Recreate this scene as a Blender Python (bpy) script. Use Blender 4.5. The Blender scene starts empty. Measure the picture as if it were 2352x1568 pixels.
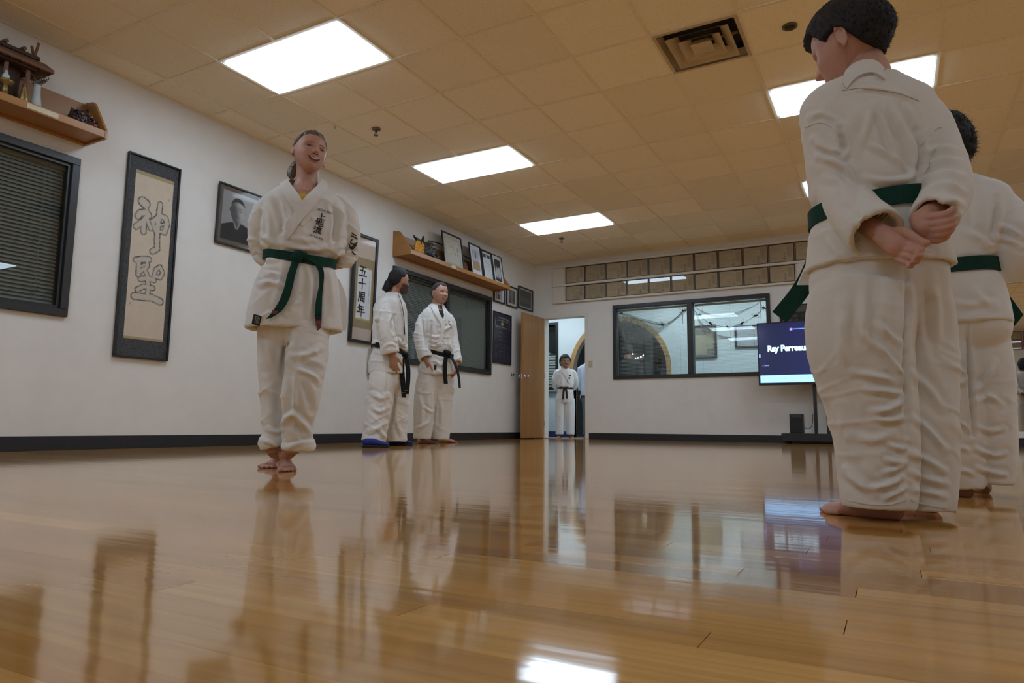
import bpy, bmesh, math, random
import numpy as np
from mathutils import Vector, Matrix
from mathutils.bvhtree import BVHTree

random.seed(7)
rng = np.random.default_rng(7)
sc = bpy.context.scene
COL = sc.collection

# ------------------------------------------------------------------ camera
FPX, PITCH, ROLL, YAW, CH = 1584.93, 0.12198, 0.008384, 0.502363, 0.20023
cF = np.array([-math.sin(YAW) * math.cos(PITCH), math.cos(YAW) * math.cos(PITCH), math.sin(PITCH)])
cR = np.array([math.cos(YAW), math.sin(YAW), 0.0])
cU = np.cross(cR, cF)
_c, _s = math.cos(ROLL), math.sin(ROLL)
cR, cU = _c * cR + _s * cU, -_s * cR + _c * cU
CAM = np.array([0.0, 0.0, CH])
cam = bpy.data.cameras.new('camera')
cam.sensor_width = 36.0
cam.lens = FPX / 2352 * 36.0
cam.clip_start = 0.02
cam.clip_end = 100
co = bpy.data.objects.new('camera', cam)
COL.objects.link(co)
M = Matrix.Identity(4)
for i in range(3):
    M[i][0], M[i][1], M[i][2], M[i][3] = cR[i], cU[i], -cF[i], CAM[i]
co.matrix_world = M
sc.camera = co

# ------------------------------------------------------------------ world and exposure
w = bpy.data.worlds.new('night')
sc.world = w
w.use_nodes = True
w.node_tree.nodes['Background'].inputs[0].default_value = (0.02, 0.025, 0.04, 1)
w.node_tree.nodes['Background'].inputs[1].default_value = 0.3
vs = sc.view_settings
vs.view_transform = 'Standard'
vs.look = 'None'
vs.gamma = 1
vs.use_curve_mapping = False
vs.exposure = 0.0
LAMP = 9.9           # radiance of the ceiling fluorescents
LOBBY_LAMP = 30.0
sc.cycles.max_bounces = 10
sc.cycles.diffuse_bounces = 6
sc.cycles.transparent_max_bounces = 16
sc.cycles.caustics_reflective = False
sc.cycles.caustics_refractive = False
sc.cycles.sample_clamp_indirect = 6

# room, in metres: x to the right along the back wall, y away from the camera, z up
XL, XR, YB, YR, ZC = -5.335, 5.0, 10.482, -2.2, 2.977
YLOB, ZLOB = 12.0, 2.62
TILE, TX0, TY0 = 0.6096, -1.9955, 4.5346


def ray(px, py):
    return cF + cR * ((px - 1176) / FPX) + cU * ((784 - py) / FPX)


def hit(px, py, ax, v):
    d = ray(px, py)
    return CAM + d * ((v - CAM[ax]) / d[ax])


# ------------------------------------------------------------------ materials
MATS = {}


def nd(nt, typ, **kw):
    n = nt.nodes.new(typ)
    for k, v in kw.items():
        setattr(n, k, v)
    return n


def mat(name, col, rough=0.6, metal=0.0, var=0.06, scale=30.0, bump=0.0, bscale=200.0, stretch=(1, 1, 1),
        coat=0.0, emit=None, estr=0.0, attr=None, sss=0.0, sheen=0.0, spec=0.5, detail=4.0, coords='Object'):
    if name in MATS:
        return MATS[name]
    m = bpy.data.materials.new(name)
    m.use_nodes = True
    nt = m.node_tree
    b = nt.nodes['Principled BSDF']
    L = nt.links.new
    b.inputs['Roughness'].default_value = rough
    b.inputs['Metallic'].default_value = metal
    b.inputs['Coat Weight'].default_value = coat
    b.inputs['Coat Roughness'].default_value = 0.05
    b.inputs['Specular IOR Level'].default_value = spec
    if sheen:
        b.inputs['Sheen Weight'].default_value = sheen
        b.inputs['Sheen Roughness'].default_value = 0.5
    if sss:
        b.inputs['Subsurface Weight'].default_value = sss
        b.inputs['Subsurface Radius'].default_value = (0.012, 0.005, 0.003)
        b.inputs['Subsurface Scale'].default_value = 0.6
    tc = nd(nt, 'ShaderNodeTexCoord')
    mp = nd(nt, 'ShaderNodeMapping')
    mp.inputs['Scale'].default_value = stretch
    L(tc.outputs[coords], mp.inputs['Vector'])
    base = nd(nt, 'ShaderNodeRGB')
    base.outputs[0].default_value = (*col, 1)
    src = base.outputs[0]
    if attr:
        a = nd(nt, 'ShaderNodeAttribute', attribute_name=attr)
        src = a.outputs['Color']
    if var:
        n = nd(nt, 'ShaderNodeTexNoise')
        n.inputs['Scale'].default_value = scale
        n.inputs['Detail'].default_value = detail
        L(mp.outputs[0], n.inputs['Vector'])
        mr = nd(nt, 'ShaderNodeMapRange')
        mr.inputs['From Min'].default_value = 0.3
        mr.inputs['From Max'].default_value = 0.7
        mr.inputs['To Min'].default_value = 1 - var
        mr.inputs['To Max'].default_value = 1 + var
        L(n.outputs['Fac'], mr.inputs['Value'])
        mx = nd(nt, 'ShaderNodeVectorMath', operation='SCALE')
        L(src, mx.inputs[0])
        L(mr.outputs[0], mx.inputs['Scale'])
        src = mx.outputs[0]
    L(src, b.inputs['Base Color'])
    if emit is not None:
        if emit == 'base':
            L(src, b.inputs['Emission Color'])
        else:
            b.inputs['Emission Color'].default_value = (*emit, 1)
        b.inputs['Emission Strength'].default_value = estr
    if bump:
        n2 = nd(nt, 'ShaderNodeTexNoise')
        n2.inputs['Scale'].default_value = bscale
        n2.inputs['Detail'].default_value = 3
        L(mp.outputs[0], n2.inputs['Vector'])
        bp = nd(nt, 'ShaderNodeBump')
        bp.inputs['Strength'].default_value = bump
        bp.inputs['Distance'].default_value = 0.004
        L(n2.outputs['Fac'], bp.inputs['Height'])
        L(bp.outputs[0], b.inputs['Normal'])
    MATS[name] = m
    return m


def glass(name, tint=(1, 1, 1), refl=1.0, rough=0.0):
    """Thin window glass: a clear pane with a Fresnel reflection."""
    if name in MATS:
        return MATS[name]
    m = bpy.data.materials.new(name)
    m.use_nodes = True
    nt = m.node_tree
    nt.nodes.remove(nt.nodes['Principled BSDF'])
    out = nt.nodes['Material Output']
    tr = nd(nt, 'ShaderNodeBsdfTransparent')
    tr.inputs[0].default_value = (*tint, 1)
    gl = nd(nt, 'ShaderNodeBsdfGlossy')
    gl.inputs['Roughness'].default_value = rough
    lw = nd(nt, 'ShaderNodeLayerWeight')
    lw.inputs[0].default_value = 0.5
    pw = nd(nt, 'ShaderNodeMath', operation='POWER')
    pw.inputs[1].default_value = 5.0
    nt.links.new(lw.outputs['Facing'], pw.inputs[0])
    mu = nd(nt, 'ShaderNodeMath', operation='MULTIPLY_ADD')
    mu.inputs[1].default_value = 0.9 * refl
    mu.inputs[2].default_value = 0.042 * refl
    nt.links.new(pw.outputs[0], mu.inputs[0])
    mx = nd(nt, 'ShaderNodeMixShader')
    nt.links.new(mu.outputs[0], mx.inputs[0])
    nt.links.new(tr.outputs[0], mx.inputs[1])
    nt.links.new(gl.outputs[0], mx.inputs[2])
    nt.links.new(mx.outputs[0], out.inputs[0])
    MATS[name] = m
    return m


def wood_floor():
    m = bpy.data.materials.new('maple_strip')
    m.use_nodes = True
    nt = m.node_tree
    L = nt.links.new
    b = nt.nodes['Principled BSDF']
    a = nd(nt, 'ShaderNodeAttribute', attribute_name='Col')
    geo = nd(nt, 'ShaderNodeNewGeometry')
    mp = nd(nt, 'ShaderNodeMapping')
    mp.inputs['Scale'].default_value = (1.6, 34, 8)
    L(geo.outputs['Position'], mp.inputs['Vector'])
    off = nd(nt, 'ShaderNodeVectorMath', operation='MULTIPLY_ADD')
    off.inputs[1].default_value = (40, 40, 40)
    L(a.outputs['Color'], off.inputs[0])
    L(mp.outputs[0], off.inputs[2])
    n = nd(nt, 'ShaderNodeTexNoise')
    n.inputs['Scale'].default_value = 1.6
    n.inputs['Detail'].default_value = 6
    n.inputs['Distortion'].default_value = 0.6
    L(off.outputs[0], n.inputs['Vector'])
    mr = nd(nt, 'ShaderNodeMapRange')
    mr.inputs['From Min'].default_value = 0.3
    mr.inputs['From Max'].default_value = 0.72
    mr.inputs['To Min'].default_value = 0.80
    mr.inputs['To Max'].default_value = 1.12
    L(n.outputs['Fac'], mr.inputs['Value'])
    mx = nd(nt, 'ShaderNodeVectorMath', operation='SCALE')
    L(a.outputs['Color'], mx.inputs[0])
    L(mr.outputs[0], mx.inputs['Scale'])
    L(mx.outputs[0], b.inputs['Base Color'])
    b.inputs['Roughness'].default_value = 0.085
    b.inputs['Specular IOR Level'].default_value = 0.55
    b.inputs['Coat Weight'].default_value = 0.35
    b.inputs['Coat Roughness'].default_value = 0.06
    # gentle waviness of the varnish, long along each strip
    mp2 = nd(nt, 'ShaderNodeMapping')
    mp2.inputs['Scale'].default_value = (1.1, 9, 1)
    L(geo.outputs['Position'], mp2.inputs['Vector'])
    n2 = nd(nt, 'ShaderNodeTexNoise')
    n2.inputs['Scale'].default_value = 2.2
    n2.inputs['Detail'].default_value = 2.5
    L(mp2.outputs[0], n2.inputs['Vector'])
    bp = nd(nt, 'ShaderNodeBump')
    bp.inputs['Strength'].default_value = 0.05
    bp.inputs['Distance'].default_value = 0.006
    L(n2.outputs['Fac'], bp.inputs['Height'])
    L(bp.outputs[0], b.inputs['Normal'])
    L(bp.outputs[0], b.inputs['Coat Normal'])
    return m


def tile_mat():
    m = bpy.data.materials.new('fissured_ceiling_tile')
    m.use_nodes = True
    nt = m.node_tree
    L = nt.links.new
    b = nt.nodes['Principled BSDF']
    b.inputs['Roughness'].default_value = 0.95
    b.inputs['Specular IOR Level'].default_value = 0.1
    geo = nd(nt, 'ShaderNodeNewGeometry')
    mp = nd(nt, 'ShaderNodeMapping')
    mp.inputs['Scale'].default_value = (1.0, 1.6, 1)
    L(geo.outputs['Position'], mp.inputs['Vector'])
    n = nd(nt, 'ShaderNodeTexNoise')
    n.inputs['Scale'].default_value = 140
    n.inputs['Detail'].default_value = 3
    n.inputs['Distortion'].default_value = 1.2
    L(mp.outputs[0], n.inputs['Vector'])
    cr = nd(nt, 'ShaderNodeValToRGB')
    e = cr.color_ramp.elements
    e[0].position, e[0].color = 0.34, (0.66, 0.58, 0.45, 1)
    e[1].position, e[1].color = 0.42, (0.90, 0.83, 0.70, 1)
    L(n.outputs['Fac'], cr.inputs[0])
    oi = nd(nt, 'ShaderNodeObjectInfo')
    mr = nd(nt, 'ShaderNodeMapRange')
    mr.inputs['To Min'].default_value = 0.94
    mr.inputs['To Max'].default_value = 1.05
    L(oi.outputs['Random'], mr.inputs['Value'])
    mx = nd(nt, 'ShaderNodeVectorMath', operation='SCALE')
    L(cr.outputs[0], mx.inputs[0])
    L(mr.outputs[0], mx.inputs['Scale'])
    L(mx.outputs[0], b.inputs['Base Color'])
    bp = nd(nt, 'ShaderNodeBump')
    bp.inputs['Strength'].default_value = 0.5
    bp.inputs['Distance'].default_value = 0.003
    L(n.outputs['Fac'], bp.inputs['Height'])
    L(bp.outputs[0], b.inputs['Normal'])
    return m


# ------------------------------------------------------------------ geometry helpers
WL = {}


def tag(o, label=None, cat=None, group=None, kind=None):
    if label:
        o['label'] = label
    if cat:
        o['category'] = cat
    if group:
        o['group'] = group
    if kind:
        o['kind'] = kind
    return o


def thing(name, loc, label, cat, group=None):
    o = bpy.data.objects.new(name, None)
    o.empty_display_size = 0.1
    COL.objects.link(o)
    o.location = loc
    WL[o.name] = Vector(loc)
    return tag(o, label, cat, group)


def put(name, me, m=None, parent=None, smooth=None, recenter=True, loc=None):
    """Link a mesh given in world coordinates as one object with its origin at its own base."""
    if m is not None and len(me.materials) == 0:
        me.materials.append(m)
    if smooth:
        me.polygons.foreach_set('use_smooth', [True] * len(me.polygons))
    if loc is not None:
        c = Vector(loc)
    elif recenter and len(me.vertices):
        a = np.empty(len(me.vertices) * 3, dtype=np.float32)
        me.vertices.foreach_get('co', a)
        a = a.reshape(-1, 3)
        lo, hi = a.min(0), a.max(0)
        c = Vector(((lo[0] + hi[0]) / 2, (lo[1] + hi[1]) / 2, lo[2]))
        me.transform(Matrix.Translation(-c))
    else:
        c = Vector((0, 0, 0))
    o = bpy.data.objects.new(name, me)
    COL.objects.link(o)
    if parent is not None:
        o.parent = parent
        o.location = c - WL[parent.name]
    else:
        o.location = c
    WL[o.name] = c
    return o


class G:
    """Collects shapes for one mesh."""

    def __init__(s):
        s.V, s.F = [], []

    def add(s, V, F):
        k = len(s.V)
        s.V += [tuple(map(float, v)) for v in V]
        s.F += [tuple(i + k for i in f) for f in F]
        return s

    def box(s, x0, x1, y0, y1, z0, z1):
        V = [(x, y, z) for x in (x0, x1) for y in (y0, y1) for z in (z0, z1)]
        return s.add(V, [(0, 1, 3, 2), (4, 6, 7, 5), (0, 4, 5, 1), (2, 3, 7, 6), (0, 2, 6, 4), (1, 5, 7, 3)])

    def obox(s, c, ax, ay, az, hx, hy, hz):
        c, ax, ay, az = (np.asarray(q, float) for q in (c, ax, ay, az))
        V = [c + ax * hx * i + ay * hy * j + az * hz * k for i in (-1, 1) for j in (-1, 1) for k in (-1, 1)]
        return s.add(V, [(0, 1, 3, 2), (4, 6, 7, 5), (0, 4, 5, 1), (2, 3, 7, 6), (0, 2, 6, 4), (1, 5, 7, 3)])

    def prism(s, poly, ax, a0, a1):
        """Extrude a polygon (2-D, in the two axes other than ax) between a0 and a1 along ax."""
        n = len(poly)

        def p3(q, a):
            v = list(q)
            v.insert(ax, a)
            return v
        V = [p3(q, a0) for q in poly] + [p3(q, a1) for q in poly]
        F = [tuple(range(n))[::-1], tuple(range(n, 2 * n))] + [(i, (i + 1) % n, (i + 1) % n + n, i + n) for i in range(n)]
        return s.add(V, F)

    def tube(s, path, rad, n=8, side=None, caps=True):
        V, F = tube(path, rad, n, side)
        return s.add(V, F)

    def lathe(s, c, prof, n=20, axis=2):
        V, F = [], []
        for r, h in prof:
            for i in range(n):
                a = 2 * math.pi * i / n
                q = [r * math.cos(a), r * math.sin(a)]
                q.insert(axis, h)
                V.append((c[0] + q[0], c[1] + q[1], c[2] + q[2]))
        m = len(prof)
        for j in range(m - 1):
            for i in range(n):
                F.append((j * n + i, j * n + (i + 1) % n, (j + 1) * n + (i + 1) % n, (j + 1) * n + i))
        F.append(tuple(range(n))[::-1])
        F.append(tuple((m - 1) * n + i for i in range(n)))
        return s.add(V, F)

    def ell(s, c, r, rot=None, nu=16, nv=10):
        V, F = ellipsoid(c, r, rot, nu, nv)
        return s.add(V, F)

    def mesh(s, name, bevel=0.0, seg=1):
        me = bpy.data.meshes.new(name)
        me.from_pydata(s.V, [], s.F)
        bm = bmesh.new()
        bm.from_mesh(me)
        bmesh.ops.recalc_face_normals(bm, faces=bm.faces)
        if bevel:
            bmesh.ops.bevel(bm, geom=[e for e in bm.edges if len(e.link_faces) == 2 and e.calc_face_angle(0) > 0.6],
                            offset=bevel, segments=seg, affect='EDGES', profile=0.6)
        bm.to_mesh(me)
        bm.free()
        return me

    def put(s, name, m, parent=None, bevel=0.0, smooth=False, seg=1):
        return put(name, s.mesh(name, bevel, seg), m, parent, smooth)


def frame(t, side):
    t = t / max(np.linalg.norm(t), 1e-9)
    a = side - t * (side @ t)
    if np.linalg.norm(a) < 1e-6:
        a = np.cross(t, [0.3, 0.5, 0.8])
    a = a / np.linalg.norm(a)
    return a, np.cross(t, a)


def tube(path, rad, n=16, side=None, fixed=None, hollow=None, power=2.0, tip=0.35):
    """Closed loft through path points with elliptic sections.
    rad: one number, or per point a number or (r_side, r_other).  side: hint for the first section axis.
    fixed: (axisA, axisB) keeps every section in that plane.  hollow=(thickness, depth) leaves the far end open like a cup."""
    P = np.asarray(path, float)
    k = len(P)
    if np.isscalar(rad):
        rad = [rad] * k
    rad = [(r, r) if np.isscalar(r) else tuple(r) for r in rad]
    if side is None:
        side = np.array([0.31, 0.22, 0.92])
        d = P[-1] - P[0]
        if abs(d @ side) > 0.85 * np.linalg.norm(d):
            side = np.array([0.92, 0.22, 0.1])
    side = np.asarray(side, float)
    th = np.linspace(0, 2 * math.pi, n, endpoint=False)
    ct, st = np.cos(th), np.sin(th)
    if power != 2.0:
        ct = np.sign(ct) * np.abs(ct) ** (2 / power)
        st = np.sign(st) * np.abs(st) ** (2 / power)
    rings = []
    for i in range(k):
        t = P[min(i + 1, k - 1)] - P[max(i - 1, 0)]
        a, b = frame(t, side) if fixed is None else (np.asarray(fixed[0], float), np.asarray(fixed[1], float))
        rings.append((P[i], a, b, rad[i]))
    seq = [(c, a, b, r) for c, a, b, r in rings]
    if hollow:
        tk, dp = hollow
        acc = 0.0
        c, a, b, r = rings[-1]
        seq.append((c, a, b, (r[0] - tk, r[1] - tk)))
        for i in range(k - 2, -1, -1):
            acc += np.linalg.norm(P[i + 1] - P[i])
            c, a, b, r = rings[i]
            seq.append((c, a, b, (max(r[0] - tk, 0.005), max(r[1] - tk, 0.005))))
            if acc >= dp:
                break
    V = np.concatenate([c + np.outer(ct * r[0], a) + np.outer(st * r[1], b) for c, a, b, r in seq])
    m = len(seq)
    F = [(j * n + i, j * n + (i + 1) % n, (j + 1) * n + (i + 1) % n, (j + 1) * n + i) for j in range(m - 1) for i in range(n)]
    V = np.vstack([V, seq[0][0], seq[-1][0]])
    F += [(m * n, (i + 1) % n, i) for i in range(n)] + [(m * n + 1, (m - 1) * n + i, (m - 1) * n + (i + 1) % n) for i in range(n)]
    return V, F


def ellipsoid(c, r, rot=None, nu=16, nv=10):
    V, F = [], []
    for j in range(nv + 1):
        p = math.pi * j / nv
        for i in range(nu):
            a = 2 * math.pi * i / nu
            V.append((r[0] * math.sin(p) * math.cos(a), r[1] * math.sin(p) * math.sin(a), r[2] * math.cos(p)))
    V = np.array(V)
    if rot is not None:
        V = V @ np.asarray(rot).T
    V = V + np.asarray(c, float)
    for j in range(nv):
        for i in range(nu):
            F.append((j * nu + i, (j + 1) * nu + i, (j + 1) * nu + (i + 1) % nu, j * nu + (i + 1) % nu))
    return V, F


def lerp_path(pts, sub):
    """Catmull-Rom through control points."""
    P = np.asarray(pts, float)
    out = []
    k = len(P)
    for i in range(k - 1):
        p0, p1, p2, p3 = P[max(i - 1, 0)], P[i], P[i + 1], P[min(i + 2, k - 1)]
        for j in range(sub):
            t = j / sub
            out.append(0.5 * ((2 * p1) + (-p0 + p2) * t + (2 * p0 - 5 * p1 + 4 * p2 - p3) * t * t + (-p0 + 3 * p1 - 3 * p2 + p3) * t ** 3))
    out.append(P[-1])
    return np.array(out)


def set_col(me, cols):
    """Per-vertex colours as a colour attribute 'Col' (linear)."""
    at = me.color_attributes.new('Col', 'FLOAT_COLOR', 'POINT')
    a = np.ones((len(me.vertices), 4), dtype=np.float32)
    a[:, :3] = cols
    at.data.foreach_set('color', a.ravel())


def vprint(name, o, u, v, nx, ny, fn, thick=0.0):
    """A flat printed sheet: grid spanned from o by u and v; fn(U, V) gives linear colours, U, V in 0..1 (V up)."""
    o, u, v = (np.asarray(q, float) for q in (o, u, v))
    U, Vv = np.meshgrid(np.linspace(0, 1, nx), np.linspace(0, 1, ny))
    P = o + U[..., None] * u + Vv[..., None] * v
    F = [(j * nx + i, j * nx + i + 1, (j + 1) * nx + i + 1, (j + 1) * nx + i) for j in range(ny - 1) for i in range(nx - 1)]
    me = bpy.data.meshes.new(name)
    me.from_pydata(P.reshape(-1, 3).tolist(), [], F)
    set_col(me, np.asarray(fn(U, Vv), float).reshape(-1, 3))
    return me


def text_mesh(s, size=1.0, extrude=0.0, offset=0.0, shear=0.0, align='CENTER', bold=False):
    cu = bpy.data.curves.new('text', 'FONT')
    cu.body = s
    cu.size = size
    cu.offset = offset
    cu.shear = shear
    cu.extrude = extrude
    cu.align_x = align
    cu.align_y = 'CENTER'
    cu.resolution_u = 3
    o = bpy.data.objects.new('text', cu)
    COL.objects.link(o)
    bpy.context.view_layer.update()
    dg = bpy.context.evaluated_depsgraph_get()
    me = bpy.data.meshes.new_from_object(o.evaluated_get(dg))
    bpy.data.objects.remove(o)
    bpy.data.curves.remove(cu)
    return me


def me_co(me):
    a = np.empty(len(me.vertices) * 3, dtype=np.float32)
    me.vertices.foreach_get('co', a)
    return a.reshape(-1, 3).astype(float)


def me_set(me, V):
    me.vertices.foreach_set('co', np.asarray(V, dtype=np.float32).ravel())
    me.update()


def text_at(name, s, size, o, ex, ey, m, parent, offset=0.0, ez=None, lift=0.0, shear=0.0):
    """Lettering standing on a plane with in-plane axes ex, ey centred at o."""
    me = text_mesh(s, size, offset=offset, shear=shear)
    V = me_co(me)
    V = np.asarray(o, float) + V[:, :1] * np.asarray(ex, float) + V[:, 1:2] * np.asarray(ey, float)
    me_set(me, V)
    return put(name, me, m, parent)


def hash3(x, y, z, seed):
    h = (x * 374761393 + y * 668265263 + z * 2147483647 + seed * 1274126177) & 0xFFFFFFFF
    h = ((h ^ (h >> 13)) * 1274126177) & 0xFFFFFFFF
    return ((h ^ (h >> 16)) & 0xFFFF) / 65535.0


def vnoise(P, seed=0):
    """Value noise in -1..1 for an (n,3) array."""
    P = np.asarray(P, float)
    I = np.floor(P).astype(np.int64)
    f = P - I
    f = f * f * (3 - 2 * f)
    r = 0
    for dx in (0, 1):
        for dy in (0, 1):
            for dz in (0, 1):
                wgt = (f[:, 0] if dx else 1 - f[:, 0]) * (f[:, 1] if dy else 1 - f[:, 1]) * (f[:, 2] if dz else 1 - f[:, 2])
                r = r + wgt * hash3(I[:, 0] + dx, I[:, 1] + dy, I[:, 2] + dz, seed)
    return r * 2 - 1


ORD = ['first', 'second', 'third', 'fourth', 'fifth', 'sixth', 'seventh', 'eighth', 'ninth', 'tenth', 'eleventh',
       'twelfth', 'thirteenth', 'fourteenth']
# ================================================================== materials in use
m_wall = mat('cream_wall_paint', (0.72, 0.70, 0.665), 0.75, var=0.025, scale=6, bump=0.08, bscale=90)
m_lobwall = mat('pale_blue_wall_paint', (0.62, 0.70, 0.74), 0.75, var=0.02, scale=5)
m_lobdark = mat('grey_lobby_paint', (0.30, 0.33, 0.33), 0.8, var=0.05, scale=5)
m_base = mat('black_rubber_base', (0.012, 0.012, 0.014), 0.55, var=0.2, scale=20)
m_bluebase = mat('blue_rubber_base', (0.02, 0.045, 0.13), 0.55, var=0.1)
m_black = mat('black_frame_lacquer', (0.012, 0.012, 0.013), 0.38, var=0.15, scale=60)
m_bronze = mat('dark_bronze_metal', (0.018, 0.017, 0.016), 0.42, metal=0.0, var=0.2, scale=40)
m_shelf = mat('honey_oak', (0.36, 0.165, 0.045), 0.42, var=0.16, scale=7, stretch=(1, 0.12, 1.4), bump=0.04, bscale=60)
m_door = mat('birch_door_veneer', (0.37, 0.185, 0.058), 0.4, var=0.14, scale=9, stretch=(2.2, 2.2, 0.16), bump=0.03, bscale=60)
m_trimw = mat('white_painted_trim', (0.66, 0.62, 0.55), 0.5, var=0.03)
m_jamb = mat('white_door_jamb', (0.70, 0.68, 0.63), 0.45, var=0.02)
m_chrome = mat('brushed_chrome', (0.75, 0.75, 0.76), 0.18, metal=1.0, var=0.05)
m_grid = mat('tan_ceiling_grid', (0.80, 0.72, 0.585), 0.55, var=0.05)
m_slat = mat('grey_blind_slat', (0.36, 0.355, 0.335), 0.5, var=0.05)
m_slatw = mat('pale_blind_slat', (0.85, 0.88, 0.88), 0.5, var=0.03)
m_cord = mat('blind_cord', (0.40, 0.39, 0.36), 0.8)
m_glass = glass('window_glass', (0.78, 0.81, 0.80))
m_pglass = glass('matte_picture_glass', (0.98, 0.98, 0.98), 0.28, 0.05)
m_pglass2 = glass('picture_glass', (0.98, 0.98, 0.98), 1.0)
m_print = mat('printed_paper', (1, 1, 1), 0.75, var=0.03, scale=40, attr='Col')
m_gold = mat('aged_brass', (0.27, 0.18, 0.065), 0.4, metal=0.7, var=0.2)
m_blackpl = mat('black_plastic', (0.013, 0.013, 0.014), 0.4, var=0.1)
m_ink = mat('black_ink', (0.012, 0.012, 0.013), 0.7, var=0.0)
m_paleink = mat('pale_grey_ink', (0.42, 0.43, 0.48), 0.7, var=0.0)
m_tile = tile_mat()
m_floor = wood_floor()
m_sub = mat('subfloor', (0.05, 0.03, 0.015), 0.9)
m_carpet = mat('lobby_carpet', (0.16, 0.17, 0.2), 0.95, var=0.2, scale=200)
m_darkback = mat('dark_backing', (0.05, 0.052, 0.055), 0.9)


def structure(o):
    o['kind'] = 'structure'
    return o


# ================================================================== floor
flo = structure(G().box(XL - 0.1, XR + 0.1, YR - 0.1, YB + 0.13, -0.06, -0.011).put('floor', m_sub))
PW = 0.0572
BOXF = np.array([(0, 1, 3, 2), (4, 6, 7, 5), (0, 4, 5, 1), (2, 3, 7, 6), (0, 2, 6, 4), (1, 5, 7, 3)])


def proj(P):
    d = np.asarray(P, float) - CAM
    z = d @ cF
    return 1176 + FPX * (d @ cR) / z, 784 - FPX * (d @ cU) / z, z


planks = []
row0 = math.floor((YR - 0.95) / PW)
row1 = math.floor((YB + 0.06 - 0.95) / PW)
joints = {0: -0.05, -5: -0.168, -3: -0.053, 3: 0.024, -6: -0.47, 2: -0.56, 4: -0.35, -4: 0.9, -2: -0.95, 5: -1.3, 1: 0.55}
for r in range(row0, row1 + 1):
    ya, yb = 0.95 + r * PW, 0.95 + (r + 1) * PW
    ya, yb = max(ya, YR), min(yb, YB + 0.12)
    if yb - ya < 0.01:
        continue
    cuts = [XL, XR]
    if r in joints:
        x = joints[r]
        cuts.append(x)
        q = x
        while q < XR - 0.9:
            q += random.uniform(0.6, 1.9)
            cuts.append(q)
        while x > XL + 0.9:
            x -= random.uniform(0.6, 1.9)
            cuts.append(x)
    else:
        x = XL + random.uniform(0.2, 1.5)
        while x < XR - 0.3:
            cuts.append(x)
            x += random.uniform(0.6, 2.0)
    cuts = sorted(c for c in cuts if XL <= c <= XR)
    for a, b in zip(cuts[:-1], cuts[1:]):
        if b - a < 0.05:
            continue
        k = random.gauss(0, 1)
        base = np.array([0.535, 0.275, 0.074]) * (1 + 0.085 * k)
        if random.random() < 0.16:
            base *= np.array([0.84, 0.76, 0.66])
        elif random.random() < 0.14:
            base *= np.array([1.10, 1.15, 1.22])
        # size in the picture
        xs = np.linspace(a, b, 7)
        px, py0, z = proj(np.stack([xs, np.full(7, ya), np.zeros(7)], -1))
        _, py1, _ = proj(np.stack([xs, np.full(7, yb), np.zeros(7)], -1))
        ok = (z > 0.15) & (px > -40) & (px < 2400) & (py0 < 1700) & (py1 > 900)
        size = float(np.sum(np.where(ok, np.abs(py0 - py1), 0)) * (b - a)) if ok.any() else 0
        planks.append((size, a, b, ya, yb, base))
planks.sort(key=lambda q: -q[0])


def plank_arrays(lst):
    V, C = [], []
    for _, a, b, ya, yb, col in lst:
        g = 0.00004
        x0, x1, y0, y1 = a + 0.0005, b - 0.0005, ya + g, yb - g
        V += [(x, y, z) for x in (x0, x1) for y in (y0, y1) for z in (-0.0105, 0.0)]
        C += [col] * 8
    n = len(lst)
    F = (BOXF[None] + (np.arange(n) * 8)[:, None, None]).reshape(-1, 4)
    return np.array(V), F, np.array(C)


for q in planks[:299]:
    V, F, C = plank_arrays([q])
    me = bpy.data.meshes.new('plank')
    me.from_pydata(V.tolist(), [], F.tolist())
    set_col(me, C)
    put('plank', me, m_floor, flo)
V, F, C = plank_arrays(planks[299:])
me = bpy.data.meshes.new('far_planks')
me.from_pydata(V.tolist(), [], F.tolist())
set_col(me, C)
tag(put('far_planks', me, m_floor, flo), kind='stuff')

# ================================================================== ceiling grid, tiles, lights
cei = structure(G().box(XL - 0.1, XR + 0.1, YR - 0.1, YB + 0.1, ZC + 0.16, ZC + 0.22).put('ceiling', m_grid))
c0, c1 = math.floor((XL - TX0) / TILE), math.floor((XR - TX0) / TILE)
r0, r1 = math.floor((YR - TY0) / TILE), math.floor((YB - TY0) / TILE)
LIGHTS = [(c, r) for r in (-6, -2, 2, 6) for c in (-4, 2, 8) if (c, r) != (2, -6)] + [(-4, -10), (2, -10)]  # last two panels, unseen behind the camera, are put in for front fill
taken = {(c + k, r) for c, r in LIGHTS for k in (0, 1)} | {(1, 0)}
g = G()
for c in range(c0, c1 + 2):
    x = TX0 + c * TILE
    if XL < x < XR:
        ys = YR
        for r in range(r0, r1 + 1):   # the bar is left out across the middle of each lamp
            y0, y1 = max(TY0 + r * TILE, YR), min(TY0 + (r + 1) * TILE, YB)
            if not ((c - 1, r) in taken and (c, r) in taken and any(c == l + 1 and r == lr for l, lr in LIGHTS)):
                g.box(x - 0.012, x + 0.012, y0, y1, ZC, ZC + 0.012)
put('grid_bars_lengthwise', g.mesh('grid_bars_lengthwise'), m_grid, cei)
g = G()
for r in range(r0, r1 + 2):
    y = TY0 + r * TILE
    if YR < y < YB:
        g.box(XL, XR, y - 0.012, y + 0.012, ZC + 0.0005, ZC + 0.0125)
put('grid_bars_crosswise', g.mesh('grid_bars_crosswise'), m_grid, cei)
g = G()
g.box(XL, XL + 0.022, YR, YB, ZC - 0.001, ZC + 0.011).box(XR - 0.022, XR, YR, YB, ZC - 0.001, ZC + 0.011)
g.box(XL, XR, YB - 0.022, YB, ZC - 0.001, ZC + 0.011).box(XL, XR, YR, YR + 0.022, ZC - 0.001, ZC + 0.011)
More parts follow.
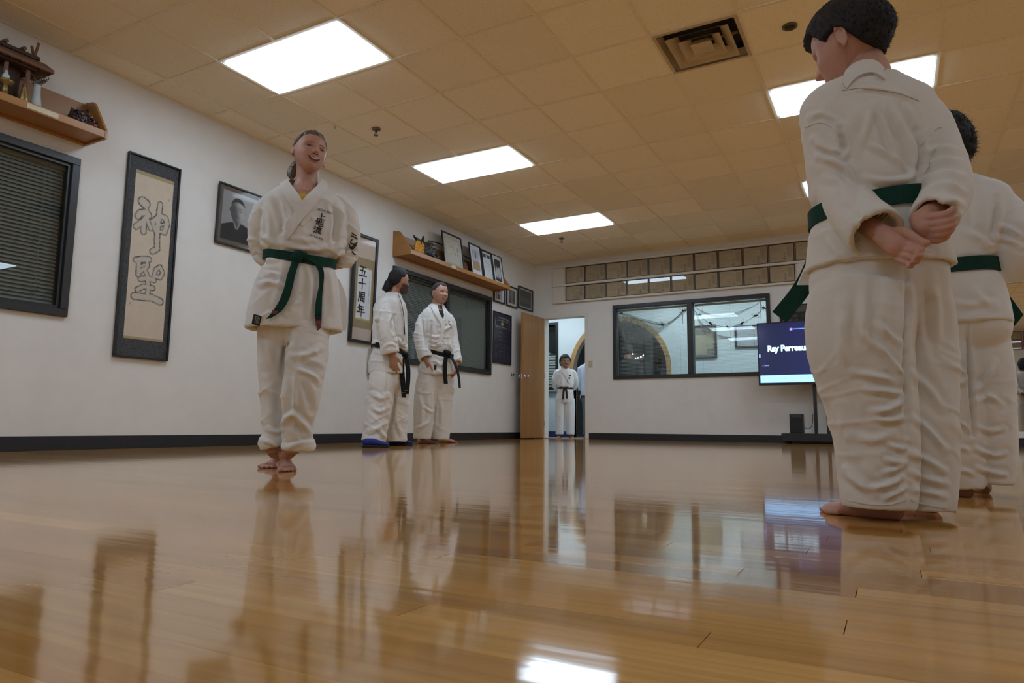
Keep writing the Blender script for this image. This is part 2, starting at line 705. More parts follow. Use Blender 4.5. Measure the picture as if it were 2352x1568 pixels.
put('wall_angle', g.mesh('wall_angle'), m_grid, cei)
full_tile = G().box(-TILE / 2 + 0.006, TILE / 2 - 0.006, -TILE / 2 + 0.006, TILE / 2 - 0.006, 0, 0.016).mesh('ceiling_tile')
full_tile.materials.append(m_tile)
gf = G()
for c in range(c0, c1 + 1):
    for r in range(r0, r1 + 1):
        if (c, r) in taken:
            continue
        x0, x1 = max(TX0 + c * TILE, XL) + 0.006, min(TX0 + (c + 1) * TILE, XR) - 0.006
        y0, y1 = max(TY0 + r * TILE, YR) + 0.006, min(TY0 + (r + 1) * TILE, YB) - 0.006
        if x1 - x0 < 0.03 or y1 - y0 < 0.03:
            continue
        zz = ZC + 0.0075
        px, py, z = proj(np.array([[(x0 + x1) / 2, (y0 + y1) / 2, zz]]))
        seen = z[0] > 0.3 and -250 < px[0] < 2600 and py[0] > -260
        if not seen:
            gf.box(x0, x1, y0, y1, zz, zz + 0.016)
        elif x1 - x0 > TILE - 0.02 and y1 - y0 > TILE - 0.02:
            put('ceiling_tile', full_tile, None, cei, loc=((x0 + x1) / 2, (y0 + y1) / 2, zz))
        else:
            G().box(x0, x1, y0, y1, zz, zz + 0.016).put('ceiling_tile', m_tile, cei)
tag(put('ceiling_tiles_out_of_view', gf.mesh('ceiling_tiles_out_of_view'), m_tile, cei), kind='stuff')

m_lamp = mat('lit_prismatic_diffuser', (0.9, 0.9, 0.9), 0.4, var=0.0, emit=(0.735, 0.93, 1.14), estr=LAMP)
m_lampfr = mat('white_lamp_trim', (0.70, 0.68, 0.62), 0.4, var=0.0)
lab = {(-4, -2): 'large bright ceiling light panel above the smiling girl', (-4, 2): 'middle ceiling light panel of the row along the framed wall',
       (-4, 6): 'farthest ceiling light panel of the row along the framed wall', (2, 2): 'bright ceiling light panel behind the near boy\'s head',
       (-4, -6): 'ceiling light panel beside the near wall shelf, above the picture\'s edge', (2, -2): 'ceiling light panel above the picture edge near the air vent',
       (8, -6): 'ceiling light panel seen only in the mirror', (8, -2): 'ceiling light panel right of the picture, nearest the camera side', (8, 2): 'ceiling light panel right of the picture, between two others', (8, 6): 'ceiling light panel right of the picture, nearest the mirror wall',
       (-4, -10): 'unseen ceiling light panel put behind the camera for front fill, on the framed wall side', (2, -10): 'unseen ceiling light panel put behind the camera for front fill, in mid room',
       (2, 6): 'ceiling light panel peeking out beside the near boy\'s sleeve'}
nb = 0
for c, r in LIGHTS:
    xa, xb, ya, yb = TX0 + c * TILE, TX0 + (c + 2) * TILE, TY0 + r * TILE, TY0 + (r + 1) * TILE
    t = thing('ceiling_light', ((xa + xb) / 2, (ya + yb) / 2, ZC + 0.003), lab[(c, r)],
              'ceiling light', 'ceiling light panels')
    g = G()
    for bx in ((xa + .012, xa + .036, ya + .012, yb - .012), (xb - .036, xb - .012, ya + .012, yb - .012),
               (xa + .036, xb - .036, ya + .012, ya + .036), (xa + .036, xb - .036, yb - .036, yb - .012)):
        g.box(*bx, ZC + 0.003, ZC + 0.022)
    g.put('frame', m_lampfr, t)
    G().box(xa + .036, xb - .036, ya + .036, yb - .036, ZC - 0.012, ZC + 0.016).put('diffuser', m_lamp, t)
    G().box(xa + .014, xb - .014, ya + .014, yb - .014, ZC + 0.024, ZC + 0.10).put('housing', m_lampfr, t)

# air vent in its tile
xa, ya = TX0 + TILE, TY0
xc, yc = xa + TILE / 2, ya + TILE / 2
t = thing('air_vent', (xc, yc, ZC - 0.02), 'square stepped ceiling air vent with dark slots', 'vent')
m_vent = mat('beige_vent_metal', (0.50, 0.40, 0.27), 0.5, var=0.1, scale=8)
m_darkfill = mat('dark_brown_fill', (0.035, 0.03, 0.024), 0.9)  # near-black fill for the duct inside and the round fitting's cap
G().box(xa + .02, xa + TILE - .02, ya + .02, ya + TILE - .02, ZC + 0.10, ZC + 0.11).put('duct', m_darkfill, t)


def ring(h0, h1, z0, z1, th=0.004):
    """Sloping square louvre: half size h0 at height z0 to h1 at z1."""
    g = G()
    V = []
    for h, z in ((h0, z0), (h1, z1), (h1 - th, z1 + th), (h0 - th, z0 + th)):
        V += [(xc - h, yc - h, z), (xc + h, yc - h, z), (xc + h, yc + h, z), (xc - h, yc + h, z)]
    F = []
    for j in range(4):
        k = (j + 1) % 4
        for i in range(4):
            F.append((j * 4 + i, j * 4 + (i + 1) % 4, k * 4 + (i + 1) % 4, k * 4 + i))
    return g.add(V, F)


ring(0.290, 0.255, ZC - 0.001, ZC + 0.055).put('outer_collar', m_vent, t)
g = G()
for s in (-1, 1):
    g.box(xc + s * 0.285 - 0.012, xc + s * 0.285 + 0.012, yc - 0.297, yc + 0.297, ZC - 0.003, ZC + 0.003)
    g.box(xc - 0.273, xc + 0.273, yc + s * 0.285 - 0.012, yc + s * 0.285 + 0.012, ZC - 0.003, ZC + 0.003)
g.put('flange', m_vent, t)
for h in (0.222, 0.148):
    ring(h, h - 0.070, ZC - 0.012, ZC + 0.04).put('louvre', m_vent, t)
g = G()
V = []
for h, z in ((0.075, ZC - 0.012), (0.05, ZC + 0.03)):
    V += [(xc - h, yc - h, z), (xc + h, yc - h, z), (xc + h, yc + h, z), (xc - h, yc + h, z)]
g.add(V, [(0, 3, 2, 1), (4, 5, 6, 7)] + [(i, (i + 1) % 4, (i + 1) % 4 + 4, i + 4) for i in range(4)]).put('core', m_vent, t)
G().box(xc - 0.25, xc + 0.25, yc - .004, yc + .004, ZC + 0.035, ZC + 0.05).put('crossbar', m_vent, t)

# sprinklers, recessed speaker, hooks
m_brass = mat('dull_sprinkler_metal', (0.16, 0.14, 0.11), 0.45, metal=0.6, var=0.1)
for (x, y), lb in zip(((-4.148, 4.844), (-4.187, 9.131)), ('fire sprinkler head hanging from the ceiling right of the girl\'s head', 'fire sprinkler head hanging from the ceiling below the farthest light panel')):
    t = thing('sprinkler_head', (x, y, ZC - 0.06), lb, 'sprinkler', 'ceiling sprinklers')
    G().lathe((x, y, ZC), [(0.042, 0.006), (0.042, -0.004), (0.03, -0.010), (0.012, -0.012)], 18).put('escutcheon', m_brass, t, smooth=True)
    G().lathe((x, y, ZC), [(0.010, -0.01), (0.010, -0.034), (0.005, -0.036)], 10).put('stem', m_brass, t, smooth=True)
    G().tube([(x - .014, y, ZC - .03), (x - .016, y, ZC - .048), (x, y, ZC - .058), (x + .016, y, ZC - .048), (x + .014, y, ZC - .03)], 0.0035, 6).put('yoke', m_brass, t)
    G().lathe((x, y, ZC), [(0.022, -0.058), (0.022, -0.061)], 14).put('deflector', m_brass, t)
x, y = -0.489, 4.874
t = thing('recessed_sprinkler', (x, y, ZC - 0.012), 'small dark round recessed fitting in the ceiling right of the air vent', 'sprinkler')
G().lathe((x, y, ZC), [(0.05, 0.006), (0.05, -0.003), (0.04, -0.006), (0.032, 0.003), (0.032, 0.012)], 24).put('ring', mat('dark_bronze_ring', (0.10, 0.075, 0.045), 0.5), t, smooth=True)
G().lathe((x, y, ZC), [(0.030, 0.012), (0.030, 0.001), (0.018, -0.003)], 20).put('cap', m_darkfill, t, smooth=True)
for (px, py), lb in zip(((769, 289), (836, 410)), ('tiny wire hook in the ceiling grid right above the girl\'s head', 'tiny wire hook in the ceiling grid above the tall calligraphy frame')):
    p = hit(px, py, 2, ZC)
    tag(G().tube([p, p + [0, 0, -.018], p + [.006, 0, -.028], p + [.012, 0, -.020]], 0.0022, 6).put('ceiling_hook', m_brass), lb, 'hook', 'ceiling hooks')

# ================================================================== walls
WT = 0.13
W1 = (0.43, 2.838, 0.972, 2.186)       # left window near the camera: y0, y1, z0, z1
W2 = (6.625, 9.025, 0.966, 2.162)      # left window behind the two men
W3 = (-3.892, -1.478, 0.957, 2.155)    # window into the lobby: x0, x1, z0, z1
DO = (-5.13, -4.372, 2.032)            # doorway: x0, x1, top


def wall_x(name, x0, x1, ya, yb, holes, m, z1=ZC + 0.16):
    g = G()
    y = ya
    for (h0, h1, za, zb) in sorted(holes):
        g.box(x0, x1, y, h0, 0, z1).box(x0, x1, h0, h1, 0, za).box(x0, x1, h0, h1, zb, z1)
        y = h1
    g.box(x0, x1, y, yb, 0, z1)
    return structure(g.put(name, m))


wall_x('wall_left', XL - WT, XL, YR - WT, YB + WT, [W1, W2], m_wall)
structure(G().box(XR, XR + WT, YR - WT, YB + WT, 0, ZC + .16).put('wall_right', m_wall))
structure(G().box(XL, XR, YR - WT, YR, 0, ZC + .16).put('wall_rear', m_wall))
g = G()
z1 = ZC + .16
g.box(XL, DO[0], YB, YB + WT, 0, z1).box(DO[0], DO[1], YB, YB + WT, DO[2], z1).box(DO[1], W3[0], YB, YB + WT, 0, z1)
g.box(W3[0], W3[1], YB, YB + WT, 0, W3[2]).box(W3[0], W3[1], YB, YB + WT, W3[3], z1).box(W3[1], XR, YB, YB + WT, 0, z1)
structure(g.put('wall_back', m_wall))
BH = 0.1016
structure(G().box(XL, XL + 0.008, YR, YB, 0, BH).put('baseboard_left', m_base, bevel=0.002))
structure(G().box(DO[1] + 0.05, XR, YB - 0.008, YB, 0, BH).put('baseboard_back', m_base, bevel=0.002))
structure(G().box(XR - 0.008, XR, YR, YB - .01, 0, BH).put('baseboard_right', m_base))
structure(G().box(XL + .01, XR - .01, YR, YR + 0.008, 0, BH).put('baseboard_rear', m_base))

# ------------------------------------------------------------------ doorway and door
g = G()
g.box(DO[0] - .04, DO[0] + .012, YB - 0.012, YB + WT + .012, 0, DO[2] - .012)
g.box(DO[1] - .012, DO[1] + .04, YB - 0.012, YB + WT + .012, 0, DO[2] - .012)
g.box(DO[0] - .04, DO[1] + .04, YB - 0.012, YB + WT + .012, DO[2] - .012, DO[2] + .03)
structure(g.put('trim_1', m_jamb, bevel=0.002))
structure(G().box(DO[0] + .012, DO[1] - .012, YB - .02, YB + WT + .02, 0.0005, 0.009).put('trim_2', m_shelf, bevel=0.003))
d1 = structure(thing('door_1', (DO[0], YB - 0.4, 0.012), None, None))
dx0, dx1, dy0, dy1 = DO[0] - 0.036, DO[0] + 0.008, YB - 0.022 - 0.762, YB - 0.022
G().box(dx0, dx1, dy0, dy1, 0.014, 2.024).put('door_leaf', m_door, d1, bevel=0.002)
for s, xx in ((1, dx1), (-1, dx0)):
    k = G().lathe((xx, dy0 + 0.07, 0.99), [(0.032, 0.0), (0.032, s * 0.006), (0.012, s * 0.010), (0.011, s * 0.035), (0.024, s * 0.042), (0.029, s * 0.055), (0.024, s * 0.068), (0.006, s * 0.072)], 18, axis=0)
    k.put('door_knob', m_chrome, d1, smooth=True)
for z in (0.25, 1.05, 1.82):
    G().lathe((dx1 + 0.004, dy1 + 0.006, z), [(0.007, -0.045), (0.007, 0.045)], 10).put('hinge', m_chrome, d1)
G().box(dx0 + .010, dx1 - .010, dy0 - .002, dy0 + .001, 0.95, 1.03).put('latch_plate', m_chrome, d1)
# door stop on the left wall
p = hit(1177, 860, 0, XL + 0.02)
t = thing('door_stop', (XL, p[1], p[2] - .03), 'small dark door stop on the wall left of the open door', 'door stop')
G().lathe((XL, p[1], p[2]), [(0.022, 0.0), (0.022, 0.006), (0.008, 0.008), (0.008, 0.03)], 12, axis=0).put('stem', m_chrome, t)
G().lathe((XL, p[1], p[2]), [(0.016, 0.03), (0.018, 0.04), (0.012, 0.05)], 12, axis=0).put('rubber_tip', m_blackpl, t)
# light switch
t = thing('light_switch', (-4.288, YB, 1.159), 'beige light switch plate beside the doorway', 'light switch')
m_beige = mat('beige_plastic', (0.52, 0.46, 0.30), 0.4, var=0.02)
G().box(-4.323, -4.253, YB - .006, YB, 1.16, 1.275).put('plate', m_beige, t, bevel=0.002)
G().box(-4.294, -4.282, YB - .016, YB - .005, 1.20, 1.235).put('toggle', m_beige, t, bevel=0.002)
for z in (1.178, 1.257):
    G().lathe((-4.288, YB - .006, z), [(0.003, -0.001), (0.003, 0.001)], 8, axis=1).put('screw', m_chrome, t)


# ------------------------------------------------------------------ windows
def slat_mesh(length, axis, wdt=0.025, tilt=62):
    """One curved blind slat centred on the origin, running along axis 0 or 1."""
    a = math.radians(tilt)
    pts = []
    for q in np.linspace(-1, 1, 4):
        d, h = q * wdt / 2, (1 - q * q) * 0.0022
        pts.append((d * math.cos(a) - h * math.sin(a), d * math.sin(a) + h * math.cos(a)))
    V, F = [], []
    for s in (-length / 2, length / 2):
        for d, h in pts:
            V.append((d, s, h) if axis == 1 else (s, d, h))
    for i in range(3):
        F.append((i, i + 1, i + 5, i + 4))
    me = bpy.data.meshes.new('blind_slat')
    me.from_pydata(V, [], F)
    return me


def left_window(name, y0, y1, z0, z1, single):
    t = structure(thing(name, (XL, (y0 + y1) / 2, z0), None, None))
    fw, fd = 0.055, 0.028
    ym = (y0 + y1) / 2
    bars = [(y0, y1, z1 - fw, z1), (y0, y1, z0, z0 + fw), (y0, y0 + fw, z0 + fw, z1 - fw), (y1 - fw, y1, z0 + fw, z1 - fw), (ym - .03, ym + .03, z0 + fw, z1 - fw)]
    for a, b, c, d in bars:
        G().box(XL - 0.10, XL + fd, a, b, c, d).put('window_frame', m_bronze, t, bevel=0.003)
    for a, b in ((y0 + fw, ym - .03), (ym + .03, y1 - fw)):
        # inner sash, pane, blind
        g = G()
        s = 0.022
        for q in ((a, b, z1 - fw - s, z1 - fw), (a, b, z0 + fw, z0 + fw + s), (a, a + s, z0 + fw + s, z1 - fw - s), (b - s, b, z0 + fw + s, z1 - fw - s)):
            g.box(XL - 0.03, XL + 0.006, *q)
        g.put('sash', m_black, t)
        G().box(XL - 0.016, XL - 0.011, a + s, b - s, z0 + fw + s, z1 - fw - s).put('pane', m_glass, t)
        bl = G().box(XL - 0.085, XL - 0.050, a + .012, b - .012, z1 - fw - .045, z1 - fw - .012).put('blind_headrail', m_slat, t)
        zs = np.arange(z0 + fw + 0.02, z1 - fw - 0.05, 0.0285 if single else 0.0213)
        sm = slat_mesh(b - a - 0.03, 1, 0.033 if single else 0.025, tilt=118 if single else 106)
        sm.materials.append(m_slat)
        if single and b > 2.0:
            for z in zs:
                put('blind_slat', sm, None, bl, loc=(XL - 0.066, (a + b) / 2, z))
        else:
            V0 = me_co(sm)
            V, F = [], []
            for z in zs:
                k = len(V)
                V += [(XL - 0.066 + v[0], (a + b) / 2 + v[1], z + v[2]) for v in V0]
                F += [(k + i, k + i + 1, k + i + 5, k + i + 4) for i in range(3)]
            tag(G().add(V, F).put('blind_slats', m_slat, bl), kind='stuff')
        for q in (0.13, 0.5, 0.87):
            y = a + (b - a) * q
            G().box(XL - 0.0495, XL - 0.0485, y - .002, y + .002, z0 + fw, z1 - fw - .045).put('ladder_cord', m_cord, bl)
    G().box(XL - 0.60, XL - 0.58, y0 - .1, y1 + .1, z0 - .2, z1 + .2).put('window_backing', m_darkback, t)  # dark panel stands in for the unlit space behind the blinds


left_window('window_1', *W1, True)
left_window('window_2', *W2, False)

x0, x1, z0, z1 = W3
t3 = structure(thing('window_3', ((x0 + x1) / 2, YB, z0), None, None))
fw = 0.055
xm = -2.646
for a, b, c, d in ((x0, x1, z1 - fw, z1), (x0, x1, z0, z0 + fw), (x0, x0 + fw, z0 + fw, z1 - fw), (x1 - fw, x1, z0 + fw, z1 - fw), (xm - .042, xm + .042, z0 + fw, z1 - fw)):
    G().box(a, b, YB - 0.028, YB + 0.11, c, d).put('window_frame', m_bronze, t3, bevel=0.003)
for a, b in ((x0 + fw, xm - .042), (xm + .042, x1 - fw)):
    G().box(a, b, YB + 0.018, YB + 0.023, z0 + fw, z1 - fw).put('pane', m_glass, t3)
    bl = G().box(a + .01, b - .01, YB + 0.085, YB + 0.12, z1 - fw - .04, z1 - fw - .008).put('blind_headrail', m_slatw, t3)
    sm = me_co(slat_mesh(b - a - 0.03, 0, wdt=0.014, tilt=2))
    V, F = [], []
    for z in np.arange(z0 + fw + 0.02, z1 - fw - 0.05, 0.0213):
        k = len(V)
        V += [((a + b) / 2 + v[0], YB + 0.102 + v[1], z + v[2]) for v in sm]
        F += [(k + i, k + i + 1, k + i + 5, k + i + 4) for i in range(3)]
    tag(G().add(V, F).put('blind_slats', m_slatw, bl), kind='stuff')
    for q in (0.12, 0.5, 0.88):
        x = a + (b - a) * q
        G().box(x - .0015, x + .0015, YB + 0.088, YB + 0.089, z0 + fw, z1 - fw - .04).put('ladder_cord', m_slat, bl)
    x = b - 0.09
    G().tube([(x, YB + .08, z1 - fw - .03), (x, YB + .08, z1 - fw - .30)], 0.004, 6).put('tilt_wand', m_slat, bl)
# ================================================================== things on the walls
def seg_dist(U, V, pts):
    d = np.full(U.shape, 1e9)
    for (ax, ay), (bx, by) in zip(pts[:-1], pts[1:]):
        vx, vy = bx - ax, by - ay
        l2 = max(vx * vx + vy * vy, 1e-12)
        t = np.clip(((U - ax) * vx + (V - ay) * vy) / l2, 0, 1)
        d = np.minimum(d, np.hypot(U - ax - t * vx, V - ay - t * vy))
    return d


def mixc(A, B, k):
    k = np.clip(k, 0, 1)[..., None]
    return np.asarray(A, float) * (1 - k) + np.asarray(B, float) * k


def sst(x, a, b):
    t = np.clip((x - a) / (b - a), 0, 1)
    return t * t * (3 - 2 * t)


def n2(U, V, s, seed=1):
    return vnoise(np.stack([U.ravel() * s, V.ravel() * s, np.zeros(U.size)], -1), seed).reshape(U.shape)


def framed(name, label, cat, o, u, v, n, fw, dep, fmat, fn, nx, ny, group=None, glassy=True, tilt=0.0, gm=None):
    """Framed picture. o: lower left outer corner on the wall, u and v: full width and height vectors, n: out of the wall."""
    o, u, v, n = (np.asarray(q, float) for q in (o, u, v, n))
    w, h = np.linalg.norm(u), np.linalg.norm(v)
    if tilt:       # hung from the top edge, leaning a little out of the wall
        a = math.radians(tilt)
        v0 = v / h
        v, n = (v0 * math.cos(a) + n * math.sin(a)) * h, n * math.cos(a) - v0 * math.sin(a)
    eu, ev = u / w, v / h
    t = thing(name, o + u / 2, label, cat, group)
    g = G()
    for cx, cy, hx, hy in ((w / 2, fw / 2, w / 2, fw / 2), (w / 2, h - fw / 2, w / 2, fw / 2), (fw / 2, h / 2, fw / 2, h / 2 - fw), (w - fw / 2, h / 2, fw / 2, h / 2 - fw)):
        g.obox(o + eu * cx + ev * cy + n * dep / 2, eu, ev, n, hx, hy, dep / 2)
    g.put('frame', fmat, t, bevel=min(0.003, fw / 5))
    a = o + eu * fw + ev * fw
    me = vprint('print', a + n * dep * 0.45, u * (w - 2 * fw) / w, v * (h - 2 * fw) / h, nx, ny, fn)
    put('print', me, m_print, t)
    G().obox(o + u / 2 + v / 2 + n * dep * 0.2, eu, ev, n, w / 2 - fw * .6, h / 2 - fw * .6, dep * 0.15).put('backing', m_blackpl, t)
    if glassy:
        G().obox(o + u / 2 + v / 2 + n * dep * 0.78, eu, ev, n, w / 2 - fw, h / 2 - fw, 0.0008).put('glass', gm or m_pglass, t)
    return t


eY, eZ, eX = np.array([0, 1, 0]), np.array([0, 0, 1]), np.array([1, 0, 0])
WX = XL + 0.002

# ---- tall calligraphy scroll with two outlined characters
STK = [  # brush strokes (photo crop units), radius
    ([(878, 500), (893, 512)], 24), ([(893, 528), (902, 545)], 10), ([(848, 592), (862, 572), (900, 566), (912, 585)], 17),
    ([(906, 590), (880, 622), (835, 658)], 15), ([(884, 625), (880, 690)], 15), ([(905, 612), (926, 668)], 13),
    ([(986, 515), (980, 560), (972, 640), (964, 740), (966, 795), (935, 812)], 15),
    ([(934, 622), (950, 672)], 12), ([(944, 622), (985, 588), (1020, 600), (1030, 640), (1012, 690)], 15),
    ([(958, 655), (1008, 640)], 9), ([(952, 682), (1008, 690)], 11),
    ([(836, 868), (870, 862), (912, 862)], 16), ([(852, 880), (848, 958)], 13), ([(900, 868), (905, 900), (884, 925)], 12),
    ([(858, 905), (890, 895)], 9), ([(850, 945), (885, 920), (905, 965)], 12), ([(945, 968), (958, 925), (985, 908), (1002, 945), (985, 975), (960, 968)], 12),
    ([(862, 985), (905, 978), (945, 990)], 14), ([(842, 1050), (880, 1030), (938, 1040)], 13), ([(903, 985), (912, 1030), (905, 1085)], 13),
    ([(824, 1090), (870, 1095), (930, 1098), (985, 1122)], 18)]
PC = np.array([(755, 1345), (1005, 1370), (838, 292), (1075, 368)], float)     # BL BR TL TR of the paper in the crop


def crop_uv(x, y):
    U, V = 0.5, 0.5
    for _ in range(12):
        p = PC[0] * (1 - U) * (1 - V) + PC[1] * U * (1 - V) + PC[2] * (1 - U) * V + PC[3] * U * V
        du = (PC[1] - PC[0]) * (1 - V) + (PC[3] - PC[2]) * V
        dv = (PC[2] - PC[0]) * (1 - U) + (PC[3] - PC[1]) * U
        s = np.linalg.solve(np.stack([du, dv], 1), np.array([x, y]) - p)
        U, V = U + s[0], V + s[1]
    return U, V


sy0, sy1, sz0, sz1 = 3.205, 3.672, 0.715, 2.39
py0, py1, pz0, pz1 = 3.276, 3.618, 0.872, 2.262


def scroll_fn(U, V):
    Y = U * (sy1 - sy0 - .03) + sy0 + .015
    Z = V * (sz1 - sz0 - .03) + sz0 + .015
    c = np.zeros(U.shape + (3,)) + (0.045, 0.048, 0.05)
    c *= (1 + 0.55 * n2(U, V * 3.6, 75, 3))[..., None]
    pu, pv = (Y - py0) / (py1 - py0), (Z - pz0) / (pz1 - pz0)
    ins = (pu > 0) & (pu < 1) & (pv > 0) & (pv < 1)
    paper = np.zeros_like(c) + (0.56, 0.47, 0.36)
    paper *= (1 + 0.04 * n2(U, V * 3, 9, 5))[..., None]
    band = (pv > 0.978) | (pv < 0.014)
    paper[band] = (0.36, 0.28, 0.15)
    d = np.full(U.shape, 1e9)
    wpx = 245.0
    X, Yp = pu * (py1 - py0), pv * (pz1 - pz0)
    for pts, r in STK:
        q = [crop_uv(*p) for p in pts]
        q = [(a * (py1 - py0), b * (pz1 - pz0)) for a, b in q]
        d = np.minimum(d, seg_dist(X, Yp, q) - 1.3 * r / wpx * (py1 - py0))
    wob = 0.0016 * n2(U, V * 3.5, 60, 8)
    line = 1 - sst(np.abs(d + 0.003 + wob), 0.0030, 0.0075)
    inside = sst(-d, 0.002, 0.008)
    grey = np.clip(0.30 * np.exp(-np.clip(-d, 0, 1) / 0.012), 0, 1) * inside
    paper = mixc(paper, (0.46, 0.42, 0.36), inside * 0.55)
    paper = mixc(paper, (0.10, 0.10, 0.10), grey)
    paper = mixc(paper, (0.025, 0.025, 0.028), line * (0.72 + 0.28 * n2(U, V * 3.5, 30, 2)))
    for sx, syy in ((1040, 487), (797, 1135)):   # small seals
        a, b = crop_uv(sx, syy)
        k = np.exp(-(((X - a * (py1 - py0)) / 0.006) ** 2 + ((Yp - b * (pz1 - pz0)) / 0.010) ** 2))
        paper = mixc(paper, (0.20, 0.10, 0.07), 0.55 * k)
    c[ins] = paper[ins]
    return c


framed('calligraphy_scroll', 'tall charcoal-matted calligraphy scroll with two large outlined brush characters', 'wall scroll',
       (WX, sy0, sz0), (0, sy1 - sy0, 0), (0, 0, sz1 - sz0), (1, 0, 0), 0.015, 0.028, m_black, scroll_fn, 150, 520, glassy=False)


# ---- black and white portrait
def portrait_fn(U, V):
    x, y = (U - 0.5) * 0.86, V * 1.08
    bw, bh = 0.075, 0.07
    c = np.zeros(U.shape + (3,)) + (0.135, 0.105, 0.085)
    ins = (U > bw) & (U < 1 - bw) & (V > bh) & (V < 1 - bh)
    bg = mixc((0.28, 0.285, 0.29), (0.46, 0.475, 0.48), sst(U + 0.4 * V, 0.35, 1.2))
    hx, hy = x + 0.04, y - 0.665
    head = np.hypot(hx / 0.155, hy / 0.225)
    body = np.maximum(np.abs(x + 0.02) - (0.36 - 0.0 * y), 0)
    sh = 0.44 - 0.55 * np.clip(np.abs(x + 0.02) - 0.09, 0, 1) ** 1.25
    bodym = sst(sh - y, -0.012, 0.012)
    neck = sst(0.085 - np.abs(hx), -0.01, 0.01) * sst(0.56 - y, -0.01, 0.02) * sst(y - 0.36, -0.01, 0.01)
    skin = mixc((0.09, 0.09, 0.09), (0.46, 0.46, 0.46), sst(hx + 0.25 * hy, -0.09, 0.10))
    face = skin.copy()
    for ex in (-0.065, 0.06):
        face = mixc(face, (0.05, 0.05, 0.05), 0.75 * np.exp(-(((hx - ex) / 0.035) ** 2 + ((hy - 0.005) / 0.016) ** 2)))
        face = mixc(face, (0.05, 0.05, 0.05), 0.7 * np.exp(-(((hx - ex) / 0.045) ** 2 + ((hy - 0.05) / 0.012) ** 2)))
    face = mixc(face, (0.06, 0.06, 0.06), 0.6 * np.exp(-(((hx + 0.01) / 0.03) ** 2 + ((hy + 0.062) / 0.013) ** 2)))
    face = mixc(face, (0.05, 0.05, 0.05), 0.65 * np.exp(-((hx / 0.055) ** 2 + ((hy + 0.118) / 0.012) ** 2)))
    face = mixc(face, (0.08, 0.08, 0.08), 0.5 * np.exp(-(((hx + 0.018) / 0.014) ** 2 + ((hy + 0.02) / 0.06) ** 2)))
    img = mixc(bg, skin * 0.7, neck)
    robe = np.zeros_like(c) + (0.022, 0.022, 0.024)
    lap = np.exp(-((np.abs(np.abs(hx) - (y - 0.30) * 0.45) / 0.018) ** 2)) * sst(y, 0.28, 0.33) * sst(0.47 - y, 0, 0.03)
    img = mixc(img, robe, bodym * (1 - neck * sst(np.abs(hx) * 2.0 + 0.30 - y, 0.0, -0.02)))
    img = mixc(img, (0.34, 0.34, 0.34), 0.8 * lap * sst(y, 0.29, 0.34))
    img = mixc(img, face, sst(1 - head, -0.03, 0.05))
    ear = np.hypot((np.abs(hx) - 0.158) / 0.02, (hy - 0.0) / 0.045)
    img = mixc(img, skin * 0.8, sst(1 - ear, 0, 0.2))
    hair = sst(1.06 - np.hypot(hx / 0.16, (hy - 0.005) / 0.232), 0, 0.04) * sst(hy - (0.135 + 0.02 * np.cos(hx * 20)) + 0.55 * np.clip(np.abs(hx) - 0.11, 0, 1), -0.01, 0.03)
    img = mixc(img, (0.045, 0.045, 0.05), hair)
    c[ins] = img[ins]
    return c


framed('portrait_photograph', 'black and white portrait of a man in dark robe, brown mat, black frame', 'framed photo',
       (WX, 4.056, 1.837), (0, 0.487, 0), (0, 0, 0.573), (1, 0, 0), 0.016, 0.026, m_black, portrait_fn, 110, 130, tilt=2.0)


# ---- second framed scroll with four characters
def scroll2_fn(U, V):
    c = np.zeros(U.shape + (3,)) + (0.30, 0.225, 0.125)
    c *= (1 + 0.10 * n2(U, V * 3, 60, 4))[..., None]
    c[(V > 0.80) | (V < 0.115)] = (0.52, 0.42, 0.34)
    gold = (U > 0.15) & (U < 0.89) & (V > 0.195) & (V < 0.715)
    c[gold] = (0.46, 0.36, 0.11)
    pap = (U > 0.17) & (U < 0.87) & (V > 0.21) & (V < 0.70)
    c[pap] = (0.66, 0.67, 0.68)
    side = np.exp(-((U - 0.77) / 0.02) ** 2) * (0.5 + 0.5 * n2(U * 2, V * 40, 1.0, 6)) * (V > 0.33) * (V < 0.66)
    c = mixc(c, (0.12, 0.12, 0.13), 0.9 * np.clip(side, 0, 1))
    for q in (0.38, 0.62):
        c = mixc(c, (0.30, 0.24, 0.18), 0.35 * np.exp(-((U - q) / 0.006) ** 2) * (V > 0.8))
    return c


ts = framed('framed_scroll', 'narrow framed scroll with four bold black characters on white paper', 'wall scroll',
            (WX, 5.862, 1.132), (0, 0.408, 0), (0, 0, 1.262), (1, 0, 0), 0.034, 0.034, m_black, scroll2_fn, 50, 180, tilt=1.6)
KAN = [[[(.15, .88), (.85, .90)], [(.50, .88), (.36, .12)], [(.2, .55), (.74, .57), (.67, .12)], [(.03, .10), (.97, .12)]],
       [[(.06, .55), (.94, .60)], [(.5, .97), (.5, .03)]],
       [[(.22, .90), (.21, .5), (.06, .06)], [(.22, .90), (.84, .92), (.85, .08), (.72, .14)], [(.36, .72), (.70, .73)], [(.53, .84), (.53, .55)], [(.34, .55), (.72, .56)], [(.38, .40), (.40, .18), (.68, .18), (.69, .40), (.38, .40)]],
       [[(.32, .97), (.10, .66)], [(.28, .82), (.88, .84)], [(.28, .57), (.82, .59)], [(.28, .80), (.28, .34)], [(.03, .33), (.97, .36)], [(.56, .82), (.56, .0)]]]


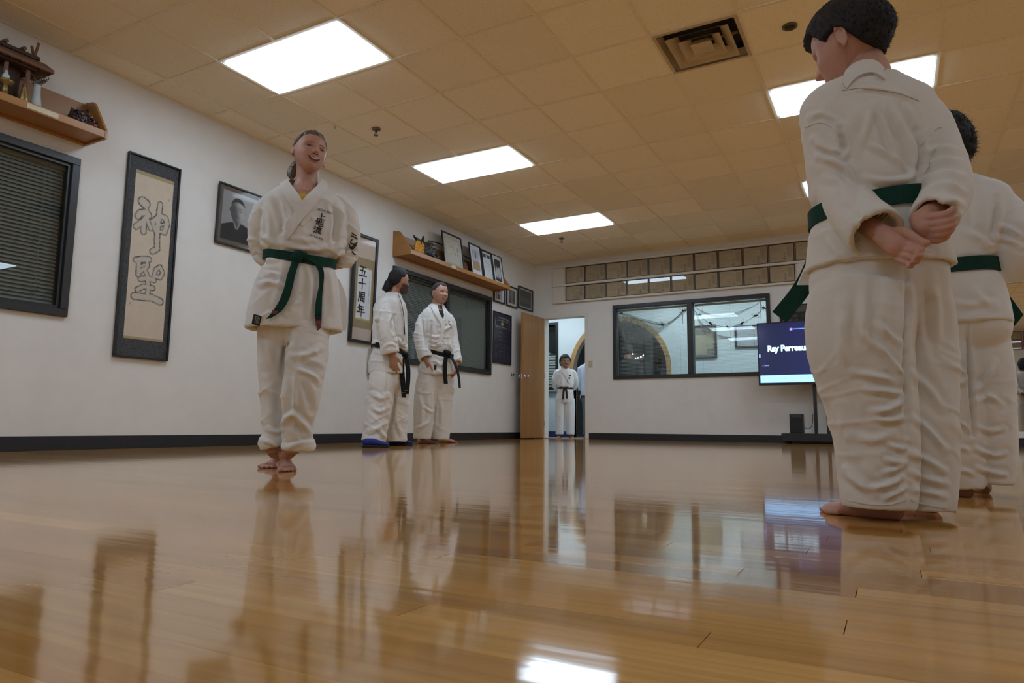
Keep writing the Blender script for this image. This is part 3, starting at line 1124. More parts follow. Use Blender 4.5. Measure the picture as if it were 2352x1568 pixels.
def brush_mesh(strokes, o, ex, ey, size, hw):
    """Brush strokes as flat tapered bands on the plane through o."""
    g = G()
    o, ex, ey = (np.asarray(q, float) for q in (o, ex, ey))
    for st in strokes:
        q = np.array(st, float) - .5
        for (a, b), last in zip(zip(q[:-1], q[1:]), [False] * (len(q) - 2) + [True]):
            d = (b - a) / np.linalg.norm(b - a)
            n = np.array([-d[1], d[0]])
            a, b = a - d * hw * .6, b + d * hw * .6
            w0, w1, w2 = hw * 1.15, hw * .8, hw * (.7 if last else 1.0)
            m_ = (a + b) / 2
            pts = [a + n * w0 * .6, a - d * 0 - n * w0, m_ - n * w1, b - n * w2, b + d * w2 * .5, b + n * w2, m_ + n * w1, a + d * .01 + n * w0]
            g.add([o + ex * p[0] * size + ey * p[1] * size for p in pts], [tuple(range(8))])
    return g


for st, z in zip(KAN, (1.965, 1.815, 1.665, 1.51)):
    g = brush_mesh(st, (WX + 0.0190 + (z - 1.132) * .028, 6.036, z), (0, 1, 0), (0.028, 0, 1), .135, .055)
    me = bpy.data.meshes.new('character')
    me.from_pydata(g.V, [], g.F)
    put('character', me, m_ink, ts)


# ---- three photographs and the dark blue poster near the corner
def photo_fn(kind, seed):
    def fn(U, V):
        c = np.zeros(U.shape + (3,)) + ((0.62, 0.62, 0.60) if kind != 2 else (0.40, 0.40, 0.39))
        mx, my = (0.17, 0.13) if kind != 2 else (0.07, 0.08)
        ins = (U > mx) & (U < 1 - mx) & (V > my) & (V < 1 - my)
        n = n2(U, V, 9, seed) * 0.5 + n2(U, V, 20, seed + 3) * 0.35
        img = np.clip(0.10 + 0.06 * n, 0.02, 1)[..., None] * np.ones(3)
        if kind == 0:
            img = mixc((0.33, 0.34, 0.36), (0.06, 0.06, 0.065), sst(0.16 - np.abs(U - 0.5) * (0.7 + V) + 0.08 * n, 0, 0.06) * (V < .75))
            img = mixc(img, (0.5, 0.5, 0.5), sst(0.08 - np.hypot(U - 0.5, V - 0.45), 0, 0.05))
        elif kind == 1:
            img = mixc(img, (0.26, 0.26, 0.26), np.exp(-(((U - 0.5) / 0.13) ** 2)) * (0.5 + n))
        elif kind == 2:
            row = np.exp(-(((V - 0.42) / 0.13) ** 2)) * (0.5 + 0.5 * np.sin(U * 60) * np.sin(V * 25))
            img = mixc((0.075, 0.075, 0.075), (0.16, 0.16, 0.16), row)
        elif kind == 3:
            img = mixc((0.035, 0.035, 0.035), (0.48, 0.48, 0.46), sst(0.22 - np.hypot((np.abs(U - 0.5) - 0.14) / 0.8, (V - 0.40) / 1.2) + 0.05 * n, 0, 0.06))
            img = mixc(img, (0.04, 0.04, 0.04), np.exp(-(((V - 0.19) / 0.05) ** 2)))
        c[ins] = img[ins]
        return c
    return fn


for (a, b, c, d), k, lb in (((9.085, 9.428, 2.115, 2.452), 0, 'small framed photo half hidden under the shelf end'),
                            ((9.488, 9.850, 2.112, 2.452), 1, 'narrow framed dark photo between two others right of the shelf'),
                            ((9.893, 10.415, 2.140, 2.515), 2, 'wide framed grey group photo above the open door')):
    framed('framed_photograph', lb, 'framed photo', (WX, a, c), (0, b - a, 0), (0, 0, d - c), (1, 0, 0), 0.022, 0.024, m_black, photo_fn(k, k + 4), 44, 44, 'photos in the corner')


def poster_fn(U, V):
    c = np.zeros(U.shape + (3,)) + (0.020, 0.020, 0.042)
    c *= (1 + 0.15 * n2(U, V * 2, 14, 2))[..., None]
    pale = np.array((0.28, 0.29, 0.34))

    def words(v, u0, u1, hgt, seed, arc=0.0, k=0.9, f=26):
        nonlocal c
        vv = V - v - arc * (1 - ((U - 0.5) / 0.42) ** 2)
        body = sst(hgt - np.abs(vv), 0, hgt * 0.6) * (U > u0) * (U < u1)
        let = np.clip(0.62 + 0.75 * n2(U, np.zeros_like(U) + v, f, seed), 0, 1)
        c = mixc(c, pale, k * body * let)
    words(0.885, 0.10, 0.92, 0.020, 3, arc=0.030)
    words(0.835, 0.18, 0.84, 0.014, 5, arc=0.030)
    words(0.725, 0.08, 0.94, 0.012, 8)
    words(0.695, 0.10, 0.92, 0.006, 9, k=0.5)
    for i, v in enumerate((0.615, 0.54, 0.46, 0.375, 0.24)):
        words(v, 0.30, 0.72, 0.006, 12 + i, k=0.5)
    for u in (0.17, 0.38, 0.62, 0.85):
        for v0, v1 in ((0.28, 0.35), (0.08, 0.22)):
            k = sst(0.075 - np.abs(U - u), 0, 0.01) * (V > v0) * (V < v1) * (0.35 + 0.3 * np.sin(V * 260))
            c = mixc(c, (0.10, 0.10, 0.15), 0.7 * k)
    for u in (0.10, 0.90):
        c = mixc(c, pale * 0.8, 0.7 * sst(0.03 - np.abs(U - u), 0, 0.01) * (V > 0.755) * (V < 0.86))
    seal = np.hypot((U - 0.50) / 0.085, (V - 0.795) / 0.042)
    c = mixc(c, (0.36, 0.31, 0.05), sst(1 - seal, 0, 0.12))
    c = mixc(c, (0.24, 0.18, 0.02), 0.6 * np.exp(-((seal - 0.6) / 0.12) ** 2))
    return c


framed('wall_poster', 'dark blue poster with yellow seal and columns of small pale text', 'poster',
       (WX, 9.084, 1.163), (0, 0.578, 0), (0, 0, 0.806), (1, 0, 0), 0.014, 0.02, m_black, poster_fn, 90, 120)


# ---- wooden wall shelves
def wall_shelf(y0, y1, zb, ztop, label):
    t = thing('wall_shelf', (XL, (y0 + y1) / 2, zb), label, 'shelf', 'oak wall shelves')
    dp, th = 0.285, 0.02
    G().box(XL, XL + dp - th, y0 + th, y1 - th, zb + 0.016, zb + 0.036).put('bottom_board', m_shelf, t)
    G().box(XL + 0.001, XL + 0.014, y0 + th, y1 - th, zb + 0.036, ztop - 0.02).put('back_panel', m_shelf, t)
    G().box(XL + 0.001, XL + 0.03, y0 + th, y1 - th, zb - 0.002, zb + 0.016).put('cleat', m_shelf, t, bevel=0.002)
    G().box(XL + dp - th, XL + dp, y0 + th, y1 - th, zb + 0.004, zb + 0.060).put('front_lip', m_shelf, t, bevel=0.003)
    prof = [(XL + .001, zb - .004), (XL + dp, zb), (XL + dp, zb + 0.064), (XL + 0.115, ztop - 0.03), (XL + 0.09, ztop - 0.012), (XL + .001, ztop)]
    for a in (y0, y1 - th):
        g = G()
        n = len(prof)
        V = [(x, a, z) for x, z in prof] + [(x, a + th, z) for x, z in prof]
        F = [tuple(range(n)), tuple(range(2 * n - 1, n - 1, -1))] + [(i, i + n, (i + 1) % n + n, (i + 1) % n) for i in range(n)]
        g.add(V, F).put('side_panel', m_shelf, t, bevel=0.002)
    return t


sh1 = wall_shelf(0.40, 2.872, 2.306, 2.648, 'honey oak wall shelf holding the miniature shrine')
sh2 = wall_shelf(6.612, 9.118, 2.276, 2.602, 'honey oak wall shelf holding a dragon figure and framed documents')
m_plate = mat('pale_name_plate', (0.60, 0.52, 0.34), 0.4)
G().box(XL + .285, XL + .288, 7.50, 7.60, 2.288, 2.330).put('name_plate', m_plate, sh2)
G().box(XL + .285, XL + .288, 2.32, 2.52, 2.320, 2.356).put('name_plate', m_plate, sh1)

# leaning frames on shelf 2
ZS2 = 2.312


def lean_frame(py0_, py1_, h, fn, label, fw=0.02, xb=0.20, nx=50, ny=70):
    o = np.array([XL + xb, py0_, ZS2 + 0.001])
    v = np.array([-0.075, 0, math.sqrt(max(h * h - 0.075 ** 2, 0.01))])
    n = np.array([v[2], 0, 0.075]) / h
    return framed('standing_frame', label, 'framed document', o, (0, py1_ - py0_, 0), v, n, fw, 0.018, m_black, fn, nx, ny, 'frames on the far shelf')


def cert_fn(U, V):
    c = np.zeros(U.shape + (3,)) + (0.58, 0.55, 0.46)
    b = np.minimum(np.minimum(U, 1 - U), np.minimum(V, 1 - V) * 1.1)
    c = mixc(c, (0.26, 0.25, 0.20), 0.7 * np.exp(-((b - 0.10) / 0.012) ** 2))
    c = mixc(c, (0.34, 0.32, 0.26), 0.5 * np.exp(-((b - 0.135) / 0.01) ** 2))
    for i, u in enumerate((0.30, 0.38, 0.46, 0.54, 0.62)):
        k = np.exp(-((U - u) / 0.018) ** 2) * np.clip(n2(U * 0, V, 26, i) + 0.15, 0, 1) * (V > 0.25) * (V < 0.76)
        c = mixc(c, (0.12, 0.12, 0.11), 0.7 * k)
    k = np.exp(-((U - 0.77) / 0.03) ** 2) * np.clip(n2(U * 0, V, 20, 9) + 0.35, 0, 1) * (V > 0.35) * (V < 0.72)
    return mixc(c, (0.03, 0.03, 0.03), 0.95 * k)


def doc_a(U, V):
    c = np.zeros(U.shape + (3,)) + (0.62, 0.62, 0.66)
    up = (U > 0.18) & (U < 0.86) & (V > 0.52) & (V < 0.86)
    c[up] = (0.42, 0.43, 0.46)
    c = mixc(c, (0.07, 0.07, 0.08), sst(0.07 - np.hypot((U - 0.52), (V - 0.70) / 2.2), 0, 0.03))
    lo = (U > 0.16) & (U < 0.86) & (V > 0.20) & (V < 0.50)
    tan = np.zeros(c.shape) + (0.40, 0.27, 0.15)
    tan = mixc(tan, (0.12, 0.08, 0.05), 0.6 * np.clip(n2(U, V, 22, 5), 0, 1))
    c[lo] = tan[lo]
    return c


def doc_b(U, V):
    c = np.zeros(U.shape + (3,)) + (0.62, 0.63, 0.63)
    top = (V > 0.80) & (V < 0.93) & (U > 0.12) & (U < 0.90)
    c[top] = (0.03, 0.04, 0.11)
    c = mixc(c, (0.5, 0.55, 0.6), sst(0.10 - np.hypot(U - 0.5, (V - 0.865) * 1.6), 0, 0.03))
    for i, v in enumerate(np.linspace(0.70, 0.15, 11)):
        k = sst(0.011 - np.abs(V - v), 0, 0.005) * (np.abs(U - 0.5) < (0.36 if i in (2, 4) else 0.26)) * np.clip(0.6 + n2(U, V * 0 + v, 30, i), 0, 1)
        c = mixc(c, (0.10, 0.10, 0.12), (0.9 if i in (2, 4) else 0.45) * k)
    return c


lean_frame(7.46, 7.945, 0.505, cert_fn, 'black framed cream certificate leaning at the middle of the shelf', 0.024)
lean_frame(8.14, 8.455, 0.505, doc_a, 'framed white sheet with tan lower panel, first of three together on the shelf', 0.022)
lean_frame(8.475, 8.775, 0.485, doc_b, 'framed white letter with blue heading, between two frames on the shelf', 0.028)
lean_frame(8.79, 9.085, 0.485, photo_fn(3, 11), 'thin framed photo of two figures in white at the shelf end', 0.012)
# sword rail behind the frames, small wooden tablets
t = thing('wire_plate_stand', (XL + .09, 7.85, ZS2), 'thin black metal rail bent behind the standing frames', 'rail')
G().tube(lerp_path([(XL + .05, 7.28, 2.40), (XL + .055, 7.28, 2.60), (XL + .06, 7.32, 2.635), (XL + .07, 7.6, 2.645), (XL + .07, 8.25, 2.605), (XL + .07, 8.4, 2.50), (XL + .07, 8.4, ZS2)], 5), 0.008, 8).put('rail', m_black, t, smooth=True)
G().box(XL + .03, XL + .09, 7.25, 7.31, ZS2, 2.41).put('foot', m_black, t)
t = thing('wooden_plaque', (XL + .14, 8.05, ZS2), 'small brown wooden plaque between the standing frames', 'plaque')
g = G()
g.prism([(XL + .16, ZS2), (XL + .175, ZS2), (XL + .13, ZS2 + 0.19), (XL + .115, ZS2 + 0.19)], 1, 7.965, 8.115)
g.put('board', mat('dark_walnut', (0.11, 0.045, 0.015), 0.35, var=0.2, stretch=(1, .3, 1)), t, bevel=0.003)
G().tube(lerp_path([(XL + .2, 8.0, ZS2 + .05), (XL + .205, 8.06, ZS2 + .055), (XL + .20, 8.10, ZS2 + .01)], 4), 0.006, 6).put('support', m_shelf, t)


# ------------------------------------------------------------------ mesh growing helpers (voxel union)
def grow(name, parts, voxel, smooth=3, fac=0.5):
    """Union of closed shapes as one continuous surface."""
    g = G()
    for V, F in parts:
        g.add(V, F)
    me = bpy.data.meshes.new(name)
    me.from_pydata(g.V, [], g.F)
    bm = bmesh.new()
    bm.from_mesh(me)
    bmesh.ops.recalc_face_normals(bm, faces=bm.faces)
    bm.to_mesh(me)
    bm.free()
    o = bpy.data.objects.new('tmp', me)
    COL.objects.link(o)
    md = o.modifiers.new('r', 'REMESH')
    md.mode = 'VOXEL'
    md.voxel_size = voxel
    if smooth:
        ms = o.modifiers.new('s', 'SMOOTH')
        ms.factor = fac
        ms.iterations = smooth
    bpy.context.view_layer.update()
    out = bpy.data.meshes.new_from_object(o.evaluated_get(bpy.context.evaluated_depsgraph_get()))
    out.name = name
    bpy.data.objects.remove(o)
    bpy.data.meshes.remove(me)
    out.materials.clear()
    return out


def normals(me):
    a = np.empty(len(me.vertices) * 3, dtype=np.float32)
    me.vertex_normals.foreach_get('vector', a)
    return a.reshape(-1, 3).astype(float)


def displace(me, fn):
    V = me_co(me)
    N = normals(me)
    me_set(me, V + N * fn(V, N)[:, None])


# ---- dragon head with orange flames on shelf 2
m_drag = mat('black_carved_wood', (0.020, 0.017, 0.016), 0.42, var=0.4, scale=60, bump=0.3, bscale=120)
m_flame = mat('orange_gold_mane', (0.62, 0.27, 0.015), 0.5, var=0.35, scale=50)
t = thing('dragon_figure', (XL + .16, 7.0, ZS2), 'black carved dragon head figure with an orange mane', 'figurine')
bx = XL + .16
parts = [ellipsoid((bx, 7.02, ZS2 + .11), (.085, .13, .11)), ellipsoid((bx, 7.16, ZS2 + .10), (.07, .10, .075)),
         ellipsoid((bx, 7.26, ZS2 + .055), (.06, .07, .055)), ellipsoid((bx, 7.10, ZS2 + .17), (.06, .09, .07)),
         tube([(bx, 6.98, ZS2 + .18), (bx + .01, 7.00, ZS2 + .25), (bx + .01, 7.03, ZS2 + .315)], [.035, .024, .004]),
         tube([(bx + .03, 6.92, ZS2 + .16), (bx + .03, 6.86, ZS2 + .21), (bx + .03, 6.77, ZS2 + .25)], [.04, .03, .006]),
         tube([(bx + .02, 7.12, ZS2 + .2), (bx + .02, 7.19, ZS2 + .235), (bx + .02, 7.22, ZS2 + .22)], [.03, .02, .008]),
         ellipsoid((bx + .03, 7.21, ZS2 + .155), (.035, .04, .03)), ellipsoid((bx + .02, 7.31, ZS2 + .09), (.03, .03, .025)),
         tube([(bx, 6.98, ZS2 + .10), (bx, 6.98, ZS2 + .0)], [.07, .09])]
me = grow('head', parts, 0.008, 2)
displace(me, lambda V, N: 0.010 * vnoise(V * 38, 3) + 0.006 * vnoise(V * 80, 5))
put('head', me, m_drag, t, smooth=True)
parts = [tube(lerp_path([(bx + .05, 6.83 + .035 * i, ZS2 + .0), (bx + .06, 6.80 + .04 * i, ZS2 + .10), (bx + .055, 6.79 + .045 * i, ZS2 + .19 + .012 * (i % 2))], 3), [.028, .03, .03, .028, .024, .016, .005]) for i in range(4)]
me = grow('mane', parts, 0.007, 1)
displace(me, lambda V, N: 0.012 * vnoise(V * 42, 7) + .005 * vnoise(V * 90, 8))
put('mane', me, m_flame, t, smooth=True)
put('snout_ridge', grow('snout_ridge', [tube([(bx + .045, 7.14, ZS2 + .17), (bx + .05, 7.24, ZS2 + .115), (bx + .04, 7.33, ZS2 + .06)], [.014, .014, .008])], 0.006, 1), m_drag, t, smooth=True)
for i in range(4):
    G().tube([(bx + .05, 7.20 + .03 * i, ZS2 + .055), (bx + .055, 7.20 + .03 * i, ZS2 + .03)], [.007, .001], 6).put('tooth', mat('ivory', (.4, .36, .25), .4), t)

# ---- lion mask on shelf 1
ZS1 = 2.342
m_mask = mat('dark_lacquer', (0.030, 0.016, 0.02), 0.25, var=0.5, scale=30, bump=0.2, bscale=90)
m_maskred = mat('red_lacquer', (0.11, 0.018, 0.02), 0.25, var=0.3, scale=30)
t = thing('lion_mask', (XL + .15, 2.755, ZS1), 'dark glossy lion mask with red jaw at the near shelf end', 'figurine')
bx, by = XL + .15, 2.755
parts = [ellipsoid((bx, by - .02, ZS1 + .085), (.07, .075, .075)), ellipsoid((bx + .03, by + .03, ZS1 + .05), (.055, .06, .045)),
         ellipsoid((bx + .03, by - .035, ZS1 + .13), (.03, .035, .022)), ellipsoid((bx + .03, by + .03, ZS1 + .11), (.03, .03, .022)),
         tube([(bx, by - .07, ZS1 + .12), (bx, by - .085, ZS1 + .165)], [.018, .005]), tube([(bx, by + .02, ZS1 + .13), (bx, by + .02, ZS1 + .19)], [.03, .012])]
me = grow('mask', parts, 0.006, 1)
displace(me, lambda V, N: 0.006 * np.sin(V[:, 1] * 190 + 40 * V[:, 2]) * (V[:, 2] > ZS1 + .07) + 0.004 * vnoise(V * 60, 3))
put('mask', me, m_mask, t, smooth=True)
me = grow('jaw', [ellipsoid((bx + .055, by + .045, ZS1 + .055), (.035, .045, .03)), ellipsoid((bx + .04, by + .03, ZS1 + .02), (.05, .06, .019)), ellipsoid((bx + .03, by + .06, ZS1 + .10), (.02, .025, .03))], 0.006, 1)
put('jaw', me, m_maskred, t, smooth=True)
for q in (-.035, .03):
    G().ell((bx + .062, by + q, ZS1 + .115), (.012, .013, .011)).put('eye', m_gold, t, smooth=True)

# ---- miniature shrine, flower vase, small vessels on shelf 1
m_cedar = mat('brown_cedar', (0.16, 0.075, 0.04), 0.55, var=0.25, scale=20, stretch=(1, .2, 1))
m_cedard = mat('dark_cedar', (0.055, 0.025, 0.016), 0.6, var=0.25, scale=20)
t = thing('miniature_shrine', (XL + .15, 2.08, ZS1), 'miniature wooden shrine with ridged roof on the near shelf', 'model shrine')
cy, yb0, yb1 = 2.08, 1.74, 2.38
G().box(XL + .04, XL + .25, yb0, yb1, ZS1, ZS1 + .035).put('base', m_cedar, t, bevel=.003)
G().box(XL + .04, XL + .15, yb0 + .06, yb1 - .06, ZS1 + .035, ZS1 + .28).put('hall', m_cedard, t)
for y in (1.80, 1.95, 2.21, 2.345):
    G().lathe((XL + .20, y, ZS1 + .035), [(.014, 0), (.014, .245)], 10).put('pillar', m_cedar, t)
G().box(XL + .152, XL + .158, 1.99, 2.17, ZS1 + .05, ZS1 + .25).put('door_panel', m_cedar, t, bevel=.002)
G().box(XL + .03, XL + .24, yb0 - .0, yb1 + .0, ZS1 + .28, ZS1 + .30).put('beam', m_cedard, t)
g = G()
g.prism([(XL + .02, ZS1 + .30), (XL + .275, ZS1 + .295), (XL + .275, ZS1 + .318), (XL + .15, ZS1 + .40), (XL + .13, ZS1 + .40), (XL + .02, ZS1 + .325)], 1, yb0 - .09, yb1 + .095)
g.put('roof', m_cedar, t, bevel=.003)
for i in range(14):
    y = yb0 - .07 + i * (yb1 - yb0 + .14) / 13
    G().obox((XL + .235, y, ZS1 + .300), (0, 1, 0), (.9, 0, -.05), (0, 0, 1), .008, .04, .009).put('rafter', m_cedard, t)
G().box(XL + .115, XL + .165, yb0 - .05, yb1 + .05, ZS1 + .398, ZS1 + .425).put('ridge', m_cedard, t, bevel=.003)
for i in range(6):
    y = yb0 + .02 + i * (yb1 - yb0 - .08) / 5
    G().lathe((XL + .10, y, ZS1 + .437), [(.013, 0.0), (.015, .04), (.013, .08)], 10, axis=0).put('ridge_log', m_cedar, t)
for y in (yb0 - .03, yb1 + .02):
    for s in (-1, 1):
        G().obox((XL + .14 + s * .02, y, ZS1 + .455), (s * .42, 0, .9), (0, 1, 0), (.9, 0, -s * .42), .065, .006, .008).put('finial', m_cedar, t)
t = thing('offering_stand', (XL + .24, 2.20, ZS1), 'small gilt offering stand in front of the shrine', 'ornament')
G().lathe((XL + .235, 2.20, ZS1), [(.05, 0), (.05, .012), (.02, .02), (.016, .10), (.045, .115), (.05, .13)], 16).put('stand', m_gold, t, smooth=True)
G().lathe((XL + .235, 2.20, ZS1 + .13), [(.02, 0), (.024, .03), (.012, .05), (.01, .07)], 14).put('cup', mat('white_porcelain', (.46, .50, .50), .2), t, smooth=True)
t = thing('bell_vessel', (XL + .235, 2.315, ZS1), 'small dark brass vessel left of the white vase', 'ornament')
G().lathe((XL + .235, 2.315, ZS1), [(.03, 0), (.032, .05), (.022, .09), (.012, .13), (.014, .145)], 16).put('body', m_gold, t, smooth=True)
G().lathe((XL + .235, 2.315, ZS1 + .145), [(.009, 0), (.010, .012), (.002, .02)], 12).put('stopper', m_gold, t, smooth=True)
t = thing('flower_vase', (XL + .20, 2.41, ZS1), 'flared white vase with dry twigs on the near shelf', 'vase')
G().lathe((XL + .20, 2.41, ZS1), [(.040, 0), (.042, .006), (.034, .06), (.024, .13), (.021, .18), (.023, .20), (.016, .20), (.014, .17)], 20).put('vase_body', MATS['white_porcelain'], t, smooth=True)
m_twig = mat('dry_twig', (0.10, 0.07, 0.05), 0.8, var=0.2)
for i in range(16):
    a, l = random.uniform(0, 6.28), random.uniform(.06, .13)
    sx, sy = math.cos(a) * random.uniform(.2, .75), math.sin(a) * random.uniform(.3, 1.0)
    p0 = np.array([XL + .20, 2.41, ZS1 + .15])
    p1 = p0 + [sx * l * .5, sy * l * .5, .03 + l * .5]
    p2 = p0 + [sx * l * 1.1, sy * l * 1.1, .05 + l * .72]
    g = G().tube([p0, p1, p2], [.0022, .002, .0008], 5)
    for k in range(4):
        q = p1 + (p2 - p1) * (k / 3.5)
        g.tube([q, q + np.array([random.uniform(-.02, .02), random.uniform(-.02, .02), random.uniform(0, .025)])], [.003, .001], 4)
    g.put('twig', m_twig, t)

# ================================================================== certificate display on the back wall
YW = YB - 0.002
bd = thing('certificate_rack', (-2.4, YB, 2.262), 'long white rack of two rails along the top of the back wall', 'display rack')
BX0, BX1 = -4.955, 0.62
LOWEND = -1.10
G().box(BX0, BX1, YB - 0.014, YB, 2.262, 2.905).put('back_board', m_trimw, bd)
for za, zb, nm in ((2.868, 2.905, 'top_rail'), (2.548, 2.586, 'middle_rail'), (2.262, 2.292, 'bottom_rail')):
    G().box(BX0, BX1, YB - 0.05, YB - 0.014, za, zb).put(nm, m_trimw, bd, bevel=.003)
G().box(BX0, -4.735, YB - 0.03, YB - 0.014, 2.292, 2.868).put('end_panel', m_trimw, bd)
G().box(LOWEND + .005, BX1, YB - 0.03, YB - 0.014, 2.292, 2.548).put('filler_panel', m_trimw, bd)


def cert_tan(seed):
    r = random.Random(seed)
    tint = np.array((0.46, 0.37, 0.24)) * r.uniform(0.86, 1.1)

    def fn(U, V):
        c = np.zeros(U.shape + (3,)) + tint
        c *= (1 + 0.05 * n2(U, V, 5, seed))[..., None]
        k = np.clip(n2(U * 1.2, V * 7, 4, seed + 1), 0, 1) * (U < 0.62) * (U > 0.08) * (V > 0.15) * (V < 0.9)
        c = mixc(c, tint * 0.5, 0.5 * k)
        k = (0.5 + 0.5 * np.sin(U * 130)) * sst(U, 0.72, 0.76) * sst(0.94 - U, 0, 0.03) * (V > 0.25) * (V < 0.88)
        c = mixc(c, (0.08, 0.07, 0.05), 0.55 * k)
        k = np.exp(-((U - 0.63) / 0.035) ** 2) * (V < 0.52) * (V > 0.08) * np.clip(0.5 + n2(U * 0, V, 22, seed + 2), 0, 1)
        c = mixc(c, (0.07, 0.06, 0.04), 0.6 * k)
        k = np.exp(-(((U - 0.63) / 0.05) ** 2 + ((V - 0.12) / 0.06) ** 2))
        return mixc(c, (0.13, 0.03, 0.02), 0.5 * k)
    return fn


xs = [-4.726 + 0.3612 * i for i in range(15)]
m_brown = mat('dark_brown_moulding', (0.045, 0.025, 0.012), 0.35, var=0.2)
for row, (za, zb, n, nm) in enumerate(((2.587, 2.866, 14, 'upper'), (2.293, 2.546, 10, 'lower'))):
    for i in range(n):
        framed('framed_certificate', f'tan framed certificate, {ORD[i]} from the door end of the {nm} rail', 'certificate',
               (xs[i] + .004, YB - 0.0145, za), (0.3525, 0, 0), (0, 0, zb - za), (0, -1, 0), 0.012, 0.016, m_brown, cert_tan(row * 20 + i), 40, 30, 'certificates on the back wall', gm=m_pglass2)

# ================================================================== television on its stand
YT = 10.06
tv = thing('television', (-0.87, YT, 0.14), 'large flat television showing a white name on dark blue screen', 'television')
tx0, tx1, tz0, tz1 = -1.606, -0.10, 0.79, 1.662
G().box(tx0, tx1, YT + .004, YT + .05, tz0, tz1).put('housing', m_blackpl, tv, bevel=.004)
g = G()
for a, b, c, d in ((tx0, tx1, tz1 - .016, tz1), (tx0, tx1, tz0, tz0 + .03), (tx0, tx0 + .014, tz0 + .03, tz1 - .016), (tx1 - .014, tx1, tz0 + .03, tz1 - .016)):
    g.box(a, b, YT - .004, YT + .004, c, d)
g.put('bezel', m_blackpl, tv, bevel=.001)
m_scr = mat('lit_screen', (0.02, 0.02, 0.02), 0.12, var=0.0, attr='Col', emit='base', estr=1.0)


def screen_fn(U, V):
    c = mixc((0.010, 0.014, 0.052), (0.014, 0.020, 0.078), sst(U, 0.0, 0.5))
    bar = sst(0.064 - np.abs(V - 0.070), 0.0, 0.006)
    c = mixc(c, (0.42, 0.86, 1.45), bar * (U > 0.008) * (U < 0.992))
    for u in (0.035, 0.225, 0.43, 0.46, 0.60):
        c = mixc(c, (0.05, 0.12, 0.25), 0.5 * np.exp(-(((U - u) / 0.006) ** 2 + ((V - 0.075) / 0.012) ** 2)))
    c = mixc(c, (0.55, 0.75, 2.2), sst(0.005 - np.abs(U - 0.008), 0, 0.002) * sst(0.03 - np.abs(V - 0.46), 0, 0.01))
    c = mixc(c, (0.40, 0.55, 1.3), 0.8 * sst(0.011 - np.abs(V - 0.293), 0, 0.006) * (U > 0.043) * (U < 0.085) * (0.7 + 0.3 * np.sin(U * 900)))
    c = mixc(c, (0.5, 0.2, 0.8), 0.7 * np.exp(-(((U - 0.034) / 0.004) ** 2 + ((V - 0.293) / 0.01) ** 2)))
    c = mixc(c, (0.9, 0.6, 1.9), np.exp(-(((U - 0.292) / 0.008) ** 2 + ((V - 0.885) / 0.016) ** 2)))
    c = mixc(c, (0.25, 0.45, 1.3), 0.8 * sst(0.012 - np.abs(V - 0.888), 0, 0.006) * (U > 0.305) * (U < 0.42))
    return c


put('screen', vprint('screen', (tx0 + .014, YT, tz0 + .03), (tx1 - tx0 - .028, 0, 0), (0, 0, tz1 - tz0 - .046), 190, 90, screen_fn), m_scr, tv)
m_scrtxt = mat('lit_screen_text', (0.5, 0.7, 0.8), 0.3, var=0, emit=(0.62, 0.93, 1.05), estr=1.3)
text_at('screen_text', 'Ray Perreault', 0.108, (-1.203, YT - .001, 1.292), (0.92, 0, 0), (0, 0, 1.05), m_scrtxt, tv, offset=0.006)
t = thing('television_stand', (-0.87, YT + .1, 0.0), 'black floor stand with twin poles carrying the television', 'stand')
for xx in (-0.925, -0.772):
    G().box(xx, xx + .042, YT + .06, YT + .10, 0.135, 1.35).put('pole', m_blackpl, t, bevel=.003)
G().box(-1.32, -0.42, YT - .14, YT + .26, 0.03, 0.135).put('base', m_blackpl, t, bevel=.006)
G().box(-0.93, -0.725, YT + .051, YT + .07, 0.95, 1.45).put('mount_plate', m_blackpl, t)
for xx in (-1.26, -0.50):
    for yy in (YT - .08, YT + .2):
        G().lathe((xx, yy, 0), [(.025, 0), (.03, .01), (.03, .02), (.02, .032)], 12).put('caster', m_blackpl, t)
t = thing('speaker_box', (-1.13, YT, 0.136), 'small black box speaker on the television stand base', 'speaker')
G().box(-1.215, -1.045, YT - .10, YT + .05, 0.137, 0.395).put('cabinet', m_blackpl, t, bevel=.012, seg=2)
G().box(-1.20, -1.06, YT - .104, YT - .099, 0.155, 0.345).put('grille', mat('speaker_cloth', (.02, .02, .022), .95), t, bevel=.002)
G().box(-1.19, -1.07, YT - .103, YT - .10, 0.352, 0.382).put('control_panel', mat('dark_grey_plastic', (.03, .03, .032), .3), t)
t = tag(G().tube(lerp_path([(-1.04, YT + .02, 0.21), (-0.99, YT + .03, 0.20), (-0.95, YT + .05, 0.25), (-0.935, YT + .058, 0.4)], 5), .004, 6).put('power_cord', m_blackpl), 'thin black cord from the speaker box to the pole', 'cord')


def sign_fn(U, V):
    c = np.zeros(U.shape + (3,)) + (0.022, 0.016, 0.015)
    c[V > 0.70] = (0.11, 0.095, 0.085)
    pale = (0.16, 0.15, 0.14)
    k = sst(0.055 - np.abs(V - 0.52), 0, 0.02) * np.clip(0.3 + 1.2 * n2(U, V * 0, 30, 3), 0, 1)
    c = mixc(c, pale, 0.8 * k * (U > 0.05) * (U < 0.95))
    k = sst(0.045 - np.abs(V - 0.33), 0, 0.02) * np.clip(0.3 + 1.2 * n2(U, V * 0, 40, 6), 0, 1)
    c = mixc(c, pale, 0.6 * k * (U > 0.02) * (U < 0.22))
    k = sst(0.03 - np.abs(V - 0.14), 0, 0.01) * np.clip(0.6 + 0.8 * n2(U, V * 0, 50, 8), 0, 1)
    return mixc(c, pale, 0.7 * k * (U > 0.1) * (U < 0.55))


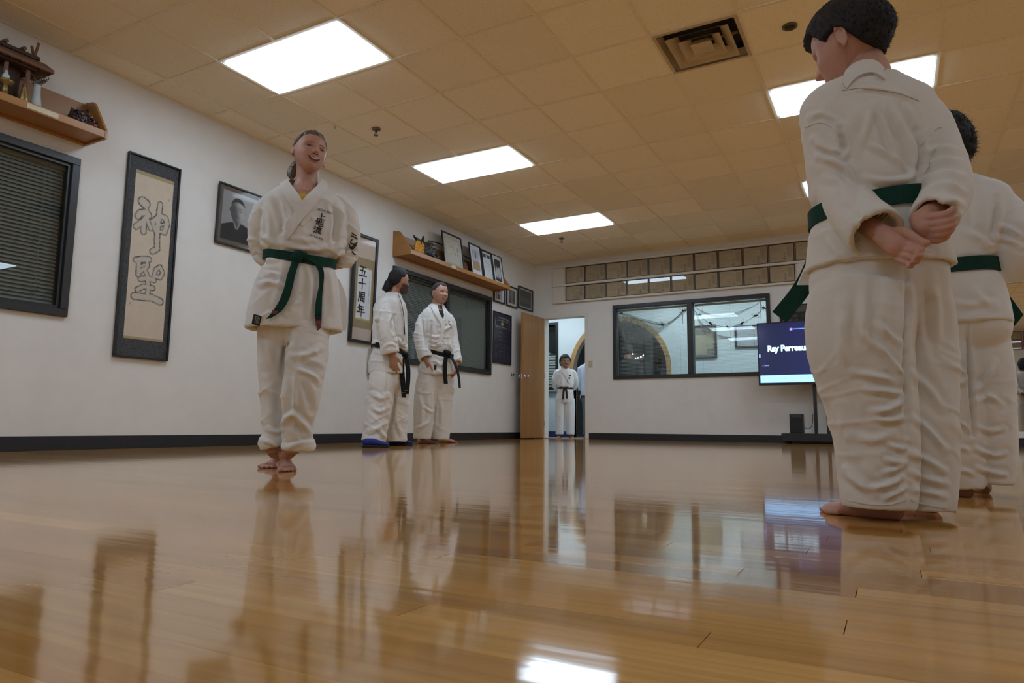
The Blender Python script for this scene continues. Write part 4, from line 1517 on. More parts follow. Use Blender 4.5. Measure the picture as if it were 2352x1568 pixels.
framed('wall_sign', 'dark sign with faint pale lettering above the television', 'sign', (-1.345, YB - .001, 1.62), (1.1, 0, 0), (0, 0, 0.34), (0, -1, 0), 0.012, 0.03, m_blackpl, sign_fn, 90, 36)

# ================================================================== mirror on the back wall, picture above it
m_mirror = mat('mirror_silver', (0.78, 0.80, 0.77), 0.01, metal=1.0, var=0.0)
t = thing('wall_mirror', (2.6, YB, 0.1), 'large wall mirror beside the second student\'s trousers', 'mirror')
for a, b in ((0.30, 1.85), (1.853, 3.40), (3.403, 4.90)):
    G().box(a, b, YB - .008, YB - .001, 0.186, 2.035).put('mirror_panel', m_mirror, t)
G().box(0.28, 4.92, YB - .03, YB, 0.106, 0.184).put('bottom_rail', m_jamb, t, bevel=.003)
G().box(0.28, 4.92, YB - .03, YB, 2.035, 2.068).put('top_rail', m_jamb, t, bevel=.003)
framed('framed_picture', 'small dark framed picture seen under the second student\'s raised elbow', 'framed photo', (1.05, YB - .001, 2.10), (0.405, 0, 0), (0, 0, 0.25), (0, -1, 0), 0.03, 0.025, m_black,
       lambda U, V: mixc(np.zeros(U.shape + (3,)) + (.045, .03, .03), (.14, .09, .085), np.clip(n2(U, V, 5, 3), 0, 1)), 24, 24)
# second certificate display on the rear wall (shows in the mirror)
m_redfr = mat('red_moulding', (0.20, 0.02, 0.018), 0.4)
for i in range(5):
    for j, za in enumerate((2.40, 2.66)):
        framed('framed_certificate', f'red framed certificate on the wall reflected in the mirror, {"upper" if j else "lower"} row, {ORD[i]}', 'certificate',
               (2.80 + .44 * i + .42, YR + .001, za), (-0.42, 0, 0), (0, 0, 0.25), (0, 1, 0), 0.02, 0.02, m_redfr, cert_tan(60 + i + 9 * j), 20, 16, 'certificates on the rear wall', gm=m_pglass2)

# ================================================================== lobby beyond the doorway and the window
LX0, LX1, Y2 = -7.6, 0.6, 15.6
structure(G().box(LX0, LX1, YB + WT, Y2, -0.05, 0.0).put('floor_lobby', m_carpet))
structure(G().box(LX0, LX1, YB + WT, Y2, ZLOB, ZLOB + .05).put('ceiling_lobby', mat('white_lobby_ceiling', (.7, .72, .72), .9)))
AXC, AR, AZ = -4.358, 0.895, 1.245       # arch: centre x, clear radius, spring height
WLB = (-6.55, -5.575, 0.90, 2.20)        # lobby window x0,x1,z0,z1
wy0, wy1 = YLOB, YLOB + .12
g = G()
g.box(LX0, WLB[0], wy0, wy1, 0, ZLOB).box(WLB[0], WLB[1], wy0, wy1, 0, WLB[2]).box(WLB[0], WLB[1], wy0, wy1, WLB[3], ZLOB)
g.box(WLB[1], AXC - AR, wy0, wy1, 0, ZLOB).box(AXC + AR, LX1, wy0, wy1, 0, ZLOB)
na = 28
pts = [(AXC - AR, AZ)] + [(AXC - AR * math.cos(math.pi * i / na), AZ + AR * math.sin(math.pi * i / na)) for i in range(1, na)] + [(AXC + AR, AZ)]
for (xa_, za_), (xb_, zb_) in zip(pts[:-1], pts[1:]):
    V = [(xa_, wy0, za_), (xb_, wy0, zb_), (xb_, wy0, ZLOB), (xa_, wy0, ZLOB), (xa_, wy1, za_), (xb_, wy1, zb_), (xb_, wy1, ZLOB), (xa_, wy1, ZLOB)]
    g.add(V, [(0, 1, 2, 3), (7, 6, 5, 4), (0, 4, 5, 1), (1, 5, 6, 2), (2, 6, 7, 3), (3, 7, 4, 0)])
structure(g.put('wall_lobby', m_lobwall))
structure(G().box(LX0, AXC - AR - .1, wy0 - .008, wy0, 0, .11).box(AXC + AR + .1, LX1, wy0 - .008, wy0, 0, .11).put('baseboard_lobby', m_bluebase))
structure(G().box(LX0 - .1, LX0, YB + WT, Y2, 0, ZLOB).put('wall_lobby_left', m_lobwall))
structure(G().box(LX1, LX1 + .1, YB + WT, Y2, 0, ZLOB).put('wall_lobby_right', m_lobwall))
structure(G().box(LX0, LX1, Y2, Y2 + .1, 0, ZLOB).put('wall_lobby_far', m_lobdark))
# wooden arch trim
tr = G()
ins, outr = [], []
prof = [(AXC - AR, 0.0)] + pts + [(AXC + AR, 0.0)]
outp = [(AXC - AR - .085, 0.0)] + [(AXC + (x - AXC) * (AR + .085) / AR, AZ + (z - AZ) * (AR + .085) / AR) for x, z in pts] + [(AXC + AR + .085, 0.0)]
for i in range(len(prof) - 1):
    (a, b), (c, d) = prof[i], prof[i + 1]
    (e, f_), (h_, k_) = outp[i], outp[i + 1]
    V = [(a, wy0 - .02, b), (c, wy0 - .02, d), (h_, wy0 - .02, k_), (e, wy0 - .02, f_), (a, wy1 + .02, b), (c, wy1 + .02, d), (h_, wy1 + .02, k_), (e, wy1 + .02, f_)]
    tr.add(V, [(0, 1, 2, 3), (7, 6, 5, 4), (0, 4, 5, 1), (1, 5, 6, 2), (2, 6, 7, 3), (3, 7, 4, 0)])
structure(tr.put('trim_arch', mat('arch_oak', (0.40, 0.24, 0.10), 0.45, var=0.15, scale=10)))
# lobby window with blind
t4 = structure(thing('window_4', (-6.06, wy0, WLB[2]), None, None))
x0, x1, z0, z1 = WLB
for a, b, c, d in ((x0, x1, z1 - .05, z1), (x0, x1, z0, z0 + .05), (x0, x0 + .05, z0 + .05, z1 - .05), (x1 - .05, x1, z0 + .05, z1 - .05)):
    G().box(a, b, wy0 - .02, wy0 + .09, c, d).put('window_frame', m_bronze, t4)
G().box(x0 + .05, x1 - .05, wy0 + .005, wy0 + .010, z0 + .05, z1 - .05).put('pane', m_glass, t4)
G().box(x0 - .03, x1 + .03, wy0 - .06, wy0, z0 - .04, z0 - .005).put('window_sill', m_lobdark, t4)
G().box(x0 + .05, x1 - .05, wy0 + .03, wy0 + .06, 2.02, z1 - .05).put('blind_headrail', m_bronze, t4)
G().box(x1 - .20, x1 - .055, wy0 + .012, wy0 + .020, 1.62, 2.02).put('dark_pane', m_darkback, t4)
sm = slat_mesh(x1 - x0 - .12, 0, 0.048, 70)
sm.materials.append(m_slatw)
for z in np.arange(z0 + .08, 1.62, 0.052):
    put('blind_slat', sm, None, t4, loc=((x0 + x1) / 2, wy0 + .055, z))
G().box(x0, x1, wy0 + .10, wy0 + .11, z0, z1).put('window_backing', mat('grey_backing', (.35, .38, .40), .9), t4)  # plain grey panel closing the opening behind the blind
m_fairy = mat('lit_fairy_bulb', (1, 1, 1), .3, var=0, emit=(1.0, .97, .88), estr=9)
m_lobl = mat('lit_lobby_diffuser', (.9, .9, .9), .4, var=0, emit=(0.80, 0.93, 1.0), estr=LOBBY_LAMP)
for (x, y), lb in zip(((-5.6, 11.1), (-3.0, 11.1), (-1.2, 11.1), (-4.4, 13.2)), ('above the doorway', 'above the cork boards', 'far right', 'behind the arch')):
    t = thing('lobby_light', (x, y, ZLOB - .02), f'lobby ceiling light panel {lb}, out of the picture', 'ceiling light', 'lobby lights')
    G().box(x - .6, x + .6, y - .15, y + .15, ZLOB - .012, ZLOB - .001).put('housing', m_lampfr, t)
    if 'arch' in lb:
        G().box(x - .3, x + .3, y - .06, y + .06, ZLOB - .016, ZLOB - .0125).put('diffuser', mat('dim_lobby_diffuser', (.9, .9, .9), .4, var=0, emit=(0.85, 0.93, 1.0), estr=22), t)
    else:
        G().box(x - .57, x + .57, y - .12, y + .12, ZLOB - .016, ZLOB - .0125).put('diffuser', m_lobl, t)


# notice boards on the lobby wall
def cork_fn(U, V):
    c = np.zeros(U.shape + (3,)) + (0.22, 0.215, 0.20)
    a = (U > 0.14) & (U < 0.62) & (V > 0.10) & (V < 0.72)
    c[a] = (0.46, 0.42, 0.30)
    c = mixc(c, (0.3, 0.27, 0.18), 0.4 * a * np.clip(n2(U, V * 2, 16, 3), 0, 1))
    b = (U > 0.66) & (U < 0.92) & (V > 0.28) & (V < 0.78)
    c[b] = (0.40, 0.37, 0.27)
    return c


def white_fn(U, V):
    c = np.zeros(U.shape + (3,)) + (0.45, 0.49, 0.53)
    c = mixc(c, (0.25, 0.27, 0.30), 0.35 * np.clip(n2(U, V * 2, 12, 4), 0, 1))
    c[np.abs(U - 0.56) < 0.015] = (0.12, 0.13, 0.14)
    return c


framed('notice_board', 'dark framed notice board with tan sheets behind the lobby window', 'notice board', (-3.02, YLOB - .001, 1.385), (0.44, 0, 0), (0, 0, 0.575), (0, -1, 0), 0.028, 0.03, m_bronze, cork_fn, 40, 50, 'lobby notice boards')
framed('notice_board', 'dark framed white sheet board behind the lobby window near the television', 'notice board', (-2.275, YLOB - .001, 1.535), (0.56, 0, 0), (0, 0, 0.385), (0, -1, 0), 0.03, 0.03, m_bronze, white_fn, 40, 30, 'lobby notice boards')

# far room seen through the arch
t = thing('display_cabinet', (-5.0, 15.2, 0), 'dark cabinet with a sloping lit top seen through the arch', 'cabinet')
m_cab = mat('dark_grey_cabinet', (.07, .075, .075), .6, var=.2, scale=8)
G().box(-5.45, -4.55, 14.9, 15.5, 0, 1.45).put('body', m_cab, t, bevel=.005)
G().box(-5.5, -4.5, 14.85, 15.55, 1.45, 1.50).put('shelf_board', mat('grey_shelf', (.16, .16, .15), .6), t)
G().prism([(-5.42, 1.78), (-4.58, 1.58), (-4.58, 1.66), (-5.42, 2.02)], 1, 15.2, 15.5).put('canopy', m_cab, t)
for x in (-5.4, -4.62):
    G().box(x, x + .04, 15.3, 15.45, 1.5, 1.75).put('post', m_cab, t)
for i in range(9):
    x = -5.22 + .062 * i + random.uniform(-.02, .02)
    G().ell((x, 15.16, 1.86 - .17 * (x + 5.3) + random.uniform(-.06, .04)), (.016, .016, .016), nu=8, nv=6).put('fairy_bulb', m_fairy, t)
for i, (x, w_, h_, cc) in enumerate(((-5.3, .1, .2, (.2, .2, .19)), (-5.15, .07, .14, (.09, .1, .1)), (-4.98, .14, .12, (.3, .3, .3)), (-4.8, .08, .17, (.12, .11, .1)), (-4.66, .09, .1, (.25, .24, .22)))):
    tag(G().box(x, x + w_, 14.95, 15.05, 1.501, 1.501 + h_).box(x + .01, x + w_ - .01, 14.96, 15.04, 1.501 + h_, 1.51 + h_).put('boxed_item', mat(f'item_{i}', cc, .6), bevel=.003),
        ('pale tall box', 'small dark box', 'wide white box', 'narrow brown box', 'low cream box')[i] + ' standing on the cabinet seen through the arch', 'box', 'boxes on the far cabinet')
structure(G().box(-4.62, -4.46, 14.4, 14.56, 0, ZLOB).put('trim_column', m_lobdark))
framed('framed_picture', 'small dark picture on the far wall seen through the arch', 'framed photo', (-5.0, Y2 - .001, 1.98), (.2, 0, 0), (0, 0, .42), (0, -1, 0), .02, .02, m_bronze, lambda U, V: np.zeros(U.shape + (3,)) + (.10, .12, .11), 8, 8)
t = thing('hanging_garment', (-4.15, 14.4, 1.2), 'blue and white garment hanging beyond the arch', 'garment')
parts = [tube([(-4.12, 14.3, 1.75), (-4.12, 14.3, 1.62), (-4.13, 14.3, 1.30), (-4.14, 14.3, 1.25)], [(.03, .03), (.07, .035), (.15, .05), (.15, .05)], side=(1, 0, 0))]
me = grow('blue_cloth', parts, .012, 1)
put('blue_cloth', me, mat('slate_blue_cloth', (.09, .11, .24), .9, var=.1), t, smooth=True)
me = grow('white_cloth', [tube([(-4.0, 14.42, 1.86), (-4.02, 14.42, 1.6), (-4.08, 14.42, 1.0), (-4.1, 14.42, .8)], [(.10, .05), (.20, .06), (.22, .06), (.22, .06)], side=(1, 0, 0))], .015, 1)
put('white_cloth', me, mat('pale_cloth', (.42, .46, .55), .9, var=.1), t, smooth=True)
G().tube([(-4.9, 14.4, 1.9), (-3.6, 14.4, 1.9)], .012, 8).put('rail', m_chrome, t)
structure(G().box(-3.9, -3.78, 14.35, 14.5, 0, ZLOB).put('trim_post', m_lobdark))

# ---- halloween garland: black spiders on a thread, and cobweb netting inside the window
YG = YB + 0.055
m_thread = mat('black_thread', (.02, .022, .02), .8)
m_spider = mat('black_spider_plastic', (.015, .018, .016), .5)
SP = [(-3.78, 2.03), (-3.10, 1.80), (-2.76, 2.00), (-2.625, 2.03), (-2.52, 1.91), (-2.355, 1.775), (-2.10, 1.70), (-1.893, 1.742), (-1.698, 1.845), (-1.578, 1.955)]
tag(G().tube(lerp_path([(x, YG, z) for x, z in SP[:3]], 6), .004, 5).put('garland_thread', m_thread), 'thin black garland thread sagging across the left window pane', 'garland')
tag(G().tube(lerp_path([(x, YG, z) for x, z in SP[3:]], 5), .003, 5).put('garland_thread', m_thread), 'thin black garland thread sagging across the right window pane', 'garland')
spn = ['at the upper left corner of the window', 'on the swag in the left pane', 'left of the window mullion', 'right of the window mullion', 'high on the right pane near the mullion', 'above the first notice board', 'lowest of the right pane', 'above the second notice board', 'second from the right end of the garland', 'at the right end of the garland']
for (x, z), nm in zip(SP, spn):
    t = thing('toy_spider', (x, YG, z), 'black toy spider ' + nm, 'toy spider', 'spiders on the garland')
    a = random.uniform(-.8, .8)
    ca, sa = math.cos(a), math.sin(a)
    G().ell((x, YG, z), (.024, .014, .016), [[ca, 0, -sa], [0, 1, 0], [sa, 0, ca]], 12, 8).ell((x + .027 * ca, YG, z + .027 * sa), (.012, .010, .010), None, 10, 6).put('body', m_spider, t, smooth=True)
    for s in (-1, 1):
        for k in range(4):
            u = (k - 1.5) * .016
            b0 = np.array([x + u * ca, YG, z + u * sa])
            out = np.array([-sa * s, 0, ca * s])
            al = np.array([ca, 0, sa]) * (k - 1.5) * .022
            G().tube([b0, b0 + out * .024 + al * .6, b0 + out * .040 + al * 1.5 + [0, -.006, 0]], [.0026, .0022, .0012], 5).put('leg', m_spider, t)


def web_mat():
    m = bpy.data.materials.new('cobweb_gauze')
    m.use_nodes = True
    nt = m.node_tree
    nt.nodes.remove(nt.nodes['Principled BSDF'])
    tr_, df = nd(nt, 'ShaderNodeBsdfTransparent'), nd(nt, 'ShaderNodeBsdfDiffuse')
    df.inputs[0].default_value = (.62, .66, .66, 1)
    tc = nd(nt, 'ShaderNodeTexCoord')
    n_ = nd(nt, 'ShaderNodeTexNoise')
    n_.inputs['Scale'].default_value = 16
    n_.inputs['Detail'].default_value = 6
    n_.inputs['Distortion'].default_value = 1.5
    nt.links.new(tc.outputs['Object'], n_.inputs['Vector'])
    mr = nd(nt, 'ShaderNodeMapRange')
    mr.inputs['From Min'].default_value = .35
    mr.inputs['From Max'].default_value = .75
    mr.inputs['To Min'].default_value = .22
    mr.inputs['To Max'].default_value = .80
    nt.links.new(n_.outputs['Fac'], mr.inputs['Value'])
    mx = nd(nt, 'ShaderNodeMixShader')
    nt.links.new(mr.outputs[0], mx.inputs[0])
    nt.links.new(tr_.outputs[0], mx.inputs[1])
    nt.links.new(df.outputs[0], mx.inputs[2])
    nt.links.new(mx.outputs[0], nt.nodes['Material Output'].inputs[0])
    return m


m_web = web_mat()


def web(top, bot, nx, ny, label, dens):
    tp, bt = lerp_path(top, nx), lerp_path(bot, nx)
    V, F = [], []
    n = len(tp)
    for j in range(ny + 1):
        s = j / ny
        for i in range(n):
            p = tp[i] * (1 - s) + bt[i] * s
            y = YG + .012 * math.sin(i * .9 + j) + .01 * random.uniform(-1, 1)
            V.append((p[0], y, p[1]))
    for j in range(ny):
        for i in range(n - 1):
            F.append((j * n + i, j * n + i + 1, (j + 1) * n + i + 1, (j + 1) * n + i))
    t = thing('cobweb_netting', (np.mean([p[0] for p in top]), YG, min(p[1] for p in bot)), label, 'netting', 'cobweb netting in the window')
    G().add(V, F).put('gauze', m_web, t, smooth=True)
    V, F = np.array(V), None
    g = G()
    for _ in range(dens):
        a, b = random.randrange(len(V)), random.randrange(len(V))
        if np.linalg.norm(V[a] - V[b]) < .5:
            mid = (V[a] + V[b]) / 2 + [0, random.uniform(-.01, .01), -random.uniform(0, .05)]
            g.tube([V[a], mid, V[b]], .0014, 4)
    tag(g.put('strands', mat('pale_web_thread', (.6, .64, .64), .8), t), kind='stuff')


web([(-3.83, 2.06), (-3.6, 1.99), (-3.35, 1.90), (-3.0, 1.83), (-2.72, 2.04)], [(-3.82, 1.72), (-3.62, 1.55), (-3.40, 1.52), (-3.05, 1.74), (-2.70, 2.00)], 6, 7, 'pale cobweb netting bunched across the left window pane', 110)
web([(-3.83, 1.95), (-3.78, 1.8), (-3.72, 1.6), (-3.68, 1.45)], [(-3.80, 1.9), (-3.70, 1.7), (-3.64, 1.45), (-3.62, 1.32)], 5, 4, 'narrow strip of cobweb netting hanging at the left window edge', 30)
web([(-2.58, 1.98), (-2.45, 1.75), (-2.25, 1.60), (-2.05, 1.55)], [(-2.57, 1.94), (-2.47, 1.66), (-2.30, 1.53), (-2.05, 1.53)], 6, 3, 'wisp of cobweb netting over the first notice board', 20)
web([(-2.56, 2.03), (-2.3, 1.90), (-2.0, 1.90), (-1.6, 2.06)], [(-2.56, 2.01), (-2.3, 1.86), (-2.0, 1.865), (-1.6, 2.04)], 6, 2, 'thin wisp of cobweb netting swagged high across the right pane', 16)
# ================================================================== people: building blocks
m_gi = mat('white_cotton_canvas', (0.71, 0.705, 0.69), 0.92, var=0.03, scale=14, bump=0.10, bscale=900, sheen=0.15, spec=0.2)
m_gi2 = mat('natural_cotton_canvas', (0.67, 0.645, 0.60), 0.92, var=0.03, scale=14, bump=0.10, bscale=900, sheen=0.15, spec=0.2)
m_green = mat('green_belt_cotton', (0.006, 0.040, 0.028), 0.85, var=0.1, scale=60, bump=0.35, bscale=420, spec=0.25)
m_blackbelt = mat('black_belt_cotton', (0.006, 0.006, 0.007), 0.8, var=0.2, scale=60, bump=0.3, bscale=420, spec=0.3)
m_brownbelt = mat('brown_belt_cotton', (0.035, 0.018, 0.012), 0.85, var=0.1, scale=60)
m_skin = mat('fair_skin', (0.48, 0.255, 0.19), 0.5, var=0.07, scale=45, sss=0.12, bump=0.05, bscale=500)
m_skin2 = mat('tan_skin', (0.43, 0.225, 0.155), 0.5, var=0.07, scale=45, sss=0.12, bump=0.05, bscale=500)
m_skin3 = mat('brown_skin', (0.26, 0.125, 0.075), 0.5, var=0.07, scale=45, sss=0.12, bump=0.05, bscale=500)
m_hairbrown = mat('dark_blond_hair', (0.115, 0.075, 0.048), 0.45, var=0.35, scale=60, stretch=(1, 1, .25))
m_hairdark = mat('black_hair', (0.008, 0.007, 0.008), 0.75, var=0.3, scale=70, stretch=(1, 1, .25))
m_hairgrey = mat('short_dark_grey_hair', (0.035, 0.032, 0.031), 0.7, var=0.3, scale=120)
m_beard = mat('greying_beard', (0.085, 0.06, 0.045), 0.9, var=0.6, scale=60)
m_lip = mat('lip', (0.36, 0.13, 0.115), 0.45, var=0.05)
m_mouth = mat('mouth_inside', (0.06, 0.012, 0.012), 0.5)
m_teeth = mat('teeth', (0.72, 0.68, 0.60), 0.3, var=0.0)
m_eyew = mat('eye_white', (0.55, 0.52, 0.50), 0.25, var=0.0)
m_iris = mat('dark_iris', (0.02, 0.013, 0.010), 0.2, var=0.0)
m_brow = mat('eyebrow', (0.13, 0.075, 0.055), 0.8)
m_patch = mat('black_woven_label', (0.010, 0.010, 0.011), 0.8, var=0.1)
m_thr = mat('grey_stitching', (0.22, 0.21, 0.20), 0.8)
m_yellow = mat('yellow_shirt', (0.62, 0.42, 0.035), 0.9)
m_blueshoe = mat('blue_suede_shoe', (0.010, 0.018, 0.19), 0.8, var=0.1)
m_sole = mat('black_sole', (0.012, 0.012, 0.014), 0.7)

ZUP = np.array([0, 0, 1.0])


class Plane:
    """Upright working plane through a standing spot, square to the line of sight."""

    def __init__(s, px=None, py=None, at=None):
        s.o = hit(px, py, 2, 0.0) if at is None else np.array([at[0], at[1], 0.0])
        d = s.o - CAM
        d[2] = 0
        s.dist = np.linalg.norm(d)
        s.n = d / s.dist
        s.x = np.cross(s.n, ZUP)
        s.mpp = s.dist / FPX * 0.985

    def at(s, px, py, off=0.0):
        d = ray(px, py)
        return CAM + d * ((s.dist + off) / (d @ s.n))

    def pts(s, L):
        return np.array([s.at(*q) for q in L])


def loft(P, secs, n=36, ax=None, dp=None, sub=4, hollow=None, power=2.3):
    """Cloth body: sections (px, py, off, half width in px, half depth in m) joined smoothly; ax = width axis."""
    S = np.array(secs, float)
    S = lerp_path(S, sub) if sub > 1 else S
    path = [P.at(q[0], q[1], q[2]) for q in S]
    a = P.x if ax is None else ax
    b = np.cross(ZUP, a)
    k = abs(a @ P.x)
    rad = [(max(q[3], 1) * P.mpp / max(k, .5), max(q[4], .01)) for q in S]
    return tube(path, rad, n, fixed=(a, b), hollow=hollow, power=power)


def limb(P, pts, sub=4, n=24, hollow=None, side=None, power=2.0, flat=1.0):
    """Sleeve or leg: points (px, py, off, radius in px)."""
    S = lerp_path(np.array(pts, float), sub)
    path = [P.at(q[0], q[1], q[2]) for q in S]
    return tube(path, [(q[3] * P.mpp, q[3] * P.mpp * flat) for q in S], n, side=P.x if side is None else side, hollow=hollow, power=power)


def ridge(Q, seed):
    return 1 - 2 * np.abs(vnoise(Q, seed))


def cloth_folds(P, V, drape=0.004, crease=0.004, fine=0.0012, seed=1, zc=None, zs=0.25, sc=1.0):
    """Fold depth for cloth points: long vertical folds plus crossing creases (strongest around height zc)."""
    u, w_, z = (V - P.o) @ P.x, (V - P.o) @ P.n, V[:, 2]
    wob = 0.05 * vnoise(V * 4 / sc, seed + 9)
    d = drape * ridge(np.stack([(u + wob) * 9, w_ * 9, z * 2.0], -1) / sc, seed)
    m = 1.0 if zc is None else 0.15 + 0.95 * np.exp(-((z - zc) / zs) ** 2)
    c = 0
    for k, (a, f) in enumerate(((0.9, 15), (-1.1, 13), (0.25, 19))):
        q = np.stack([(u * 4 + a * z * 5), w_ * 5, (z + wob + a * u * .55) * f], -1) / sc
        gate = np.clip(vnoise(V * 6 / sc, seed + 20 + k) + .15, 0, 1)
        c = c + gate * (np.clip(ridge(q, seed + 1 + k), 0, 1) ** 3)
    return d + crease * c * m + fine * vnoise(V * 55 / sc, seed + 4)


def drawn_folds(P, V, N, folds):
    """Single folds along picture lines on the near side: (points, width in px, height in m)."""
    px, py, _ = proj(V)
    dirs = V - CAM
    face = np.clip(-(N * dirs).sum(1) / np.linalg.norm(dirs, axis=1) * 3, 0, 1)
    d = np.zeros(len(V))
    for pts, w_, h in folds:
        Q = resample(pts, max(6, len(pts) * 4)) if len(pts) > 2 else np.asarray(pts, float)
        L_ = np.linalg.norm(np.diff(np.asarray(pts, float), axis=0), axis=1).sum()
        sd = seg_dist(px, py, Q)
        ends = np.minimum(np.hypot(px - Q[0][0], py - Q[0][1]), np.hypot(px - Q[-1][0], py - Q[-1][1]))
        tp = np.clip(ends / (0.3 * L_ + 1e-6), 0.25, 1)
        d += 1.35 * h * tp * (np.exp(-(sd / w_) ** 2) - 0.35 * np.exp(-((sd - 2 * w_) / w_) ** 2))
    return d * face


def garment(name, P, parts, voxel, m, parent, fold=None, smooth=3, seed=1, z_keep=None, folds=None):
    me = grow(name, parts, voxel, smooth)
    V = me_co(me)
    N = normals(me)
    d = np.zeros(len(V))
    if fold is not None:
        d = cloth_folds(P, V, seed=seed, **fold)
        if z_keep is not None:
            d = d * np.clip((V[:, 2] - z_keep) / 0.03, 0, 1)
    if folds:
        d = d + drawn_folds(P, V, N, folds)
    me_set(me, V + N * d[:, None])
    return put(name, me, m, parent, smooth=True)


def in_poly(x, y, poly):
    r = np.zeros(len(x), bool)
    n = len(poly)
    for i in range(n):
        (x0, y0), (x1, y1) = poly[i], poly[(i + 1) % n]
        c = ((y0 > y) != (y1 > y)) & (x < (x1 - x0) * (y - y0) / (y1 - y0 + 1e-12) + x0)
        r ^= c
    return r


def cut_poly(P, o, poly, depth):
    """Open a neckline: remove the cloth on the near side inside an outline."""
    me = o.data
    V = me_co(me) + np.array(WL[o.name])
    px, py, _ = proj(V)
    near = (V - CAM) @ P.n < P.dist + depth
    k = in_poly(px, py, poly) & near
    bm = bmesh.new()
    bm.from_mesh(me)
    bm.verts.ensure_lookup_table()
    bmesh.ops.delete(bm, geom=[bm.verts[i] for i in np.nonzero(k)[0]], context='VERTS')
    bm.to_mesh(me)
    bm.free()


def bvh_of(objs):
    V, F = [], []
    for o in objs:
        if isinstance(o, tuple):
            v, f = np.asarray(o[0]), [tuple(q) for q in o[1]]
        else:
            v = me_co(o.data) + np.array(WL[o.name])
            f = [tuple(p.vertices) for p in o.data.polygons]
        k = len(V)
        V += v.tolist()
        F += [tuple(i + k for i in q) for q in f]
    return BVHTree.FromPolygons(V, F)


def onto(bvh, P, px, py, lift, off=0.0):
    d = ray(px, py)
    d = d / np.linalg.norm(d)
    loc, nrm, _, _ = bvh.ray_cast(Vector(CAM), Vector(d))
    if loc is None:
        return P.at(px, py, off) - d * lift, -d
    nrm = np.array(nrm)
    if nrm @ d > 0:
        nrm = -nrm
    nn = nrm * 0.6 - d * 0.4
    nn /= np.linalg.norm(nn)
    return np.array(loc) + nn * lift, nn


def patch(name, bvh, P, A, B, m, parent, lift=0.006, th=0.008, k=24, cols=5, off=0.0, relax=2):
    """A band of cloth lying on a surface, between edge lines A and B (picture points)."""
    A, B = resample(A, k), resample(B, k)
    T = np.zeros((k, cols, 3))
    N = np.zeros((k, cols, 3))
    for i in range(k):
        for j in range(cols):
            s = j / (cols - 1)
            q = A[i] * (1 - s) + B[i] * s
            T[i, j], N[i, j] = onto(bvh, P, q[0], q[1], lift, off)
    for _ in range(relax):
        D = T.copy()
        D[1:-1] = (T[:-2] + 2 * T[1:-1] + T[2:]) / 4
        T = D
    return slab(name, T, N, th, m, parent)


def slab(name, T, N, th, m, parent):
    k, c = T.shape[:2]
    Bk = T - N * th
    V = np.concatenate([T.reshape(-1, 3), Bk.reshape(-1, 3)])
    F = []
    o = k * c
    for i in range(k - 1):
        for j in range(c - 1):
            a, b, d, e = i * c + j, i * c + j + 1, (i + 1) * c + j + 1, (i + 1) * c + j
            F += [(a, b, d, e), (e + o, d + o, b + o, a + o)]
    for i in range(k - 1):
        F += [(i * c, (i + 1) * c, (i + 1) * c + o, i * c + o), ((i + 1) * c + c - 1, i * c + c - 1, i * c + c - 1 + o, (i + 1) * c + c - 1 + o)]
    for j in range(c - 1):
        F += [(j + 1, j, j + o, j + 1 + o), ((k - 1) * c + j, (k - 1) * c + j + 1, (k - 1) * c + j + 1 + o, (k - 1) * c + j + o)]
    return G().add(V, F).put(name, m, parent, smooth=False)


def resample(A, k):
    A = np.asarray(A, float)
    A = lerp_path(A, 8) if len(A) > 2 else A
    s = np.concatenate([[0], np.cumsum(np.linalg.norm(np.diff(A, axis=0), axis=1))])
    t = np.linspace(0, s[-1], k)
    return np.stack([np.interp(t, s, A[:, i]) for i in range(A.shape[1])], -1)


def ribbon(name, C, W, hw, th, m, parent, k=20):
    """Free hanging band: centre line C (world points), W: width direction per point or one vector."""
    C = resample(C, k)
    W = np.asarray(W, float)
    if W.ndim == 1:
        W = np.repeat(W[None], k, 0)
    else:
        W = resample(W, k)
    hw = np.interp(np.linspace(0, 1, k), np.linspace(0, 1, len(hw)), hw) if not np.isscalar(hw) else np.full(k, hw)
    W = W / np.linalg.norm(W, axis=1, keepdims=True)
    T = np.gradient(C, axis=0)
    N = np.cross(T, W)
    N /= np.linalg.norm(N, axis=1, keepdims=True) + 1e-9
    S = np.stack([C - W * hw[:, None], C, C + W * hw[:, None]], 1)
    return slab(name, S + N[:, None] * th / 2, np.repeat(N[:, None], 3, 1), th, m, parent)


def belt_loop(name, P, bvh, cpx, cpy, tilt, h, m, parent, lift=0.006, th=0.004, coff=0.0, n=72, rmax=0.5, front=0.0):
    """Belt round a waist: centre at a picture point, tilt = height change per metre to the right."""
    c = P.at(cpx, cpy, coff)
    T = np.zeros((n + 1, 3, 3))
    N = np.zeros((n + 1, 3, 3))
    for i in range(n + 1):
        a = 2 * math.pi * i / n
        d = P.x * math.cos(a) + P.n * math.sin(a)
        rr = []
        for s in (-1, 0, 1):
            o = c + d * rmax + ZUP * (s * h / 2 + tilt * math.cos(a) * .12 + front * math.sin(a))
            loc = bvh.ray_cast(Vector(o), Vector(-d))[0]
            rr.append(rmax - np.linalg.norm(np.array(loc) - o) if loc is not None else .1)
        r = max(rr) + lift
        for j, s in enumerate((-1, 0, 1)):
            T[i, j] = c + d * r + ZUP * (s * h / 2 + tilt * math.cos(a) * .12 + front * math.sin(a))
            N[i, j] = d
    return slab(name, T, N, th, m, parent)


